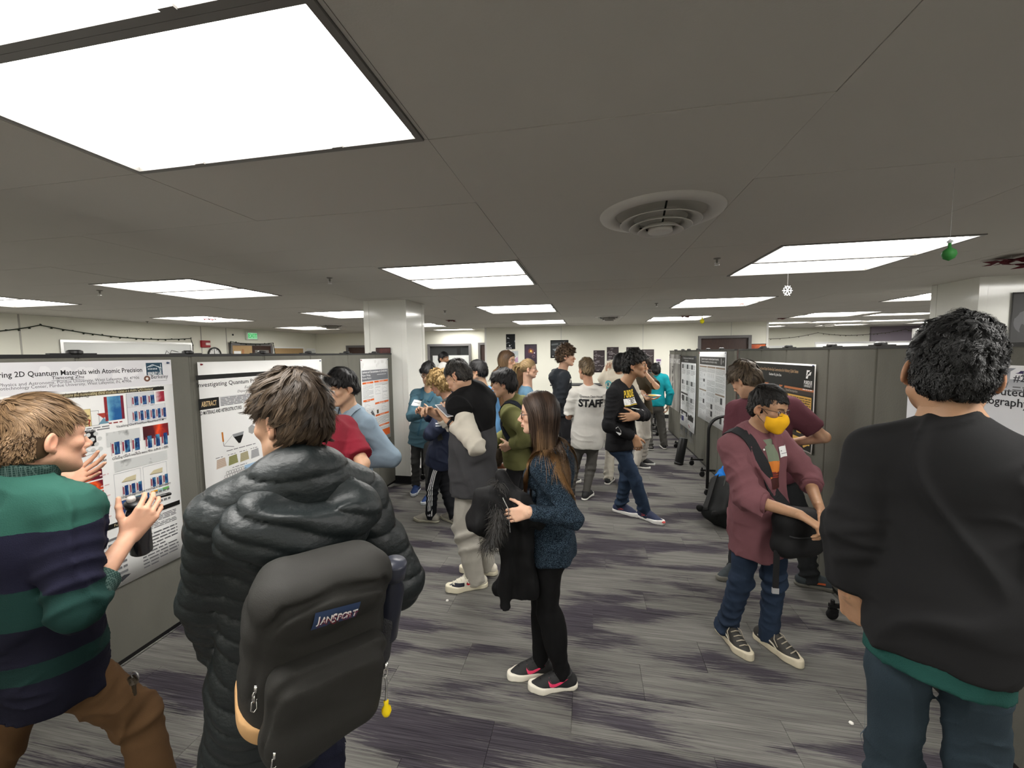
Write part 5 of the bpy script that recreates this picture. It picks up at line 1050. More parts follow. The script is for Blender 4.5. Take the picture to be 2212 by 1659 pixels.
def d_p2(D):
    k = (20, 20, 22); g = (120, 120, 122); bl = (14, 14, 14); tan = (214, 186, 140)
    x_, y_, w_, h_ = -0.0136, 0.0812, 0.9159, 0.0295; D.rect(x_, y_, w_, h_, bl); xs, ys = -0.0106, 0.1437; xe, ye = 0.9053, 0.1491; D.text(xs, (ys+ye)/2, .030, 'Investigating Quantum Properties of Topological Moire WSe2', k, xe-xs, .004)
    x_, y_ = 0.2848, 0.1848; D.text(x_, y_, .018, 'Euihyun Jo, Shuang Wu', g, .26, .004, 'L', 1, .3); x_, y_ = 0.2348, 0.2089; D.text(x_, y_, .018, 'Department of physics and astronomy', g, .36, .004, 'L', 1, .3)
    x_, y_, w_, h_ = -0.0083, 0.2295, 0.1205, 0.0696; D.rect(x_, y_, w_, h_, bl); D.text(x_+w_*.5, y_+h_*.5, .034, 'ABSTRACT', tan, w_*.74, .02, 'C'); D.rect(x_+w_+.005, y_, .95-x_-w_, h_*.92, (206, 206, 207)); D.lines(x_+w_+.01, y_+.005, .94-x_-w_, h_*.84, 6, (96, 96, 98), .42)
    xs, ys = -0.0061, 0.3205; xe, ye = 0.2568, 0.3187; D.text(xs, (ys+ye)/2, .024, '2D MATERIALS AND HETEROSTRUCTURES', k, xe-xs, .02); xs, ys = 0.2833, 0.3223; D.text(xs, ys, .024, 'UNCERTAINTY IN MOIRE', k, .3, .02); D.curve([(.40, .43), (.40, .98)], .0015, (190, 190, 190))
    D.poly([(.115, .465), (.125, .465), (.128, .53), (.118, .53)], (196, 120, 40)); D.curve([(.123, .53), (.126, .56), (.19, .58)], .004, (110, 110, 112)); D.curve([(.126, .555), (.19, .495)], .002, (130, 130, 130)); D.poly([(.185, .495), (.262, .49), (.255, .515), (.19, .515)], (150, 152, 154)); D.poly([(.192, .515), (.258, .512), (.235, .565), (.222, .565)], bl)
    D.poly([(.32+.028*cos(a), .49+.034*sin(a)) for a in np.linspace(pi/6, 2*pi+pi/6, 7)[:-1]], (166, 166, 164)); D.lines(.14, .592, .2, .012, 1)
    for i, c in enumerate(((206, 186, 168), (150, 150, 100), (180, 172, 140), (176, 176, 178))):
        x0 = .07+i*.077; D.poly([(x0+.006, .64), (x0+.056, .635), (x0+.064, .695), (x0, .70)], c); D.lines(x0, .622, .05, .01, 1)
        for j in range(5): D.curve([(x0+.004, .645+j*.011), (x0+.06, .642+j*.011)], .002, tuple(int(v*.75) for v in c))
    D.lines(.17, .715, .1, .01, 1)
    for j in range(4):
        for i in range(7):
            x0 = .10+i*.017+(3-j)*.012; y0 = .745+j*.022; D.poly([(x0+.007*cos(a), y0+.010*sin(a)) for a in np.linspace(0, 2*pi, 7)[:-1]], (240, 240, 238)); D.curve([(x0+.009*cos(a), y0+.012*sin(a)) for a in np.linspace(0, 2*pi, 7)[:-1]], .002, (50, 50, 54), True)
    for j in range(4):
        for i in range(11): x0 = .075+i*.0135; y0 = .838+j*.024-i*.002; D.curve([(x0, y0), (x0+.008, y0+.016), (x0+.014, y0)], .0035, (60, 62, 60) if j % 2 else (96, 98, 120))
    D.rect(.25, .73, .13, .115, grad('sky_print', [(0, (150, 190, 220)), (1, (200, 216, 236))], 'Z', 0, 1))
    for j in range(4): D.poly([(.24, .755+j*.025), (.27, .74+j*.025), (.32, .742+j*.025), (.285, .76+j*.025)], (130, 134, 140)); D.rect(.362, .742+j*.024, .02, .010, (80, 50, 110) if j % 2 == 0 else (44, 100, 150))
    D.poly([(.27, .89), (.33, .855), (.385, .86), (.33, .90)], (150, 150, 152)); D.poly([(.27, .89), (.33, .90), (.385, .862), (.385, .878), (.33, .917), (.27, .906)], (110, 40, 110)); D.poly([(.27, .906), (.33, .917), (.33, .925), (.27, .914)], (90, 90, 92))
    x_, y_, w_, h_ = 0.0000, 0.8062, 0.1197, 0.0482; D.rect(x_, y_, w_, h_, bl); D.text(x_+w_/2, y_+h_/2, .028, 'REFERENCES', tan, w_*.8, .02, 'C'); D.lines(x_+w_+.01, y_, .18, h_, 5, g, .35)
    for j in range(3):
        for i in range(5): x0 = .43+i*.018; y0 = .47+j*.03; D.curve([(x0+.009*cos(a), y0+.014*sin(a)) for a in np.linspace(0, 2*pi, 7)[:-1]], .0018, (80, 80, 84), True)
    D.rect(.42, .57, .14, .07, BLUE); D.frame(.43, .66, .3, .25, (190, 190, 192)); D.curve([(.45, .7), (.5, .72), (.6, .76), (.7, .8)], .002, g); D.curve([(.45, .75), (.6, .8), (.7, .88)], .002, g); D.lines(.6, .45, .35, .15, 10); D.lines(.75, .65, .2, .25, 14)
panel_poster(LEFT_POSTER, -2.668, 2.335, 1.320, 0.645, 1.120, 'white research poster with black bar and ABSTRACT box behind the puffer jacket man', d_p2)
def d_p3(D):
    o = (226, 104, 34); g = (116, 118, 124); w = (238, 238, 240); tx = (150, 150, 152)
    for i in range(9): D.circle(D.rr.uniform(.05, .95), D.rr.uniform(.02, .10), .02, (228, 228, 226), 9)
    D.rect(.03, .13, .95, .125, g); D.text(.05, .155, .024, 'Synthesis and Characterization of', w, .62, .02); D.text(.69, .155, .024, '(CH3)3SiI2', w, .26, .02); D.text(.05, .19, .020, 'Ryan Wang,', w, .28, .016); D.lines(.35, .183, .55, .014, 1, (200, 200, 204), .6); D.text(.05, .225, .018, 'Purdue Physics', w, .3, .012)
    for x0, y0, ww, t in ((.04, .265, .38, 'Abstract'), (.45, .262, .52, 'Motivation'), (.05, .465, .37, 'Methods'), (.45, .52, .52, 'Results'), (.45, .665, .52, 'Characterization'), (.45, .80, .52, 'Conclusions')): D.rect(x0, y0, ww, .022, o); D.text(x0+ww/2, y0+.011, .014, t, (250, 230, 214), ww*.4, .01, 'C')
    D.lines(.05, .295, .36, .16, 12, tx, .3); D.lines(.46, .29, .5, .03, 3, tx, .35)
    for x0, y0 in ((.48, .35), (.74, .33), (.74, .42), (.7, .56), (.1, .5)): D.curve([(x0, y0), (x0, y0+.07), (x0+.2, y0+.07)], .0025, (140, 140, 144)); D.curve([(x0+.02, y0+.05), (x0+.06, y0+.02), (x0+.18, y0+.045)], .002, (120, 124, 134)); D.lines(x0, y0-.015, .18, .01, 1, tx, .5)
    D.rect(.50, .61, .07, .045, (70, 66, 48)); D.poly([(.28, .62), (.34, .60), (.42, .66), (.40, .70)], (70, 74, 78)); D.lines(.05, .58, .36, .2, 14, tx, .3); D.lines(.46, .70, .5, .09, 7, tx, .35); D.lines(.46, .835, .5, .05, 4, tx, .35); D.rect(.40, .87, .58, .082, o); D.lines(.43, .885, .5, .05, 4, (250, 196, 160), .35)
panel_poster(LEFT_POSTER, -2.668, 4.360, 0.670, 0.685, 1.070, 'white poster with orange headings at end of the left partition', d_p3, (236, 237, 236))
def d_pale(seed, hb, ac):
    def f(D):
        D.rr.seed(seed); tx = (140, 141, 143); D.rect(.03, .07, .94, .115, hb); D.text(.10, .105, .030, 'Quantum transport in strained layered materials', (230, 230, 230), .66, .012); D.text(.10, .145, .026, 'Temperature dependence and interlayer coupling', (210, 210, 210), .60, .008); D.rect(.84, .085, .012, .08, (230, 230, 230)); D.text(.91, .13, .034, 'P', (220, 220, 220), None, .02, 'C')
        cols = ((.03, .30), (.35, .30), (.67, .30))
        for c, (x0, w) in enumerate(cols):
            y = .205; D.rect(x0, y, w, .022, ac); y += .03
            while y < .93:
                k = D.rr.random(); h = D.rr.uniform(.05, .11)
                if k < .42: D.lines(x0, y, w, h, int(h/.013), tx, .32)
                elif k < .60: D.rect(x0+w*.55, y+.004, w*.22, h*.8, (52, 52, 56)); D.lines(x0, y, w*.5, h*.8, 5, tx, .3)
                elif k < .8: D.frame(x0+w*.1, y+.005, w*.35, h*.75, (130, 130, 134)); D.curve([(x0+w*(.12+.05*i), y+h*(.4+.3*sin(i*1.3))) for i in range(7)], .003, (90, 92, 110)); D.circle(x0+w*.7, y+h*.4, h*.25, (180, 182, 184), 12)
                elif k < .9: D.rect(x0, y, w, .020, ac); h = .025
                else:
                    for i in range(4): D.curve([(x0+w*(.1+.22*i), y), (x0+w*(.14+.22*i), y+h*.7)], .008, (90, 92, 96))
                y += h+.012
    return f
def d_bw(D):
    tx = (120, 121, 124); k = (24, 24, 26); D.rect(0, 0, 1, .095, k); D.text(.5, .035, .026, 'Chiral phonons in twisted crystals', (200, 200, 204), .7, .01, 'C'); D.lines(.25, .06, .5, .02, 2, (190, 190, 190), .4)
    D.rr.seed(5)
    for i in range(15): x0, y0 = (.06, .40, .70)[i % 3], .12+.052*(i//3)*3*.33+.17*(i//3); (D.rect(x0, y0, .12, .06, (70, 74, 78)), D.lines(x0+.14, y0, .12, .06, 4, tx, .35), D.lines(x0, y0+.07, .26, .07, 5, tx, .35))
    for y0 in (.52, .78): D.rect(.02, y0, .5, .025, k)
    D.rect(.1, .56, .16, .08, k); D.rect(.55, .80, .36, .07, k); D.rect(.12, .86, .14, .07, (40, 44, 110)); D.rect(.03, .86, .06, .06, (60, 62, 70)); D.curve([(.6, .93), (.7, .96)], .02, (150, 60, 60)); D.lines(.5, .56, .4, .2, 12, tx, .3)
panel_poster(RIGHT_POSTER, 1.765, 8.350, 1.100, 0.390, 1.330, 'narrow looking black headed poster in middle of the far right partition', d_bw, (230, 232, 234)); panel_poster(RIGHT_POSTER, 1.765, 7.050, 1.330, 0.730, 1.060, 'pale poster with tan headings nearest on the far right partition', d_pale(7, (56, 54, 54), (150, 132, 116)), (226, 228, 230))
def d_far(D): D.rect(0, 0, 1, 1, grad('metal_print', [(0, (60, 58, 56)), (.3, (150, 148, 146)), (.5, (84, 80, 78)), (.7, (190, 188, 184)), (1, (90, 88, 86))], 'Y', -1.1, 0, .5, 3)); D.text(.5, .12, .09, 'FUSION DYNAMICS', (226, 226, 226), .9, .02, 'C'); D.rect(.25, .22, .14, .55, (58, 54, 54)); D.poly([(.62, .22), (.74, .22), (.62, .8), (.56, .8)], (52, 50, 50))
panel_poster(RIGHT_POSTER, 1.765, 9.550, 1.130, 0.590, 1.150, 'grey glossy poster at far end of the right partition', d_far, (150, 150, 148))
def d_gold(D):
    bk = (18, 17, 16); gold = (214, 170, 84); w = (236, 236, 234); D.rect(.012, .02, .976, .965, bk); D.text(.10, .10, .042, 'Low Linear-Depth On-the-Gap Constructions for Arbitrary Qubit States', (196, 160, 120), .68, .01); D.text(.30, .165, .034, 'Gautham Pai, John Doe', w, .22, .014); D.lines(.3, .20, .2, .02, 1, (90, 88, 86), .5)
    x_, y_ = .915, .11; D.poly([(x_-.022, .07), (x_+.03, .07), (x_+.036, .09), (x_+.026, .125), (x_, .13), (x_-.006, .165), (x_-.03, .165)], w); D.poly([(x_-.008, .088), (x_+.016, .088), (x_+.010, .112), (x_-.012, .112)], bk); D.text(x_, .21, .042, 'PURDUE', w, .10, .03, 'C'); D.text(x_, .25, .028, 'UNIVERSITY', w, .10, .012, 'C'); D.lines(.85, .285, .12, .015, 1, w, .6)
    D.rect(.012, .285, .976, .026, (186, 112, 66)); D.rect(.012, .311, .976, .05, (58, 50, 44)); D.text(.60, .337, .030, 'Circuit Decomposition', (180, 172, 160), .18, .008)
    for x0, y0, ww, hh in ((.03, .375, .10, .58), (.58, .375, .385, .44), (.58, .862, .385, .10)):
        D.rect(x0, y0, ww, hh, gold); D.lines(x0+.008, y0+.014, ww-.016, hh-.03, int(hh/.026), (96, 74, 36), .5)
    D.rect(.15, .34, .40, .45, (226, 224, 224)); D.circle(.27, .45, .06, (206, 206, 208), 18, .045); D.rect(.40, .5, .05, .16, (214, 70, 60)); D.curve([(.40, .38), (.40, .5)], .003, (200, 90, 80)); D.curve([(.425, .36), (.425, .5)], .003, (200, 90, 80)); D.curve([(.45, .38), (.45, .5)], .003, (200, 90, 80)); D.rect(.15, .80, .40, .16, gold); D.lines(.16, .81, .38, .14, 6, (96, 74, 36), .5); D.rect(.58, .82, .385, .03, (58, 50, 44)); D.lines(.6, .828, .12, .012, 1, (180, 172, 160))
panel_poster(RIGHT_POSTER, 1.765, 4.800, 1.210, 0.960, 0.725, 'black and gold research poster behind the maroon shirt man', d_gold, (232, 230, 226))
def d_24(D):
    k = (34, 34, 38); D.rect(0, 0, 1, .012, (240, 240, 240)); D.rect(0, .012, 1, .10, grad('header_print', [(0, (120, 124, 132)), (1, (206, 208, 212))], 'Z', 1.0, .88)); x_, y_, w_, h_ = 0.4617, 0.0100, 0.0708, 0.0490; D.rect(x_, y_, w_, h_, (238, 238, 240)); D.rect(x_+.01, y_+.012, w_-.02, .012, (50, 36, 84)); D.text(x_+.012, y_+.045, .030, '#24', (60, 60, 66), .06, .014); D.lines(x_+.012, y_+.075, .1, .025, 2)
    x_, y_ = 0.4533, 0.0790; D.text(x_-.36, y_, .030, 'Quantum Information Assurance and Security', (90, 92, 96), .36+.005, .004); x_, y_ = 0.3267, 0.1170; D.curve([(.03, y_-.008), (.97, y_-.008)], .002, (120, 120, 124))
    x_, y_ = 0.3133, 0.1180; _, y1_ = 0.4350, 0.1180; x2_, y2_ = 0.3050, 0.1660; _, y3_ = 0.4375, 0.1620; D.text(x_-.01, y1_, .036, 'Distributed Computing', k, .44, .012); D.text(x2_-.02, y3_, .036, 'Cryptography', k, .25, .012); D.lines(.04, .30, .42, .6, 26); D.lines(.54, .34, .42, .56, 24); D.frame(.1, .6, .3, .25, (120, 120, 124))
panel_poster(RIGHT_POSTER, 1.765, 2.640, 1.200, 0.725, 1.000, 'white poster number 24 behind the black sweater man at the right edge', d_24, (226, 227, 230))

# loose things along the right partition
t = empty('poster_tube', (1.407, 6.728, 0.000), 0, 'black cylindrical tube leaning under the far right partition', 'tube'); MB().lathe([(0, 0), (.062, 0), (.066, .008), (.066, .42), (.058, .43), (0, .43)], 24).build('tube_body', flat(32, 33, 33, .35), t, True); MB().lathe([(0, -.004), (.045, -.004), (.069, .0), (.069, .035), (.066, .036)], 24).build('end_cap', black_m, t, True); t.rotation_euler = (RAD(-5), RAD(10), 0)
# litter on the carpet
for p, l in (((1.246, 2.090, 0.000), 'white paper scrap on carpet near the right man'), ((-1.017, 2.683, 0.000), 'tiny white scrap on carpet below the high top sneaker'), ((0.330, 5.967, 0.000), 'tiny white scrap on carpet left of the jeans man')):
    mb = MB().lathe([(0, .0), (.011, .001), (.009, .006), (0, .008)], 7); tag(mb.build('paper_scrap', flat(235, 232, 225), None), l, 'litter').location = (p[0], p[1], .001)
# tables and chairs near the far wall
def table(x, y, w, d, h, lab, top):
    t = empty('folding_table', (x, y, 0), 0, lab, 'table'); bevel(MB().box((-w/2, -d/2, h-.03), (w/2, d/2, h)).build('tabletop', top, t), .006)
    for sx in (-1, 1): MB().tube([(sx*(w/2-.12), 0, h-.03), (sx*(w/2-.12), 0, .09)], .022, 8).build('leg', black_m, t); MB().box((sx*(w/2-.12)-.02, -d/2+.04, .07), (sx*(w/2-.12)+.02, d/2-.04, .10)).build('foot_bar', black_m, t); [caster(t, sx*(w/2-.12), q*(d/2-.07)) for q in (-1, 1)]
    return t
table(-.20, 10.2, 1.5, .6, 1.02, 'dark high table behind the curly haired hoodie man', flat(46, 46, 50)); table(1.05, 9.9, 1.2, .6, .74, 'white table behind the teal sweater person', white_m)
def office_chair(x, y, rz, lab):
    t = empty('office_chair', (x, y, 0), rz, lab, 'chair', 'black office chairs'); 
    for k in range(5):
        a = k*2*pi/5; e = Vector((.28*cos(a), .28*sin(a), 0)); MB().tube([(0, 0, .11), (e.x, e.y, .075)], [.026, .014], 6).build('base_arm', black_m, t); caster(t, e.x, e.y)
    MB().tube([(0, 0, .10), (0, 0, .44)], .022, 10).build('gas_lift', black_m, t); bevel(MB().box((-.23, -.22, .44), (.23, .22, .50)).build('seat', rubber, t), .025, 3); bevel(MB().box((-.20, .19, .60), (.20, .23, .98)).build('backrest', rubber, t), .018, 3); MB().tube([(0, .1, .45), (0, .24, .5), (0, .23, .8)], .016, 6).build('back_bar', black_m, t); return t
office_chair(.35, 8.6, 2.6, 'black office chair base showing behind the man in black sweatshirt'); office_chair(1.25, 9.2, .4, 'black office chair behind teal sweater person'); table(-.3, 9.35, 1.1, .5, .74, 'white table with black legs beneath the chalkboard posters', white_m)
# ------------------------------------------------------------------ wardrobe helpers
def fab(r, g, b, rough=.88, bump=.3, bscale=320, sheen=0., var=.06, vscale=12): return mat('fabric', srgb(r, g, b), rough, spec=.2, bump=bump, bscale=bscale, sheen=sheen, var=var, vscale=vscale)
def denim(r, g, b, fade=.22): return mat('denim', srgb(r, g, b), .85, spec=.2, bump=.35, bscale=420, var=fade, vscale=5)
def bands(name, edges, cols, bump=.3, bscale=300):
    """knit colour bands by height above the floor (edges in metres, from low to high)"""
    m = mat(name, (1, 1, 1), .9, spec=.15, bump=bump, bscale=bscale); N, L = nodes(m); tc = N.new('ShaderNodeTexCoord'); sp = N.new('ShaderNodeSeparateXYZ'); L.new(tc.outputs['Object'], sp.inputs[0])
    n = N.new('ShaderNodeTexNoise'); n.inputs['Scale'].default_value = 60; L.new(tc.outputs['Object'], n.inputs['Vector']); ma = N.new('ShaderNodeMath'); ma.operation = 'MULTIPLY_ADD'; L.new(n.outputs['Fac'], ma.inputs[0]); ma.inputs[1].default_value = .006; L.new(sp.outputs['Z'], ma.inputs[2])
    mr = N.new('ShaderNodeMapRange'); mr.inputs['From Max'].default_value = 2.0; L.new(ma.outputs[0], mr.inputs['Value']); cr = N.new('ShaderNodeValToRGB'); cr.color_ramp.interpolation = 'CONSTANT'; e = cr.color_ramp.elements
    while len(e) < len(cols): e.new(.5)
    for q, p, c in zip(e, [0]+list(edges), cols): q.position = p/2; q.color = srgb(*c)+(1,)
    L.new(mr.outputs[0], cr.inputs[0]); L.new(cr.outputs[0], N['Principled BSDF'].inputs['Base Color']); return m
def heather(name, c1, c2, scale=140, bump=.8, lo=.42, hi=.62):
    m = mat(name, (1, 1, 1), .95, spec=.1); N, L = nodes(m); tc = N.new('ShaderNodeTexCoord'); n = N.new('ShaderNodeTexNoise'); n.inputs['Scale'].default_value = scale; n.inputs['Detail'].default_value = 2; L.new(tc.outputs['Object'], n.inputs['Vector']); cr = N.new('ShaderNodeValToRGB'); e = cr.color_ramp.elements; e[0].position = lo; e[0].color = srgb(*c1)+(1,); e[1].position = hi; e[1].color = srgb(*c2)+(1,); L.new(n.outputs['Fac'], cr.inputs[0]); L.new(cr.outputs[0], N['Principled BSDF'].inputs['Base Color'])
    bp = N.new('ShaderNodeBump'); bp.inputs['Strength'].default_value = bump; bp.inputs['Distance'].default_value = .006; L.new(n.outputs['Fac'], bp.inputs['Height']); L.new(bp.outputs[0], N['Principled BSDF'].inputs['Normal']); return m
def plaid(name, base, line, sc=34.):
    m = mat(name, srgb(*base), .9, spec=.15); N, L = nodes(m); tc = N.new('ShaderNodeTexCoord'); prev = None
    for ax, th in (('BANDS', 'Z'), ('BANDS', 'X'), ('BANDS', 'Y')):
        w = N.new('ShaderNodeTexWave'); w.bands_direction = th; w.inputs['Scale'].default_value = sc/6.28*2; L.new(tc.outputs['Object'], w.inputs['Vector']); r = N.new('ShaderNodeMapRange'); r.inputs['From Min'].default_value = .86; r.inputs['From Max'].default_value = .97; r.inputs['To Max'].default_value = .6; L.new(w.outputs['Fac'], r.inputs['Value'])
        if prev is None: prev = r.outputs[0]
        else: a = N.new('ShaderNodeMath'); a.operation = 'MAXIMUM'; L.new(prev, a.inputs[0]); L.new(r.outputs[0], a.inputs[1]); prev = a.outputs[0]
    x = N.new('ShaderNodeMix'); x.data_type = 'RGBA'; x.inputs[6].default_value = srgb(*base)+(1,); x.inputs[7].default_value = srgb(*line)+(1,); L.new(prev, x.inputs[0]); L.new(x.outputs[2], N['Principled BSDF'].inputs['Base Color']); return m
def folds(amp, seed, sc=24, zs=.5):
    def f(p):
        n = noise3(p*np.array([1, 1, zs], F32), sc*1.05, seed, 4); m = noise3(p, sc*.55, seed+7, 3); n2 = noise3(p*np.array([.8, .8, 1.1], F32), sc*2.1, seed+3, 3)
        return F32(amp)*(.6*m+1.9*(np.exp(-(n/F32(.26))**2)-F32(.28))*np.clip(.55+.6*m, 0, 1.2)+1.0*(np.exp(-(n2/F32(.26))**2)-F32(.28))*np.clip(.45-.7*m, 0, 1))
    return f
def mk_top(r, root, name, m, inf=.015, hem=.05, sl=.95, cuff=None, h=.009, amp=.006, lam=.06, wr=None, seed=1, fold=.004, col=None, extra=None, hemr=None, belly=0., sleeves='LR', flare=0., capa=True, fsc=24):
    S = Sdf(); torso(S, r, inf, hem=hem, hemr=hemr, belly=belly, wr=wr, capa=capa)
    for q in sleeves: sleeve(S, r, q, inf, sl if not isinstance(sl, dict) else sl[q], cuff, amp=amp, lam=lam, seed=seed+(q == 'R')*4, flare=flare)
    if col: collar(S, r, *col)
    if extra: extra(S)
    o = sdf_obj(name, S, h, m, root, folds(fold, seed, fsc), fold*2); return S, o
def mk_pants(r, root, m, fit='regular', h=.010, amp=.007, lam=.07, seed=3, name='trousers', hemz=.03):
    S = Sdf(); trousers(S, r, fit, amp, lam, hemz=hemz, seed=seed); return S, sdf_obj(name, S, h, m, root, folds(.0045 if fit != 'skinny' else .0015, seed, 26), .010)
def strap(S, root, name, pts, wid, m, thick=.005, off=.003, parent=None, n=40, snap=True):
    """a band of webbing pulled over surface S along a coarse path"""
    P = np.array(pts, float); seg = np.r_[0, np.cumsum(np.linalg.norm(np.diff(P, axis=0), axis=1))]; t = np.linspace(0, seg[-1], n); Q = np.stack([np.interp(t, seg, P[:, i]) for i in range(3)], 1).astype(F32)
    for _ in range(3): Q[1:-1] = (Q[:-2]+2*Q[1:-1]+Q[2:])/4
    for _ in range(6):
        nr = normals(S, Q, .012)
        if snap: Q = Q-nr*np.clip(S.ev(Q), -.06, .03)[:, None]*.8
    T_ = np.gradient(Q, axis=0); T_ /= np.linalg.norm(T_, axis=1, keepdims=True); 
    for _ in range(4): nr[1:-1] = (nr[:-2]+2*nr[1:-1]+nr[2:])/4
    nr = nr-T_*(nr*T_).sum(1, keepdims=True); nr /= np.linalg.norm(nr, axis=1, keepdims=True); sd = np.cross(T_, nr); b = np.array(root.location); vs = []; fs = []
    for i in range(n):
        for a, e in ((-1, 0), (1, 0), (1, 1), (-1, 1)): vs.append(Q[i]+sd[i]*wid/2*a+nr[i]*(off+thick*e)-b)
        if i:
            for k in range(4): fs.append(((i-1)*4+k, (i-1)*4+(k+1) % 4, i*4+(k+1) % 4, i*4+k))
    fs += [(3, 2, 1, 0), ((n-1)*4, (n-1)*4+1, (n-1)*4+2, (n-1)*4+3)]
    return MB().add(vs, fs).build(name, m, parent if parent is not None else root, False)
def foot(heel, toe, s): h, t = V(heel), V(toe); d = nrm(t-h); p = h+d*.062*s; return p, math.degrees(math.atan2(-d[0], d[1]))
def lg(at, heel, toe, s=1.): p, y = foot(heel, toe, s); return dict(at=p[:2], toe=y-ray_yaw(at))
def swoosh(S, root, parent, c, n, up, size, m, flip=1):
    pts = [(-.5, .05), (-.42, .20), (-.38, .08), (-.30, -.02), (-.18, -.02), (.1, .06), (.5, .20), (.1, -.06), (-.12, -.16), (-.30, -.22), (-.44, -.16)]; v = np.array(pts)*size; v[:, 0] *= flip
    ctr = np.array([[-.25*size*flip, -.08*size]]); vv = np.concatenate([v, ctr]); f = [(i, (i+1) % len(v), len(v)) for i in range(len(v))]; return decal(S, root, 'side_mark', c, n, up, [(vv, f, m)], .0012, parent, .2, .06)
class MeshS:
    """treat an existing child mesh as a surface for decals (nearest point by ray)"""
    def __init__(s, o, root): s.o = o; s.b = Vector(root.location)
    def ev(s, p): raise NotImplementedError
def decal_mesh(o, root, name, c, n, up, polys, off=.0015, back=.08, parent=None):
    from mathutils.bvhtree import BVHTree
    n = nrm(n); up = V(up); up = nrm(up-n*np.dot(up, n)); rt = np.cross(up, n); b = np.array(root.location); me = o.data; vs_ = np.zeros(len(me.vertices)*3, F32); me.vertices.foreach_get('co', vs_); bv = BVHTree.FromPolygons([tuple(v) for v in vs_.reshape(-1, 3)], [tuple(p.vertices) for p in me.polygons]); mb = MB(); mats = []
    for k, (v2, f, m) in enumerate(polys):
        pts = []
        for a, bb in np.asarray(v2):
            p = V(c)-b+n*back+rt*a+up*bb; h = bv.ray_cast(Vector(p), Vector(-n), .3)[0]
            if h is None: h = bv.find_nearest(Vector(p-n*back))[0]
            pts.append(tuple(np.array(h)+n*(off+.0004*k)))
        if m not in mats: mats.append(m)
        mb.add(pts, f, mats.index(m))
    return mb.build(name, mats, parent if parent is not None else root, True)
SW = [(-.5, .05), (-.44, .22), (-.40, .08), (-.31, -.01), (-.18, -.01), (.1, .07), (.5, .22), (.1, -.05), (-.12, -.15), (-.30, -.21), (-.44, -.15)]
def sw_poly(size, m, flip=1): v = np.array(SW+[(-.26, -.09)])*size; v[:, 0] *= flip; return v, [(i, (i+1) % len(SW), len(SW)) for i in range(len(SW))], m

# ------------------------------------------------------------------ 1  presenter with bottle, left foreground
at = (-1.72, 1.0)
r = rig(at, 1.76, yaw=-52, hyaw=-66, hpitch=-4, hroll=0, pel=(-1.812, 0.970, 0.784), neck=(-1.752, 0.920, 1.405), head=(-1.718, 0.970, 1.549), arms={
    'R': dict(w=(-1.620, 1.120, 1.162), hint=(.25, -.35, -1), dir=(.33, .46, .78), palm=(-.8, .6, .12), curl=.50, spread=.5, thumb=.15),
    'L': dict(w=(-2.163, 1.240, 1.274), hint=(-.3, .1, -1), dir=(.62, .70, .42), palm=(.55, -.35, .65), curl=.16, spread=1.6, thumb=.1)},
    legs={'R': dict(at=(-1.640, 1.165, 0.000), toe=-66, bend=1.02), 'L': dict(at=(-1.93, .62), toe=-38, bend=1.02)})
root = proot(at, 'man in green and navy striped sweater holding a dark water bottle by the left poster')
body(r, root, 'rosy', dict(brow=(.30, .17, .09)), .012, .0032, .0032)
knit = bands('striped_knit', (.80, .865, .985, 1.115, 1.295), ((23, 23, 36), (24, 48, 45), (23, 23, 36), (26, 54, 50), (28, 28, 45), (42, 82, 72)))
S1, o1 = mk_top(r, root, 'sweater', knit, .018, .10, .60, None, .0075, .009, .06, (.006, .16, 5), 2, .006, None, None, None, .02)
pl = plaid('plaid_shirt', (30, 52, 48), (92, 112, 106), 150.); Sc = Sdf(); collar(Sc, r, .088, .078, .070); oc = sdf_obj('shirt_collar', Sc, .006, pl, root)
for q in 'RL': Sk = Sdf(); e0 = r.el[q]+(r.wr[q]-r.el[q])*.04; e1 = r.el[q]+(r.wr[q]-r.el[q])*.40; Sk.cone(e0-nrm(r.wr[q]-r.el[q])*.02, e1, .064, .060, capa=True, capb=True, wr=(.003, .05, 3)); sdf_obj('rolled_cuff', Sk, .006, pl, root)
Sp, op = mk_pants(r, root, fab(92, 68, 44, bump=.2), 'regular', .008, .012, .08, 5); shoes(r, root, (128, 124, 118), (232, 230, 226), .006)
hair(r, root, (.115, .068, .034), (.30, .185, .095), 12000, .044, .0012, .005, lift=.12, crown=(0, -.075, .115), amp=.004, fs=70, cap=dict(tt=.024, tb=.008, ts=.003, hl=-.15), sweep=(0, .55, 0), down=.45, seed=3, fwd_top=.5, guides=800, tight=.5, swirl=.5, side=.22)
def bottle(p0, p1, lab):
    p0, p1 = Vector(p0), Vector(p1); t = empty('water_bottle', p0, 0, lab, 'bottle'); ax = (p1-p0); L_ = ax.length; M_ = ax.to_track_quat('Z', 'Y').to_matrix().to_4x4()
    MB().lathe([(0, 0), (.030, 0), (.035, .006), (.036, L_*.62), (.034, L_*.74), (.026, L_*.82), (.024, L_*.84)], 28, 0, M_).build('flask', mat('smoke_plastic', srgb(58, 56, 60), .15, spec=.6, coat=.3), t, True)
    MB().lathe([(.026, L_*.83), (.034, L_*.835), (.035, L_*.90), (.026, L_*.93), (0, L_*.935)], 28, 0, M_).build('lid', black_m, t, True); MB().lathe([(.013, L_*.93), (.014, L_*.97), (.010, L_), (0, L_)], 16, 0, M_ @ Matrix.Translation((-.012, 0, 0))).build('spout', flat(186, 182, 178, .25), t, True)
    hp = [(.028, 0, L_*.90), (.05, 0, L_*.915), (.085, 0, L_*.93), (.10, .006, L_*.925), (.098, .016, L_*.905), (.08, .020, L_*.89), (.03, .012, L_*.87)]; MB().tube([tuple(M_ @ Vector(q)) for q in hp], .0065, 8).build('carry_loop', black_m, t, True); return t
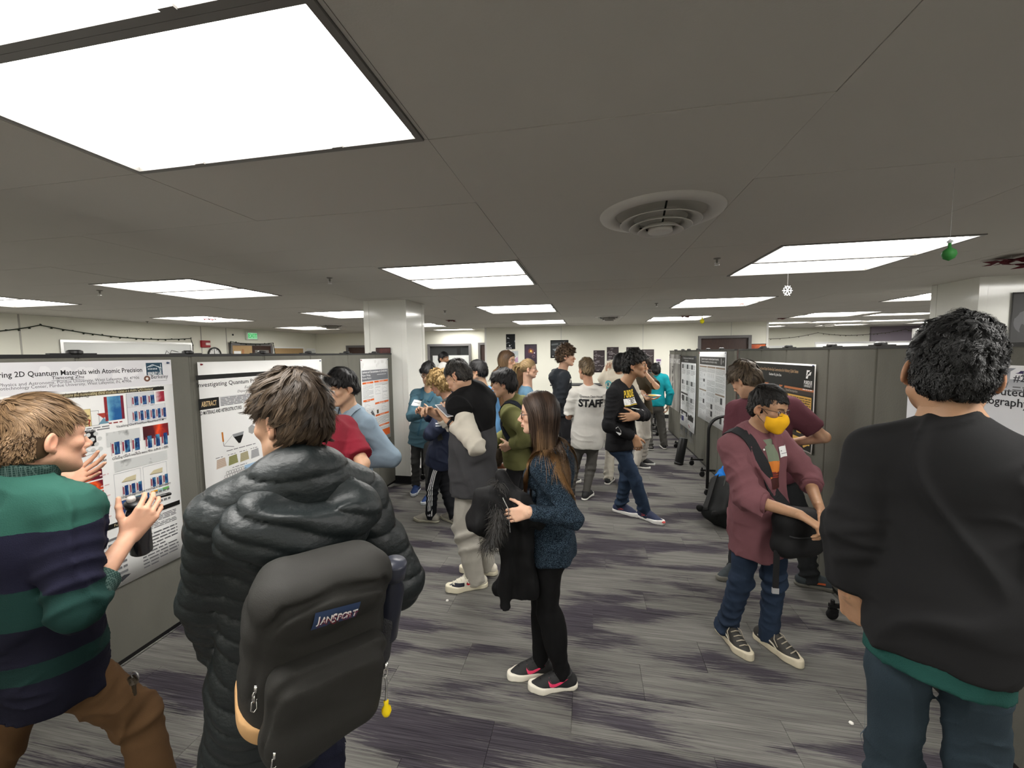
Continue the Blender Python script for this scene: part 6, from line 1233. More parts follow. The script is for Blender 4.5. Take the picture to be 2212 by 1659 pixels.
bt = bottle((-1.740, 1.240, 1.033), (-1.693, 1.200, 1.276), 'dark grey water bottle with black loop lid held by the striped sweater man'); 
for c in bt.children: c.rotation_euler = (0, 0, 0)
kt = empty('key_bunch', (-1.591, 1.080, 0.663), 0, 'dark bunch of keys clipped at the brown trousers belt', 'keys'); 
for k in range(5): MB().box((-.006+.008*k-.015, -.004*k, -.05-.01*(k % 2)), (.002+.008*k-.015, .004-.004*k, -.012)).lathe([(.011, -.01), (.013, -.006), (.011, -.002)], 12, 0, Matrix.Translation((.008*k-.016, -.004*k, 0))).build('key', flat(58, 50, 40, .3), kt)
MB().tube([(.016*cos(a), 0, .016*sin(a)+.004) for a in np.linspace(0, 2*pi, 13)[:-1]], .002, 6, closed=True).build('ring', alu, kt)

# ------------------------------------------------------------------ 2  puffer jacket and backpack, centre left foreground
at = (-.90, 1.0)
r = rig(at, 1.79, drop=.04, wide=.93, yaw=10, hyaw=40, hpitch=-6, hroll=0, pel=(-0.954, 1.040, 0.806), neck=(-0.779, 0.960, 1.478), head=(-0.835, 1.000, 1.621), arms={'L': dict(w=(-1.267, 1.100, 0.630), hint=(-.6, -.6, -.2), show=False), 'R': dict(w=(-.72, 1.34, 1.0), hint=(.5, -.1, -.8), show=False)})
root = proot(at, 'man seen from behind in dark puffer jacket wearing a black backpack')
body(r, root, 'light', dict(brow=(.08, .05, .03)), .012, .0032, .008)
puf = mat('puffer_nylon', srgb(23, 29, 30), .46, spec=.40, bump=.42, bscale=46, var=.08, vscale=6, bdist=.006, stretch=(1, 1, 1.5))
S2 = Sdf(); torso(S2, r, .030, hem=.26, hemr=.20)
for q in 'LR': sleeve(S2, r, q, .030, .98, amp=.002, lam=.085, seed=4)
up_, cl_ = r.up.astype(F32), r.CL.astype(F32); p0_ = r.pel.astype(F32)
def quilt(p):
    z = (p-p0_) @ up_; x = (p-p0_) @ cl_; ph = (z+.10*np.abs(np.mod(x+.13, .26)-.13)+.010*noise3(p, 14, 3, 3))/.066*F32(3.1416); return F32(.0105)*(np.abs(np.sin(ph))**F32(.36)-F32(.78))+F32(.0025)*noise3(p*np.array([1, 1, .8], F32), 46, 8, 4)+F32(.0022)*(np.exp(-(noise3(p, 34, 5, 4)/F32(.25))**2))
o2 = sdf_obj('puffer_jacket', S2, .0065, puf, root, quilt, .02)
Sh = Sdf(); HB_ = np.stack([-r.CL, r.CF, r.up], 1); nk = r.neck-r.up*.040
Sh.ell(nk-r.CF*.105-r.up*.045, (.185, .085, .10), HB_, k=.03); Sh.ell(nk-r.CF*.135-r.up*.115, (.130, .060, .085), HB_, k=.05)
for q in (1, -1): Sh.cone(nk+r.CL*q*.070-r.CF*.01-r.up*.035, nk+r.CL*q*.130-r.CF*.08-r.up*.05, .042, .056, k=.07)
Sh.ell(nk-r.CF*.055+r.up*.005, (.115, .075, .045), HB_, k=.05); Sh.ell(nk-r.CF*.120+r.up*.042, (.115, .040, .036), HB_, 's', .03)
def quilt2(p): z = (p-p0_) @ up_; x = (p-p0_) @ cl_; ph = (z-.35*x+.01*noise3(p, 18, 4, 3))/.052*F32(3.1416); return F32(.0105)*(np.abs(np.sin(ph))**F32(.36)-F32(.78))+F32(.004)*noise3(p, 50, 6, 4)
sdf_obj('hood', Sh, .006, puf, o2 if False else root, quilt2, .016)
Sp, _ = mk_pants(r, root, fab(22, 24, 40), 'regular', .010, .010); strp = flat(232, 232, 230)
for k in range(3): q = 'R'; a, b_ = r.hip[q], r.kn[q]; strap(Sp, root, 'side_stripe', [a-r.L*.09+r.F*(-.02+.022*k), (a+b_)/2-r.L*.085+r.F*(-.02+.022*k), b_-r.L*.07+r.F*(-.02+.022*k)], .009, strp, .0008, .001)
shoes(r, root, (60, 60, 62), h=.008)
hair(r, root, (.036, .024, .015), (.125, .082, .047), 15000, .062, .0012, .005, lift=.07, crown=(.01, -.040, .125), amp=.007, fs=60, cap=dict(tt=.024, tb=.016, ts=.009, hl=.2, nape=-.006), sweep=(.15, 0, 0), down=.35, curl=.38, cturn=6., seed=8, clump=24, swirl=1.0, guides=380, tight=.66, side=.62)
# backpack on his back
PR, PN, PU = -r.CL, -r.CF, nrm(r.up*1.0+r.CF*.05); PN = nrm(PN-PU*np.dot(PU, PN)); PR = np.cross(PN, PU)*-1; PR = PR if np.dot(PR, r.CL) < 0 else -PR; pc = V(*(-0.629, 0.810, 1.152)); RP = np.stack([PR, PN, PU], 1); T_ = lambda x, y, z: pc+PR*x+PN*y+PU*z
bp = empty('backpack', tuple(pc), 0, 'black backpack with tan leather bottom on the puffer jacket man', 'backpack'); bk = mat('cordura', srgb(38, 37, 34), .72, spec=.3, bump=.25, bscale=600, var=.08, vscale=5)
Bm = Sdf(); Bm.rbox(T_(0, 0, -.01), (.142, .088, .205), .072, RP); Bm.cone(T_(-.08, .045, .14), T_(.08, .045, .14), .055, .055, k=.04); Bm.rbox(T_(0, -.03, -.05), (.150, .083, .16), .058, RP, k=.03)
Bf = Sdf(); Bf.rbox(T_(0, .098, -.080), (.126, .048, .112), .042, RP); Bf.rbox(T_(0, .108, -.145), (.112, .043, .046), .038, RP, k=.03)
wrk = lambda p: F32(.0055)*noise3(p, 20, 5, 4)+F32(.002)*noise3(p, 60, 6, 4)
def zip_groove(S, pts, r_=.006): [S.cone(T_(*a), T_(*b), r_, r_, op='s', k=.010) for a, b in zip(pts[:-1], pts[1:])]
arc = [(-.144, .046, -.08), (-.143, .060, .04), (-.132, .074, .11), (-.10, .090, .155), (0, .096, .172), (.10, .090, .155), (.132, .074, .11), (.143, .060, .04), (.144, .046, -.08)]; zip_groove(Bm, arc, .010)
arc2 = [(-.127, .118, -.14), (-.125, .126, -.03), (-.112, .132, .006), (-.09, .134, .018), (.09, .134, .018), (.112, .132, .006), (.125, .126, -.03), (.127, .118, -.14)]; zip_groove(Bf, arc2, .009)
B2 = Sdf(); B2.p = [q for q in Bm.p]; B2.plane(-PU, T_(0, 0, -.148)); sdf_obj('main_compartment', B2, .006, bk, bp, wrk, .01); sdf_obj('front_pocket', Bf, .006, bk, bp, wrk, .01)
Bl = Sdf(); Bl.rbox(T_(0, 0, -.012), (.146, .092, .208), .074, RP); Bl.rbox(T_(0, -.03, -.05), (.154, .087, .164), .060, RP, k=.03); Bl.plane(PU, T_(0, 0, -.138)); sdf_obj('leather_base', Bl, .006, mat('tan_suede', srgb(190, 150, 104), .85, spec=.15, var=.10, vscale=9), bp, lambda p: F32(.004)*noise3(p, 22, 9, 4), .006)
navy, wht, mar = flat(46, 62, 92), flat(238, 236, 232), flat(110, 26, 46)
lb = [grid2(.094, .044, 8, 4)+(navy,)]
for bo, mm in ((.034, wht), (-.004, mar)):
    for i, ch in enumerate('JANSPORT'): lb.append(txt2(ch, .026 if ch not in 'S' else .034, mm, -.0375+.0107*i, -.001-.001*(i == 3), bo, .66, None, 3))
decal(Bm, bp, 'brand_patch', T_(-.004, .1, .122), PN, PU+PR*.10, lb, .0022)
Ball = Sdf(); Ball.p = Bm.p+Bf.p
def zpull(p, d, lab='zipper_pull'):
    p = march(Ball, [V(p)+PN*.10], -PN, maxd=.3)[0]+PN*.005-pc; d = nrm(d); e = nrm(np.cross(d, PN)); mb = MB(); mb.tube([p, p+d*.012, p+d*.018], [.0042, .0046, .003], 8); mb.tube([p+d*.016+e*.004, p+d*.034+e*.0055, p+d*.040, p+d*.034-e*.0055, p+d*.016-e*.004], .0016, 6, closed=True); return mb.build(lab, mat('zip_metal', (.75, .74, .72), .22, 1.), bp, True)
zpull(T_(-.136, .072, -.06), -PU*.9+PN*.2); zpull(T_(-.134, .075, -.035), -PU); zpull(T_(-.112, .140, -.115), -PU+PN*.1); zpull(T_(.112, .136, -.03), -PU+PN*.1)
ch = empty('key_charm', tuple(march(Ball, [T_(.114, .3, -.075)], -PN, maxd=.4)[0]+PN*.006), 0, 'tiny yellow charm hanging from the backpack zipper', 'charm'); MB().tube([(0, 0, .01), (.003, 0, -.015), (0, .003, -.035), (0, 0, -.055)], .0028, 6).build('chain', alu, ch); MB().lathe([(0, -.052), (.006, -.056), (.005, -.066), (.0105, -.074), (.0115, -.082), (.008, -.091), (0, -.094)], 14).build('duck_bead', flat(240, 208, 20, .35), ch, True)
for sg in (-1, 1): strap(S2, bp, 'shoulder_strap', [T_(sg*.075, -.06, .17), r.ch+r.CL*(-sg)*.08-r.CF*.16+r.up*.06, r.neck+r.CL*(-sg)*.10-r.CF*.11-r.up*.08], .06, bk, .010, .004)
sd = Sdf(); sd.rbox(T_(.160, -.01, -.09), (.028, .05, .085), .026, RP); sdf_obj('mesh_pocket', sd, .007, mat('mesh_net', srgb(40, 40, 42), .8, bump=.8, bscale=300), bp)
b2 = empty('thermos', tuple(T_(.172, .005, -.10)), 0, 'dark bottle in the side pocket of the black backpack', 'bottle'); M_ = Matrix(np.stack([PR, PN, PU], 1).tolist()).to_4x4(); MB().lathe([(0, 0), (.030, 0), (.033, .006), (.033, .15), (.022, .178), (.021, .185)], 24, 0, M_).build('flask', flat(34, 36, 46, .3), b2, True); MB().lathe([(.021, .183), (.030, .187), (.031, .225), (.028, .231), (0, .232)], 24, 0, M_).build('cap', flat(52, 54, 64, .3), b2, True)

# ------------------------------------------------------------------ 3  black sweatshirt and jeans, right foreground
at = (.93, 1.22)
r = rig(at, 1.87, drop=.015, yaw=6, hyaw=8, hpitch=2, hroll=-7, pel=(0.898, 1.200, 1.101), neck=(0.945, 1.250, 1.574), head=(0.944, 1.275, 1.739), wide=.80, arms={'L': dict(w=(0.752, 1.290, 1.097), hint=(-.8, -.5, -.2), straight=1.02, dir=(.25, .2, -.95), palm=(.9, .3, .2), curl=.95, thumb=.7), 'R': dict(w=(1.019, 1.100, 1.148), straight=1.02, hint=(.9, -.5, -.2), dir=(-.55, .1, -.8), palm=(-.7, .5, .2), curl=.6)}, legs={'L': dict(at=(.885, 1.26), toe=12), 'R': dict(at=(1.02, 1.19), toe=-8)})
root = proot(at, 'tall man seen from behind in black sweatshirt and dark jeans, right foreground')
body(r, root, 'tan', dict(stubble=.3), .012, .0032, .0032)
blk = fab(29, 29, 30, bump=.10, bscale=900)
S3, o3 = mk_top(r, root, 'sweatshirt', blk, .016, .085, .95, .041, .0075, .010, .075, None, 6, .009, (.035, .072, .067), None, .142, .004, fsc=15)
St = Sdf(); torso(St, r, -.001, hem=.132, hemr=.142, top=False); sdf_obj('tee_hem', St, .008, fab(30, 72, 66), root, folds(.002, 3), .006)
Sp, op = mk_pants(r, root, denim(44, 56, 64, .28), 'slim', .008, .010, .09, 7); shoes(r, root, (50, 50, 52), h=.008)
pk = r.hip['L']-r.F*.10-UP*.03; seam = flat(120, 124, 130)
strap(Sp, root, 'pocket_seam', [pk+r.L*.075+UP*.06, pk+r.L*.075-UP*.06, pk+r.L*.0-UP*.10, pk-r.L*.06-UP*.06, pk-r.L*.06+UP*.06], .003, seam, .0006, .0006); strap(Sp, root, 'pocket_seam', [pk+r.L*.065+UP*.075, pk-r.L*.06+UP*.06], .003, seam, .0006, .0006); strap(Sp, root, 'side_seam', [r.hip['L']+r.L*.11, (r.hip['L']+r.kn['L'])/2+r.L*.10, r.kn['L']+r.L*.08], .004, flat(76, 90, 102), .0006, .0006)
hair(r, root, (.0105, .0105, .0105), (.050, .050, .050), 14000, .030, .0012, .0045, lift=.20, crown=(.0, -.02, .13), amp=.004, fs=120, cap=dict(tt=.026, tb=.011, ts=.004, hl=.3, nape=-.014, ear=1), side=.5, down=.15, curl=1.0, seed=5, guides=900, tight=.6)

# ------------------------------------------------------------------ 4  young woman with a coat over her arm
at = (-.24, 2.06)
r = rig(at, 1.64, yaw=66, hyaw=86, hpitch=-2, fem=1, pel=(-0.190, 2.070, 0.809), neck=(-0.183, 2.090, 1.277), head=(-0.259, 2.060, 1.489), arms={'L': dict(w=(-0.272, 1.800, 1.067), hint=(.6, -.2, -1), dir=(-.95, -.10, -.22), palm=(-.1, .95, -.25), curl=.38, spread=.6), 'R': dict(w=(-.47, 2.08, 1.00), hint=(0, .5, -1), curl=.6)}, legs={'L': lg(at, (-0.077, 2.079, 0.000), (-0.319, 2.005, 0.000)), 'R': lg(at, (-0.209, 2.153, 0.000), (-0.449, 2.070, 0.000))})
root = proot(at, 'young woman with long brown hair and glasses in blue sweater and black leggings')
body(r, root, 'pale', dict(brow=(.16, .09, .06)), .010, .0032, .0035)
che = heather('chenille', (18, 25, 36), (74, 92, 106), 260, .9, .42, .70)
S4, o4 = mk_top(r, root, 'sweater', che, .011, .075, .97, .036, .0075, .006, .06, None, 3, .006, None, None, .140)
Sp, op = mk_pants(r, root, fab(17, 17, 18, bump=.15), 'skinny', .008, .004, .09, 4, 'leggings', .055)
Sk = Sdf()
for q in 'LR': Sk.cone(r.an[q]-UP*.01, r.an[q]+nrm(r.kn[q]-r.an[q])*.06, .038, .037, capb=True)
sdf_obj('socks', Sk, .006, mat('sock', srgb(120, 176, 166), .9, var=.35, vscale=26), root)
sh = shoes(r, root, (36, 36, 37), (236, 230, 214), .0045, 1.04, thick=.034); pink = flat(236, 70, 110, .4)
for q in 'LR':
    o, X = sh[q]; sgn = 1 if q == 'L' else 1; side = left_(r.toe[q]); decal_mesh(o, root, 'side_mark', X(.035, .0, .062), side, UP, [sw_poly(.105, pink, 1)], parent=o); mb = MB(); b = np.array(root.location)
    for i in range(4): f0 = .05+.026*i; z0 = .100-.011*i; mb.tube([X(f0, -.024, z0-.006)-b, X(f0+.008, 0, z0+.005)-b, X(f0, .024, z0-.006)-b], .003, 5)
    mb.tube([X(.035, .01, .100)-b, X(.03, .025, .125)-b, X(.045, .035, .118)-b, X(.045, .012, .10)-b], .002, 5); mb.build('laces', flat(22, 22, 23), o, True)
hm, C, T = hair(r, root, (.045, .027, .017), (.09, .055, .032), 0, cap=dict(tt=.012, tb=.012, ts=.006, hl=-.35, ear=0, back=1, nape=.03), amp=.002, h=.006, seed=2)
long_hair(r, root, hm, (.040, .024, .016), (.22, .125, .055), .56, 8000, S4, .0018, 4, part=.01, sag=.25, steps=28)
glasses(r, root, (14, 14, 15), .0021, .0225, .0170, .6)
MB().lathe([(0, -.004), (.004, -.002), (.004, .002), (0, .004)], 8, 0, Matrix.Translation(Vector(T(-.0785, -.010, -.040)-np.array(root.location)))).build('earring', flat(240, 238, 232, .15), root)
ct = empty('winter_coat', tuple((-0.344, 1.860, 1.052)), 0, 'black winter coat with fur trimmed hood draped over the young woman arm', 'coat'); cm = fab(19, 19, 20, .7, .2, 300)
Sc = Sdf(); D_ = lambda u, v, y: V(*A_P(u, v, y)); RC = lambda yaw: np.stack([V(cos(RAD(yaw)), sin(RAD(yaw)), 0), V(-sin(RAD(yaw)), cos(RAD(yaw)), 0), UP], 1); q0, q1 = V(*(-0.470, 1.860, 1.079)), V(*(-0.271, 1.900, 0.999))
Sc.cone(q0, q1, .066, .060, k=.03); Sc.cone(V(*(-0.424, 1.920, 1.189)), V(*(-0.339, 1.900, 1.084)), .028, .055, k=.03)
Sc.cone(V(*(-0.348, 1.890, 1.017)), V(*(-0.358, 1.920, 0.571)), .085, .098, (RC(8)[:, 1], .36), k=.03, capb=True, wr=(.006, .11, 3)); Sc.cone(V(*(-0.297, 1.920, 0.985)), V(*(-0.299, 1.950, 0.554)), .05, .055, (RC(8)[:, 1], .5), k=.02, capb=True); Sc.cone(V(*(-0.398, 1.860, 0.957)), V(*(-0.412, 1.880, 0.535)), .03, .036, (RC(8)[:, 1], .55), k=.015, capb=True)
Sc.cone(V(*(-0.487, 1.840, 1.108)), V(*(-0.519, 1.830, 0.996)), .058, .068, k=.03); Sc.cone(V(*(-0.519, 1.830, 1.007)), V(*(-0.463, 1.840, 0.914)), .056, .035, k=.03)
def coatf(p): return F32(.007)*noise3(p*np.array([1.6, 1, .35], F32), 34, 7, 4)+F32(.004)*noise3(p, 40, 9, 3)
sdf_obj('coat_body', Sc, .0065, cm, ct, coatf, .014)
MB().tube([V(*(-0.396, 1.800, 1.128))-V(*ct.location), V(*(-0.368, 1.790, 1.078))-V(*ct.location), V(*(-0.363, 1.800, 0.963))-V(*ct.location)], .0022, 6).build('zipper', alu, ct)
def fur(root, pts, n, L, wd, cols, seed, spread=.03):
    rng = np.random.RandomState(seed); P = np.array(pts, float); seg = np.r_[0, np.cumsum(np.linalg.norm(np.diff(P, axis=0), axis=1))]; t = rng.rand(n)*seg[-1]; p = np.stack([np.interp(t, seg, P[:, i]) for i in range(3)], 1); d = rng.normal(size=(n, 3)); d /= np.linalg.norm(d, axis=1, keepdims=True); d[:, 2] -= .5; p = p+d*spread*rng.rand(n, 1); ln = L*(.5+rng.rand(n)); k = 5; cur = p; ps = [p]
    for j in range(1, k): d = d+np.array([0, 0, -.28])+.15*rng.normal(size=(n, 3)); d /= np.linalg.norm(d, axis=1, keepdims=True); cur = cur+d*(ln/(k-1))[:, None]; ps.append(cur)
    ps = np.stack(ps, 1); nn = np.tile(V(0, -1, .3), (n, k, 1)); c0, c1 = np.array(cols[0]), np.array(cols[1]); m_ = rng.rand(n, 1, 1)**2; cc = np.repeat(c0*(1-m_)+c1*m_, k, 1); v, q, c = ribbons(ps, wd*(.6+.8*rng.rand(n)), nn, cc); o = link('fur_trim', npmesh('fur', v-np.array(root.location, F32), q, c), root, M_HAIR); o['kind'] = 'stuff'
fur(ct, [(-0.426, 1.900, 1.181), (-0.455, 1.860, 1.138), (-0.419, 1.800, 1.071), (-0.411, 1.780, 1.024), (-0.450, 1.790, 0.938), (-0.467, 1.800, 0.905)], 3000, .046, .0009, ((.010, .0095, .009), (.055, .05, .045)), 3, .030)

# ------------------------------------------------------------------ 5  yellow mask and crossbody bag
at = (1.0, 2.56)
r = rig(at, 1.67, yaw=-132, hyaw=-120, hpitch=-9, hroll=2, pel=(0.995, 2.580, 0.804), neck=(0.949, 2.580, 1.308), head=(1.004, 2.520, 1.471), arms={'R': dict(w=(1.056, 2.240, 0.963), hint=(-.8, .2, -.7), dir=(.75, -.35, -.45), palm=(-.3, .2, -.9), curl=.6, spread=.5), 'L': dict(w=(1.230, 2.420, 0.953), hint=(.8, .5, -.6), dir=(.25, -.55, -.65), palm=(-.75, .1, -.6), curl=.7, spread=.5)}, legs={'R': lg(at, (0.838, 2.685, 0.000), (0.914, 2.442, 0.000)), 'L': lg(at, (1.047, 2.652, 0.000), (1.182, 2.450, 0.000))})
root = proot(at, 'young man in yellow face mask and plum shirt with a black crossbody bag')
Hd, _ = body(r, root, 'tan', dict(brow=(.02, .015, .012)), .010, .0035, .0035)
plum = fab(114, 75, 80, bump=.25, bscale=380, var=.08)
S5, o5 = mk_top(r, root, 'shirt', plum, .024, .20, .66, None, .0075, .009, .06, (.006, .16, 5), 4, .007, (.040, .070, .066), None, .190, .0, fsc=18)
for q in 'RL': Sq = Sdf(); d_ = nrm(r.wr[q]-r.el[q]); e1 = r.el[q]+(r.wr[q]-r.el[q])*.40; Sq.cone(e1-d_*.075, e1, .056, .054, capa=True, capb=True, wr=(.003, .05, 3)); sdf_obj('rolled_cuff', Sq, .006, plum, root)
tee = [grid2(.060, .12, 5, 8, 0, -.02)+(fab(112, 122, 104),), grid2(.062, .10, 5, 6, .0, -.13)+(flat(196, 116, 44),), grid2(.05, .04, 4, 3, .004, -.16)+(flat(120, 40, 24),), grid2(.062, .06, 5, 4, 0, -.205)+(flat(60, 24, 22),)]
for i in range(3): tee.append(grid2(.055, .003, 4, 1, .0, -.15-.012*i)+(flat(30, 20, 18),))
decal(S5, root, 'undershirt', r.neck+r.CF*.1-r.up*.055, r.CF, r.up, tee, .002, o5)
for q in (-1, 1): strap(S5, root, 'collar_leaf', [r.neck+r.CL*q*.060-r.CF*.01+r.up*.03, r.neck+r.CL*q*.062+r.CF*.05-r.up*.005, r.neck+r.CL*q*.040+r.CF*.10-r.up*.055], .045, plum, .004, .006, o5, 16)
MB().lathe([(0, .003), (.0055, .002), (.006, 0)], 10, 0, Matrix.Translation(Vector(march(S5, [r.neck-r.CL*.045+r.CF*.3-r.up*.065], -r.CF)[0]+r.CF*.009-V(*root.location))) @ Matrix(np.stack([r.CL, r.up, r.CF], 1).tolist()).to_4x4()).build('button', flat(236, 234, 230, .3), o5)
decal(S5, root, 'chest_pocket', r.ch+r.CL*.085+r.CF*.1+r.up*.0, r.CF, r.up, [grid2(.10, .003, 5, 1, 0, .055)+(flat(78, 48, 58),), grid2(.003, .11, 1, 5, .05, 0)+(flat(78, 48, 58),), grid2(.003, .11, 1, 5, -.05, 0)+(flat(78, 48, 58),)], .0015, o5)
name_tag(S5, root, o5, r.ch+r.CL*.095+r.CF*.1+r.up*.055, r.CF+r.CL*.4, r.up)
Sp, op = mk_pants(r, root, denim(36, 48, 66, .25), 'regular', .008, .012, .07, 2)
sh = shoes(r, root, (50, 48, 44), (206, 196, 172), .0045, 1.06, thick=.034, laces=(176, 166, 148))
for q in 'LR':
    o, X = sh[q]; side = left_(r.toe[q])*(-1 if q == 'R' else -1); v = np.array([(-.07, .004), (-.03, .016), (0, .020), (.03, .010), (.055, -.012), (.058, -.020), (.05, -.020), (.026, .000), (0, .010), (-.03, .006), (-.07, -.004)]); v[:, 0] *= 1
    decal_mesh(o, root, 'side_mark', X(.03, 0, .050), side, UP, [(v*[1, 1], [(i, i+1, 10-i-1, 10-i) for i in range(5)], flat(222, 216, 200))], parent=o)
hair(r, root, (.011, .0095, .0085), (.030, .026, .022), 6500, .026, .0014, .006, lift=.16, crown=(0, -.06, .125), amp=.004, fs=90, cap=dict(tt=.026, tb=.010, ts=.004, hl=-.25), sweep=(-.35, .2, 0), down=.25, seed=4, fwd_top=.4, side=.4)
glasses(r, root, (24, 20, 18), .0017, .0225, .0160, .5)
T = lambda x, y, z: r.head+r.HR @ (V(x, y, z)*r.hs)
Mk = Sdf(); Mk.ell(T(0, .046, -.064), V(.066, .054, .070)*r.hs, r.HR, k=.01); Mk.cone(T(0, .088, -.012), T(0, .098, -.052), .016*r.hs, .022*r.hs, k=.03); Mk.cone(T(0, .098, -.052), T(0, .080, -.114), .022*r.hs, .021*r.hs, k=.03); Mk.plane(r.HR @ V(0, -1, -.12), T(0, .022, -.055)); Mk.plane(r.HR @ V(0, .55, 1), T(0, .105, -.010))
sdf_obj('face_mask', Mk, .0045, fab(236, 178, 34, bump=.2, bscale=260), root, lambda p: F32(.0016)*noise3(p, 90, 3, 4), .004)
lp = MB(); b = V(*root.location)
for q in (-1, 1): lp.tube([T(q*.058, .045, -.030)-b, T(q*.070, .015, -.005)-b, T(q*.079, -.020, .012)-b], .0018, 5); lp.tube([T(q*.056, .035, -.085)-b, T(q*.072, .0, -.055)-b, T(q*.081, -.022, -.030)-b], .0018, 5)
lp.build('ear_loops', flat(22, 20, 18), root, True)
bg = empty('crossbody_bag', tuple((1.117, 2.360, 0.821)), 0, 'black crossbody bag under the hands of the yellow mask man', 'bag'); bm = fab(24, 24, 25, .65, .25, 400)
bc = V(*bg.location); ay = RAD(r.yaw); RB = np.stack([-r.L, r.F, UP], 1); Sb = Sdf(); Sb.rbox(bc+UP*.0, (.150, .065, .120), .055, RB); Sb.ell(bc+UP*.07-r.L*.06, V(.085, .06, .06), RB, k=.05); Sb.cone(bc-r.L*.10-UP*.05, bc+r.L*.09-UP*.09, .05, .045, k=.04); sdf_obj('bag_body', Sb, .007, bm, bg, lambda p: F32(.007)*noise3(p, 20, 5, 4), .012)
strap(S5, bg, 'shoulder_strap', [bc+r.L*.10-r.F*.05+UP*.08, r.waist-r.CL*.02+r.CF*.14, r.ch-r.CL*.06+r.CF*.12, r.neck-r.CL*.105+r.CF*.05, r.neck-r.CL*.125-r.CF*.04-r.up*.01, r.ch-r.CL*.06-r.CF*.14, r.waist+r.CL*.1-r.CF*.14], .058, fab(38, 38, 40, .8), .006, .006)
strap(Sb, bg, 'flap_edge', [bc-r.L*.14+r.F*.055+UP*.02, bc+r.F*.066+UP*.0, bc+r.L*.14+r.F*.055+UP*.04], .006, flat(52, 52, 54), .003, .001, n=14); MB().box((-.014, -.004, -.30), (.014, .004, -.08), 0, Matrix.Translation(Vector(-r.L*.155))).build('loose_strap', flat(26, 26, 27), bg); MB().box((-.016, -.006, -.315), (.016, .006, -.285), 0, Matrix.Translation(Vector(-r.L*.155))).build('strap_tip', flat(150, 150, 150), bg)

# ------------------------------------------------------------------ 6  maroon t shirt, back turned, by the gold poster
at = (1.32, 3.34)
r = rig(at, 1.80, yaw=2, cyaw=-8, hyaw=52, hpitch=-30, hroll=8, pel=(1.34, 3.32, .94), neck=(1.265, 3.320, 1.415), head=(1.147, 3.300, 1.584), arms={'R': dict(w=(1.502, 3.420, 1.081), hint=(.9, -.3, -.5), curl=.5), 'L': dict(w=(1.155, 3.420, 0.764), hint=(-.8, -.3, -.3), curl=.4)}, legs={'L': lg(at, (1.216, 3.456, 0.000), (1.060, 3.333, 0.000)), 'R': lg(at, (1.589, 3.345, 0.000), (1.752, 3.311, 0.000))})
root = proot(at, 'man in maroon t shirt with head bowed, back turned, before the gold poster')
body(r, root, 'light', {}, .011, .005, .006)
S6, o6 = mk_top(r, root, 't_shirt', fab(94, 54, 62), .020, .10, .36, None, .009, .006, .08, None, 3, .006, (.014, .068, .066), None, .165, .0, fsc=16, flare=.012)
mk_pants(r, root, fab(44, 46, 48), 'regular', .011, .010); sh = shoes(r, root, (52, 60, 64), (110, 108, 100), .007)
for q in 'LR': o, X = sh[q]; decal_mesh(o, root, 'side_mark', X(.06, 0, .05), left_(r.toe[q])*(1 if q == 'L' else -1), UP, [grid2(.07, .014, 4, 2)+(flat(214, 106, 62),)], parent=o)
hair(r, root, (.060, .042, .026), (.20, .15, .10), 4200, .042, .0017, .006, lift=.2, crown=(0, -.05, .125), amp=.006, fs=80, cap=dict(tt=.030, tb=.016, ts=.008, hl=.1), down=.35, seed=6, fwd_top=.5)

# ------------------------------------------------------------------ 7  black print sweatshirt and jeans, middle
at = (.47, 4.36)
r = rig(at, 1.86, yaw=-112, hyaw=-96, hpitch=0, pel=(0.340, 4.380, 0.860), neck=(0.325, 4.370, 1.435), head=(0.464, 4.330, 1.664), arms={'R': dict(w=(0.447, 4.140, 0.953), hint=(-.8, -.1, -.3), dir=(.35, .0, -.95), palm=(-.2, .9, -.1), curl=.5), 'L': dict(w=(0.462, 4.100, 1.170), hint=(.6, .3, -.6), dir=(-.95, -.05, -.12), palm=(.1, .95, -.1), curl=.35)}, legs={'L': lg(at, (0.298, 4.604, 0.000), (0.536, 4.471, 0.000)), 'R': lg(at, (0.546, 4.472, 0.000), (0.772, 4.281, 0.000))})
root = proot(at, 'man in black sweatshirt with yellow and white lettering and blue jeans')
body(r, root, 'tan', dict(brow=(.02, .015, .012), moustache=1, stubble=.25), .011, .005, .005)
S7, o7 = mk_top(r, root, 'sweatshirt', fab(24, 24, 26), .020, .065, .96, .038, .009, .007, .07, (.004, .15, 3), 5, .005, None, None, None, 0)
yel, wht2 = flat(222, 190, 60), flat(232, 232, 230); prc = r.ch+r.CF*.1+r.up*.055-r.CL*.03
decal(S7, root, 'chest_print', prc, r.CF-r.CL*.25, r.up, [txt2('PURDUE', .10, yel, 0, .055, .03, 1, .185), grid2(.205, .062, 10, 4, .0, -.022)+(wht2,), txt2('VERSITY', .066, flat(20, 20, 22), .022, -.020, .03, 1, .155), grid2(.195, .008, 10, 1, 0, -.062)+(yel,), txt2('P', .062, wht2, .0, -.115, .03, 1.1, None, 0, shear=.25), txt2('P', .040, flat(24, 24, 26), .003, -.113, .0, 1.1, None, 0, shear=.25)], .0025, o7)
name_tag(S7, root, o7, prc-r.CL*.06-r.up*.03, r.CF-r.CL*.3, r.up, .085, .055)
decal(S7, root, 'sleeve_print', (r.el['R']*.6+r.wr['R']*.4), -fwd_(ray_yaw(at)), r.up, [([(-.028, .035), (-.006, .045), (.022, .005), (.022, -.03), (.005, -.045), (-.026, -.01)], [(0, 1, 2, 3, 4, 5)], wht2)], .003, o7)
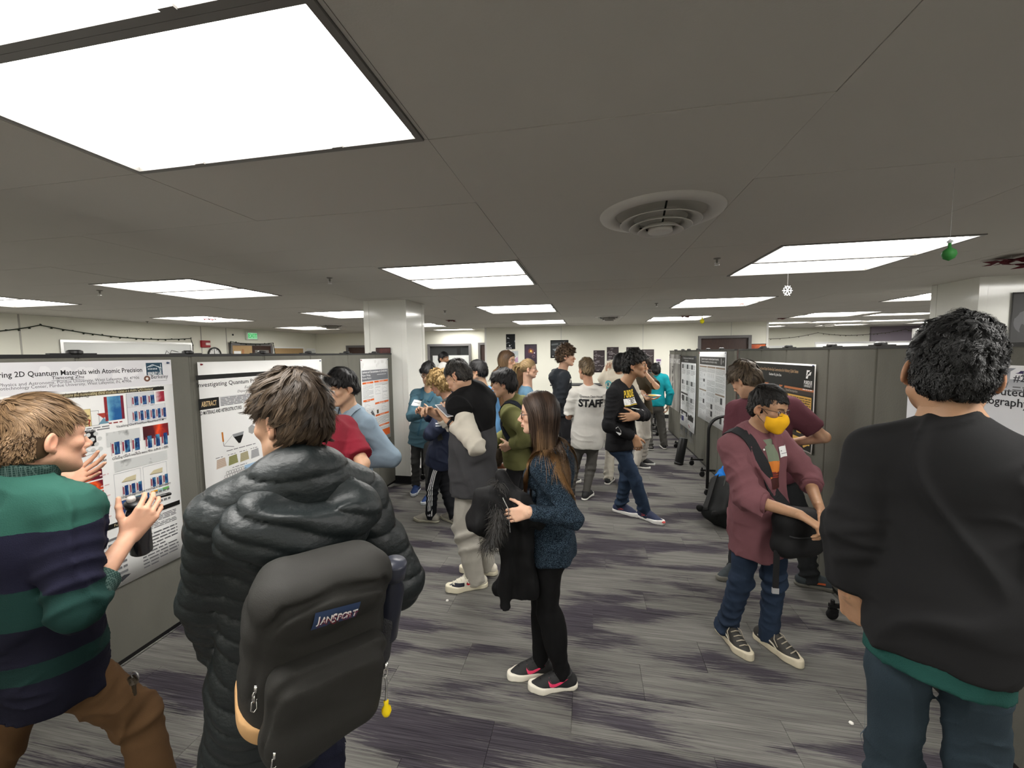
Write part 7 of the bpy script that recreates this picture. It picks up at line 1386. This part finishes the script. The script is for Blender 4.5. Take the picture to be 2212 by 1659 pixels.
w_ = r.wr['R']; MB().tube([tuple(w_-nrm(w_-r.el['R'])*.015+nrm(np.cross(nrm(w_-r.el['R']), (0, 1, 0)))*.031*cos(a)+nrm(np.cross(nrm(w_-r.el['R']), (1, 0, 0)))*.031*sin(a)-V(*root.location)) for a in np.linspace(0, 2*pi, 17)[:-1]], .007, 6, closed=True).build('wristband', flat(20, 20, 22), root, True)
mk_pants(r, root, denim(42, 56, 76, .34), 'regular', .010, .014, .09, 6); sh = shoes(r, root, (40, 48, 78), (232, 230, 226), .0065, 1.02, thick=.034); cor = flat(222, 96, 92)
for q in 'LR': o, X = sh[q]; decal_mesh(o, root, 'side_mark', X(.02, 0, .058), left_(r.toe[q])*-1, UP, [([(-.035, .006), (-.03, .013), (.035, -.002), (-.035, -.016), (-.035, -.010), (.015, -.002)], [(0, 1, 2, 5), (5, 2, 3, 4)], cor)], parent=o); MB().lathe([(0, .012), (.018, .006), (.022, -.006), (0, -.012)], 10, 0, Matrix.Translation(Vector(X(.200, 0, .034)-V(*root.location)))).build('toe_tip', cor, o)
hair(r, root, (.010, .0095, .009), (.030, .027, .025), 4200, .034, .0018, .006, lift=.3, crown=(0, -.03, .13), amp=.009, fs=130, cap=dict(tt=.042, tb=.022, ts=.014, hl=.05, nape=.0), down=.2, curl=.9, seed=7)
glasses(r, root, (120, 92, 60), .0014, .0225, .0175, .8)

# ------------------------------------------------------------------ 8  black vest, looking at phone
at = (-.90, 2.86)
r = rig(at, 1.81, yaw=58, hyaw=58, hpitch=-32, hs=.94, pel=(-0.864, 2.890, 0.877), neck=(-0.863, 2.880, 1.496), head=(-0.944, 2.830, 1.637), arms={'L': dict(w=(-0.969, 2.680, 1.336), hint=(.3, -.3, -1), dir=(-.5, .1, .85), palm=(-.55, .75, .1), curl=.55), 'R': dict(w=(-1.12, 2.84, 1.34), hint=(.1, .5, -1), curl=.5)}, legs={'L': lg(at, (-0.805, 2.910, 0.000), (-1.047, 2.794, 0.000)), 'R': lg(at, (-0.767, 3.091, 0.000), (-0.982, 3.097, 0.000))})
root = proot(at, 'man in black and grey vest with bowed head looking at his phone')
body(r, root, 'light', dict(brow=(.05, .04, .03)), .011, .004, .004)
mk_top(r, root, 'sweatshirt', fab(206, 200, 186), .013, .02, .90, .040, .009, .011, .06, None, 3, .005)
vm = bands('vest_fabric', (1.245,), ((72, 72, 74), (22, 22, 23)), .25, 260)
def vst(S):
    for q in 'LR': S.cone(r.sh[q]-(r.sh[q]-r.neck)*.12, r.sh[q]+(r.el[q]-r.sh[q])*.16, .086, .088, k=.03, capb=True)
S8, o8 = mk_top(r, root, 'vest', vm, .045, .10, .9, None, .0085, .006, .06, (.010, .22, 4), 6, .008, (.050, .080, .078), vst, .215, .02, '', fsc=14)
Sp, _ = mk_pants(r, root, fab(178, 174, 164, bump=.3), 'jogger', .009, .014, .10, 3); sh = shoes(r, root, (226, 220, 204), (224, 216, 192), .0055, 1.06, True, thick=.036, laces=(228, 222, 206)); red, nav = flat(176, 28, 44), flat(34, 36, 48)
for q in 'LR':
    o, X = sh[q]; side = left_(r.toe[q]); decal_mesh(o, root, 'side_mark', X(.035, 0, .062), side, UP, [sw_poly(.075, red)], .003, parent=o)
    decal_mesh(o, root, 'toe_overlay', X(.14, 0, .056), nrm(side+UP*.1), UP, [grid2(.13, .026, 8, 2, .0, -.006)+(nav,)], .0022, parent=o); decal_mesh(o, root, 'heel_overlay', X(-.035, 0, .072), side, UP, [([(-.04, -.03), (.055, -.03), (.03, .02), (-.04, .032)], [(0, 1, 2, 3)], nav)], .0016, parent=o); decal_mesh(o, root, 'ankle_strap', X(-.0, 0, .108), side, UP, [grid2(.085, .022, 6, 2)+(nav,)], .0026, parent=o)
hair(r, root, (.022, .019, .017), (.075, .066, .058), 4800, .026, .0013, .005, lift=.45, crown=(0, -.05, .12), amp=.003, fs=90, cap=dict(tt=.018, tb=.007, ts=.003, hl=.0), down=.2, seed=9, fwd_top=.2)
glasses(r, root, (20, 20, 22), .0015)
ph = empty('smartphone', tuple((-0.987, 2.660, 1.407)), RAD(58), 'dark smartphone held by the man in the black vest', 'phone'); p_ = bevel(MB().box((-.037, -.004, -.075), (.037, .004, .075)).build('phone_case', flat(30, 30, 34, .3), ph), .006, 3); p_.rotation_euler = (RAD(-62), 0, 0); s_ = MB().box((-.034, -.0048, -.071), (.034, -.0041, .071)).build('phone_screen', flat(120, 124, 132, .1), p_); MB().box((-.039, -.0045, -.077), (.039, .0, .077)).build('phone_bumper', flat(216, 214, 212, .3), p_)
w_ = r.wr['L']; MB().lathe([(.030, -.010), (.033, -.008), (.033, .008), (.030, .010)], 20, 0, Matrix.Translation(Vector(w_-nrm(w_-r.el['L'])*.02-V(*root.location))) @ Vector(w_-r.el['L']).to_track_quat('Z', 'Y').to_matrix().to_4x4()).build('wristwatch', flat(26, 26, 28), root, True)

# ------------------------------------------------------------------ 9  curly blond, navy jacket, striped track pants
at = (-1.58, 4.02)
r = rig(at, 1.70, yaw=78, hyaw=82, hpitch=-24, pel=(-1.571, 4.030, 0.714), neck=(-1.423, 4.020, 1.300), head=(-1.535, 3.990, 1.498), arms={'L': dict(w=(-1.364, 3.800, 1.170), hint=(-.5, -.6, -1), curl=.5), 'R': dict(w=(-1.75, 4.10, 1.15), hint=(0, .5, -1), curl=.5)}, legs={'L': lg(at, (-1.605, 3.986, 0.000), (-1.878, 3.990, 0.000)), 'R': lg(at, (-1.372, 3.976, 0.000), (-1.614, 4.135, 0.000))})
root = proot(at, 'person with curly blond hair in navy jacket and three striped black track pants')
body(r, root, 'rosy', {}, .012, .006, .006); S9, o9 = mk_top(r, root, 'jacket', fab(40, 46, 66, .6), .026, .10, .98, None, .010, .010, .07, (.006, .18, 3), 4, .007, (.03, .074, .072), None, .17, .0, fsc=16)
decal(S9, root, 'sleeve_label', r.sh['L']*.45+r.el['L']*.55, -fwd_(ray_yaw(at)), UP, [grid2(.05, .012, 3, 1, 0, .01)+(flat(206, 208, 212),), grid2(.05, .008, 3, 1, 0, -.012)+(flat(206, 208, 212),)], .003, o9)
Sp, _ = mk_pants(r, root, fab(20, 21, 26, .7), 'regular', .010, .009); 
for k in range(3): a, b_, c_ = r.hip['L'], r.kn['L'], r.an['L']; o_ = r.F*(-.02+.024*k); strap(Sp, root, 'side_stripe', [a+r.L*.10+o_-UP*.05, (a+b_)/2+r.L*.10+o_, b_+r.L*.08+o_, (b_+c_)/2+r.L*.07+o_, c_+r.L*.07+o_], .010, strp, .001, .002, n=50)
shoes(r, root, (150, 146, 136), (164, 160, 144), .007, 1.04)
hair(r, root, (.34, .215, .080), (.66, .47, .22), 7000, .042, .0014, .007, lift=.35, crown=(0, -.03, .13), amp=.014, fs=115, cap=dict(tt=.030, tb=.036, ts=.026, hl=.3, nape=.045, ear=0), down=.3, curl=1.2, seed=3, cap_dark=.6, guides=700, tight=.7)
bb = empty('backpack', tuple(r.ch-r.CF*.24), 0, 'dark grey backpack strapped on the curly blond person', 'backpack'); Bq = Sdf(); Bq.rbox(r.ch-r.CF*.22-r.up*.05, (.13, .06, .19), .05, np.stack([-r.CL, r.CF, r.up], 1)); sdf_obj('pack_body', Bq, .011, fab(44, 46, 50), bb)
strap(S9, bb, 'shoulder_strap', [r.ch+r.CL*.10-r.CF*.16, r.neck+r.CL*.10-r.CF*.04+r.up*.01, r.neck+r.CL*.12+r.CF*.07-r.up*.05, r.ch+r.CL*.13+r.CF*.10, r.waist+r.CL*.17], .055, fab(62, 62, 58), .008, .004)

# ------------------------------------------------------------------ 10  smiling man in teal shirt by the column
at = (-2.03, 4.68)
r = rig(at, 1.77, yaw=158, hyaw=160, hpitch=-20, hroll=6, pel=(-2.069, 4.740, 0.812), neck=(-1.953, 4.720, 1.315), head=(-1.922, 4.620, 1.573), arms={'R': dict(w=(-1.893, 4.420, 1.110), hint=(-.9, .2, -.6), curl=.4), 'L': dict(w=(-1.812, 4.420, 1.112), hint=(.9, .2, -.6), curl=.4)}, legs={'R': lg(at, (-2.242, 4.933, 0.000), (-2.198, 4.625, 0.000)), 'L': dict(at=(-1.93, 4.62), toe=150)})
root = proot(at, 'smiling man with glasses in blue teal button shirt standing by the column')
body(r, root, 'asian', dict(brow=(.02, .016, .014), smile=1), .012, .0055, .006); S10, o10 = mk_top(r, root, 'shirt', fab(76, 108, 122), .020, .16, .93, .036, .010, .009, .07, (.006, .17, 3), 5, .007, (.035, .070, .068), None, .165, fsc=16)
name_tag(S10, root, o10, r.ch-r.CL*.09+r.CF*.1+r.up*.03, r.CF-r.CL*.1, r.up, .095, .065); strap(S10, root, 'button_placket', [r.neck+r.CF*.11-r.up*.06, r.ch+r.CF*.13, r.waist+r.CF*.13, r.pel+r.CF*.13], .022, fab(58, 96, 114), .002, .001)
for q in (-1, 1): strap(S10, root, 'collar_leaf', [r.neck+r.CL*q*.065+r.up*.02, r.neck+r.CL*q*.06+r.CF*.06-r.up*.01, r.neck+r.CL*q*.045+r.CF*.11-r.up*.07], .04, fab(56, 92, 110), .004, .005, o10, 14)
mk_pants(r, root, fab(66, 66, 66), 'slim', .011, .008); shoes(r, root, (36, 66, 120), (214, 220, 226), .007)
hair(r, root, (.010, .0095, .010), (.022, .021, .022), 3200, .045, .0022, .006, lift=.15, crown=(0, -.05, .125), amp=.005, fs=80, cap=dict(tt=.026, tb=.016, ts=.012, hl=.0, fringe=.010), down=.5, seed=4, fwd_top=.5); glasses(r, root, (28, 26, 28), .0018, .0225, .015, .4)

# ------------------------------------------------------------------ people further back
def simple(label, at, H, yaw, hyaw, skin, top, pants, hr, hpitch=0, head=None, neck=None, pel=None, arms=None, legs=None, fem=0, o={}, sl=.95, inf=.018, topname='sweater', fit='regular', shoe=(40, 40, 44), sole=(225, 222, 215), hem=.06, col=None, extra=None, h=.011, hroll=0, cyaw=None, legs_on=True, lean=(0, 0), fold=.006, hemr=None, flare=0., cuff=None):
    r = rig(at, H, yaw=yaw, cyaw=cyaw, hyaw=hyaw, hpitch=hpitch, hroll=hroll, pel=pel, neck=neck, head=head, arms=arms, legs=legs, fem=fem, lean=lean); root = proot(at, label)
    body(r, root, skin, o, .013, .0065, .0065); S, ob = mk_top(r, root, topname, top, inf, hem, sl, cuff, h, .008, .07, None, int(abs(at[0])*10)+2, fold, col, extra(r) if extra else None, hemr, flare=flare, fsc=16)
    mk_pants(r, root, pants, fit, .012, .009); shoes(r, root, shoe, sole, .008); hair(r, root, **hr); return r, root, S, ob
HB = dict(col=(.010, .0095, .010), col2=(.024, .022, .022), n=2200, L=.040, width=.0026, h=.007, lift=.15, amp=.005, fs=80, down=.45, fwd_top=.4)
# 13 light blue shirt
simple('dark haired person in sky blue t shirt behind the man in black vest', (-1.16, 4.55), 1.71, 62, 68, 'asian', fab(110, 160, 206), fab(40, 42, 48), dict(HB, cap=dict(tt=.026, tb=.018, ts=.010, hl=.0), seed=2), -6, head=(-1.265, 4.500, 1.599), neck=(-1.194, 4.550, 1.359), sl=.36, topname='t_shirt', flare=.01, fit='slim')
# 14 olive hoodie
hd = lambda r: (lambda S: hood(S, r, .03, .085, .12))
r, root, S, ob = simple('dark haired young man in olive green hoodie with a black bag strap', (-.70, 3.62), 1.70, 72, 80, 'light', fab(106, 106, 66), fab(34, 34, 36), dict(HB, n=4200, width=.0018, L=.05, cap=dict(tt=.034, tb=.022, ts=.018, hl=-.1, fringe=.012, nape=.0), seed=5, lift=.2), -6, head=(-0.761, 3.560, 1.527), neck=(-0.672, 3.620, 1.340), pel=(-0.649, 3.660, 0.842), arms={'L': dict(w=(-0.686, 3.450, 0.990), hint=(.6, -.3, -.8), curl=.5), 'R': dict(w=(-.93, 3.62, .92), hint=(0, .5, -1))}, inf=.030, topname='hoodie', extra=hd, hem=.07, h=.009, cuff=.040, fold=.008, o=dict(brow=(.02, .015, .012)))
sb = empty('sling_bag', tuple(r.ch-r.CF*.2-r.up*.05), 0, 'black sling backpack worn by the olive hoodie man', 'bag'); Bq = Sdf(); Bq.rbox(r.ch-r.CF*.20-r.up*.10, (.13, .06, .19), .05, np.stack([-r.CL, r.CF, r.up], 1)); sdf_obj('bag_body', Bq, .011, fab(30, 32, 38), sb); strap(S, sb, 'shoulder_strap', [r.ch+r.CL*.12-r.CF*.15, r.neck+r.CL*.13-r.CF*.05, r.neck+r.CL*.13+r.CF*.05-r.up*.04, r.ch+r.CL*.14+r.CF*.10, r.waist+r.CL*.17], .05, fab(30, 34, 44), .008, .004)
# 15 brown jacket long hair
r, root, S, ob = simple('tall man with long brown hair and glasses in brown jacket', (-1.08, 5.42), 1.87, -140, -118, 'light', fab(104, 78, 54), fab(70, 60, 48), dict(col=(.085, .050, .028), n=0, cap=dict(tt=.016, tb=.016, ts=.010, hl=-.1, ear=0, nape=.03), amp=.003, h=.007), -4, head=(-1.088, 5.350, 1.710), o=dict(brow=(.10, .06, .04), moustache=.6), inf=.03, topname='jacket', hem=.10, col=(.035, .078, .074), shoe=(120, 70, 40), legs={'R': dict(at=(-1.40, 6.0), toe=-100), 'L': dict(at=(-1.0, 5.45), toe=-150)})
hm = [c for c in root.children if c.name.startswith('hair')][0]; long_hair(r, root, hm, (.095, .055, .030), (.20, .125, .065), .26, 1600, S, .0034, 3, steps=14); glasses(r, root, (60, 44, 34), .0014)
decal(S, root, 'undershirt', r.neck+r.CF*.1-r.up*.08, r.CF, r.up, [([(-.05, .07), (.05, .07), (.0, -.10)], [(0, 1, 2)], fab(34, 34, 38))], .003, ob)
# 16 blonde ponytail
r, root, S, ob = simple('blonde woman with ponytail and glasses in slate blue top', (-.70, 4.85), 1.73, -80, -84, 'pale', fab(86, 118, 140), fab(40, 44, 54), dict(col=(.30, .20, .095), col2=(.50, .36, .19), n=1800, L=.05, width=.002, h=.006, lift=.03, amp=.0015, cap=dict(tt=.008, tb=.008, ts=.003, hl=-.3, back=0), crown=(0, .12, .06), down=.0, seed=3), 0, head=(-0.716, 4.800, 1.612), neck=(-0.754, 4.850, 1.356), fem=1, o=dict(brow=(.25, .16, .09)), topname='blouse', inf=.014)
hm = [c for c in root.children if c.name.startswith('hair')][0]; T = lambda x, y, z: r.head+r.HR @ (V(x, y, z)*r.hs)
long_hair(r, root, hm, (.40, .28, .13), (.62, .46, .24), .34, 1500, S, .0026, 5, tie=(T(0, -.115, .045), r.HR @ V(0, -.9, .35)), steps=16); MB().lathe([(.012, -.008), (.018, -.004), (.018, .004), (.012, .008)], 12, 0, Matrix.Translation(Vector(T(0, -.112, .045)-V(*root.location)))).build('hair_tie', flat(40, 30, 30), hm); glasses(r, root, (90, 80, 70), .0013)
# 17 curly hair dark hoodie
r, root, S, ob = simple('young man with curly brown hair in dark hoodie with name tag', (-.36, 5.65), 1.90, -78, -86, 'pale', fab(46, 50, 56), fab(50, 50, 54), dict(col=(.075, .045, .026), col2=(.20, .125, .07), n=5000, L=.034, width=.0016, h=.0075, lift=.35, amp=.014, fs=130, cap=dict(tt=.044, tb=.022, ts=.014, hl=.2, nape=-.015), curl=1.0, down=.1, seed=6), 0, head=(-0.314, 5.600, 1.750), neck=(-0.388, 5.660, 1.518), inf=.026, topname='hoodie', extra=hd, o=dict(brow=(.10, .06, .04)), arms={'R': dict(rel=(.20, -.12, -.38), hint=(-.6, -.3, -.9)), 'L': dict(rel=(.22, -.12, -.38), hint=(0, .6, -.9))})
name_tag(S, root, ob, r.ch-r.CL*.12+r.CF*.04+r.up*.05, -r.CL*.9+r.CF*.5, r.up, .085, .06)
# 18 staff shirt
at = (-.02, 4.98)
r, root, S, ob = simple('man in white staff t shirt and grey trousers seen from behind', at, 1.79, 8, 34, 'rosy', fab(200, 197, 190, var=.04), fab(84, 82, 78), dict(col=(.10, .068, .038), col2=(.32, .23, .13), n=2600, L=.040, width=.0022, h=.0065, lift=.25, amp=.006, fs=80, cap=dict(tt=.028, tb=.012, ts=.004, hl=.0, nape=-.010), down=.3, seed=4, fwd_top=.3), -2, head=(-0.039, 4.940, 1.598), neck=(0.000, 4.970, 1.349), pel=(-0.026, 5.000, 0.738), arms={'L': dict(w=(-.14, 5.22, 1.14), hint=(-.5, -.6, -.9)), 'R': dict(w=(.13, 5.25, 1.18), hint=(.9, -.6, -.6))}, legs={'R': lg(at, (-0.057, 4.900, 0.000), (0.027, 5.111, 0.000)), 'L': dict(at=(-.22, 5.02), toe=14)}, sl=.40, inf=.024, topname='t_shirt', hem=.09, fit='slim', shoe=(30, 30, 32), flare=.018, col=(.012, .066, .064), h=.009, fold=.008)
ink = flat(24, 24, 26); lay = -r.CF; decal(S, root, 'back_print', r.ch+lay*.1+r.up*.045, lay, r.up, [txt2('STAFF', .125, ink, .012, -.005, .045, 1, .295), txt2('Quantum Open House', .042, flat(60, 60, 64), .012, .070, .006, 1, .27)], .003, ob)
# 19 cream sweatshirt
r, root, S, ob = simple('person in cream sweatshirt with teal back print behind the jeans man', (.36, 5.55), 1.77, -24, -40, 'light', fab(214, 206, 188), fab(204, 198, 184), dict(HB, cap=dict(tt=.022, tb=.024, ts=.014, hl=.0, nape=.02, ear=0), seed=8), 0, head=(0.415, 5.450, 1.648), arms={'L': dict(w=(0.252, 5.620, 1.506), hint=(-.6, .2, -1), dir=(0, .2, 1), palm=(.2, .8, 0), curl=.3), 'R': dict(w=(.62, 5.75, 1.05), hint=(.6, -.4, -1))}, inf=.03, hem=.08, shoe=(28, 28, 30), topname='sweatshirt')
tealp = flat(96, 178, 184); decal(S, root, 'back_print', r.ch-r.CF*.1+r.CL*.06+r.up*.05, -r.CF, r.up, [(np.array([(.048*cos(a)*(1+.15*sin(3*a)), .055*sin(a)) for a in np.linspace(0, 2*pi, 17)[:-1]]), [tuple(range(16))], tealp), grid2(.014, .03, 2, 2, -.02, -.05)+(tealp,), grid2(.014, .03, 2, 2, .02, -.05)+(tealp,), (np.array([(.018*cos(a), .024*sin(a)+.0) for a in np.linspace(0, 2*pi, 11)[:-1]]), [tuple(range(10))], flat(60, 130, 140))], .003, ob)
# 20 olive t shirt
r, root, S, ob = simple('person in dark olive t shirt with hand at face behind the jeans man', (.80, 6.45), 1.74, 120, 108, 'light', fab(70, 62, 48), fab(206, 200, 190), dict(HB, col=(.05, .03, .02), cap=dict(tt=.018, tb=.016, ts=.010, hl=.0, ear=0), seed=3), -4, head=(0.787, 6.300, 1.615), arms={'L': dict(w=(0.799, 6.120, 1.492), hint=(.7, -.2, -.9), dir=(-.2, .1, 1), palm=(-.4, .6, 0), curl=.5), 'R': dict(w=(0.834, 6.150, 1.110), hint=(-.6, .2, -.8), dir=(.9, -.2, 0), palm=(0, 0, 1), curl=.25)}, legs={'L': lg((.8, 6.45), (0.777, 6.690, 0.000), (0.963, 6.634, 0.000)), 'R': lg((.8, 6.45), (0.684, 6.486, 0.000), (0.841, 6.406, 0.000))}, sl=.42, topname='t_shirt', flare=.012, shoe=(30, 30, 32), sole=(230, 228, 222))
pt = empty('paper_plate', (0.882, 6.000, 1.168), 0, 'paper plate with yellow food held beside the teal sweater', 'plate'); MB().lathe([(0, 0), (.085, 0), (.115, .014), (.122, .015), (.118, .018), (.086, .004), (0, .004)], 36).build('plate_disc', white_m, pt, True); MB().lathe([(0, .022), (.05, .020), (.075, .010), (.08, .004)], 20).build('food', flat(226, 200, 60), pt, True); MB().lathe([(0, .03), (.02, .025), (.024, .015)], 10, 0, Matrix.Translation((-.07, 0, 0))).build('food_piece', flat(140, 70, 50), pt, True)
# 21 teal sweater
at = (1.17, 7.66)
simple('person in bright teal sweater and grey sweatpants seen from behind, hand on hip', at, 1.62, 4, 16, 'light', fab(22, 140, 150), fab(98, 96, 92), dict(HB, cap=dict(tt=.024, tb=.018, ts=.012, hl=.0), seed=4), -6, head=(1.169, 7.620, 1.467), arms={'R': dict(w=(1.394, 7.620, 0.823), hint=(1, -.4, -.2), curl=.5), 'L': dict(w=(.98, 7.95, 1.0), hint=(-.9, -.5, -.5))}, legs={'L': lg(at, (1.149, 7.663, -0.000), (1.025, 7.718, 0.000)), 'R': lg(at, (1.377, 7.768, 0.000), (1.362, 8.070, 0.000))}, inf=.026, topname='sweater', fit='jogger', shoe=(24, 24, 26), cuff=.042, hem=.03)
# 22 red t shirt
r, root, S, ob = simple('person in dark red short sleeved shirt standing behind the puffer jacket man', (-1.46, 2.10), 1.75, 42, 50, 'light', fab(124, 32, 46), fab(40, 42, 52), dict(col=(.06, .042, .026), n=0, cap=dict(tt=.012, tb=.012, ts=.006, hl=.0, ear=0, nape=.03), amp=.002, h=.007), -8, head=(-1.616, 2.060, 1.534), neck=(-1.548, 2.080, 1.391), arms={'R': dict(w=(-1.383, 2.100, 0.921), hint=(.8, -.4, -.2)), 'L': dict(w=(-1.75, 2.2, 1.0), hint=(-.8, -.3, -.5))}, sl=.42, topname='t_shirt', flare=.014, h=.009, inf=.022)
hm = [c for c in root.children if c.name.startswith('hair')][0]; long_hair(r, root, hm, (.07, .048, .03), (.13, .09, .05), .30, 1800, S, .0024, 6, steps=16)
# 23 light blue shirt
at = (-1.66, 2.66)
r, root, S, ob = simple('man with black hair in light blue denim shirt with a dark watch', at, 1.74, 128, 122, 'asian', fab(132, 150, 164, var=.10), denim(92, 116, 146), dict(HB, n=4200, width=.0016, cap=dict(tt=.034, tb=.020, ts=.018, hl=-.1, fringe=.014, nape=-.008), seed=7, h=.006), -12, head=(-1.756, 2.620, 1.566), neck=(-1.735, 2.700, 1.369), pel=(-1.792, 2.740, 0.836), arms={'L': dict(w=(-1.621, 2.520, 1.048), hint=(.9, .4, -.5), dir=(-.5, -.3, -.8), palm=(-.3, .8, 0), curl=.4), 'R': dict(w=(-1.95, 2.45, .95), hint=(-.6, .3, -.8))}, inf=.022, topname='shirt', col=(.038, .068, .066), hem=.17, h=.008, fold=.008, o=dict(brow=(.02, .015, .013)), hemr=.165, sl=.90)
decal(S, root, 'undershirt', r.neck+r.CF*.1-r.up*.06, r.CF, r.up, [([(-.036, .06), (.036, .06), (.0, -.05)], [(0, 1, 2)], fab(220, 220, 220))], .003, ob); name_tag(S, root, ob, r.ch+r.CL*.07+r.CF*.1+r.up*.0, r.CF, r.up)
for q in (-1, 1): strap(S, root, 'collar_leaf', [r.neck+r.CL*q*.066+r.up*.035, r.neck+r.CL*q*.062+r.CF*.06-r.up*.0, r.neck+r.CL*q*.050+r.CF*.11-r.up*.06], .045, fab(150, 166, 180), .004, .006, ob, 14)
w_ = r.wr['L']; wt = MB().lathe([(.031, -.012), (.035, -.010), (.035, .010), (.031, .012)], 20, 0, Matrix.Translation(Vector(w_-nrm(w_-r.el['L'])*.015-V(*root.location))) @ Vector(w_-r.el['L']).to_track_quat('Z', 'Y').to_matrix().to_4x4()).build('wristwatch', flat(24, 24, 26), root, True); c_ = w_-nrm(w_-r.el['L'])*.015-fwd_(ray_yaw(at))*.036-V(*root.location); bevel(MB().box((-.017, -.005, -.019), (.017, .005, .019), 0, Matrix.Translation(Vector(c_)) @ Matrix.Rotation(RAD(ray_yaw(at)), 4, 'Z') @ Matrix.Rotation(RAD(30), 4, 'Y')).build('watch_face', flat(16, 16, 18, .1), wt), .004)
# 11 bearded man far left, 12 white cap
simple('bearded man in dark jacket far behind by the glass window', (-2.80, 7.75), 1.84, -150, -128, 'tan', fab(34, 34, 38), fab(40, 40, 44), dict(HB, cap=dict(tt=.020, tb=.010, ts=.006, hl=.0), seed=1), 0, head=(-2.843, 7.650, 1.710), o=dict(stubble=.95, beardcol=(.02, .015, .012), brow=(.02, .015, .012)), inf=.024, topname='jacket', col=(.03, .07, .068))
r, root, S, ob = simple('person in white cap mostly hidden behind the curly blond person', (-1.66, 5.35), 1.72, 30, 30, 'light', fab(60, 64, 72), fab(50, 52, 58), dict(HB, n=900, cap=dict(tt=.004, tb=.004, ts=.002, hl=.0), seed=2), 0, head=(-1.987, 5.300, 1.559))
Cp, _ = cap_sdf(r.head, r.HR, r.hs, .020, .014, .012, ear=0, back=0); Cp.plane(-(r.HR @ V(0, .0, 1)), r.head+r.HR @ (V(0, 0, .035)*r.hs)); T = lambda x, y, z: r.head+r.HR @ (V(x, y, z)*r.hs); Cp.ell(T(0, .12, .048), V(.07, .075, .008), r.HR, k=.008); sdf_obj('cap', Cp, .007, fab(232, 230, 226), root)

# ------------------------------------------------------------------ wheeled bag beside the partition
ub = empty('backpack', (1.354, 4.445, 0.000), 0, 'black wheeled backpack with blue cloth on carpet beside the right partition', 'backpack'); o_ = V(*ub.location); ax = nrm(V(*(1.650, 4.742, 0.000))-V(*(1.097, 4.346, 0.000))); nx_ = np.cross(UP, ax); tl = nrm(UP*.62+ax*.62+nx_*.25); side = nrm(np.cross(tl, nx_)); side = nrm(ax-tl*np.dot(ax, tl)); dn = np.cross(tl, side); RB = np.stack([side, dn, tl], 1); c0 = o_+UP*.21+ax*.05
Sb = Sdf(); Sb.rbox(c0, (.18, .115, .25), .075, RB); Sb.rbox(c0-dn*.10*(1 if dn[1] > 0 else -1)-tl*.03, (.145, .065, .18), .05, RB, k=.03); Sb.plane(-UP, (0, 0, .004)); nb = fab(32, 33, 33, .6, .25, 300); sdf_obj('pack_body', Sb, .009, nb, ub, lambda p: F32(.006)*noise3(p, 18, 5, 4), .01)
fc = -dn*(1 if dn[1] > 0 else -1)
for k in (-1, 1): strap(Sb, ub, 'compression_strap', [c0+side*.17*k+tl*.12, c0+fc*.17+side*.06*k+tl*.02, c0+fc*.14+side*.02*k-tl*.17], .024, flat(22, 22, 23), .004, .004)
strap(Sb, ub, 'top_rail', [c0-side*.16-tl*.20, c0-side*.17, c0-side*.14+tl*.20, c0+tl*.24, c0+side*.13+tl*.21], .05, flat(26, 26, 27), .02, .002)
for k in (-1, 1): MB().lathe([(0, -.018), (.030, -.018), (.036, -.010), (.036, .010), (.030, .018), (0, .018)], 18, 0, Matrix.Translation(Vector(c0-side*.17-tl*.21+nx_*.09*k-o_)) @ Matrix.Rotation(pi/2, 4, 'X')).build('wheel', rubber, ub, True)
tb_ = V(*(1.354, 4.445, 0.000)); MB().tube([tuple(V(*(1.226, 3.950, 0.555))-o_), tuple(V(*(1.305, 4.050, 0.815))-o_), tuple(V(*(1.353, 4.050, 0.817))-o_), tuple(V(*(1.320, 3.950, 0.560))-o_)], .007, 8).build('pull_handle', flat(110, 110, 108, .3), ub, True)
bl = empty('blue_cloth', tuple(c0+tl*.26-side*.05), 0, 'bright blue cloth bundle stuffed in the top of the wheeled backpack', 'cloth'); Sq = Sdf(); q = V(*bl.location); Sq.ell(q+tl*.05, (.10, .07, .085), RB); Sq.cone(q-side*.09-tl*.04, q+side*.05+tl*.10, .05, .045, k=.04); sdf_obj('cloth_bundle', Sq, .008, fab(24, 118, 206, .7), bl, lambda p: F32(.012)*np.abs(noise3(p, 36, 4, 4)), .02)
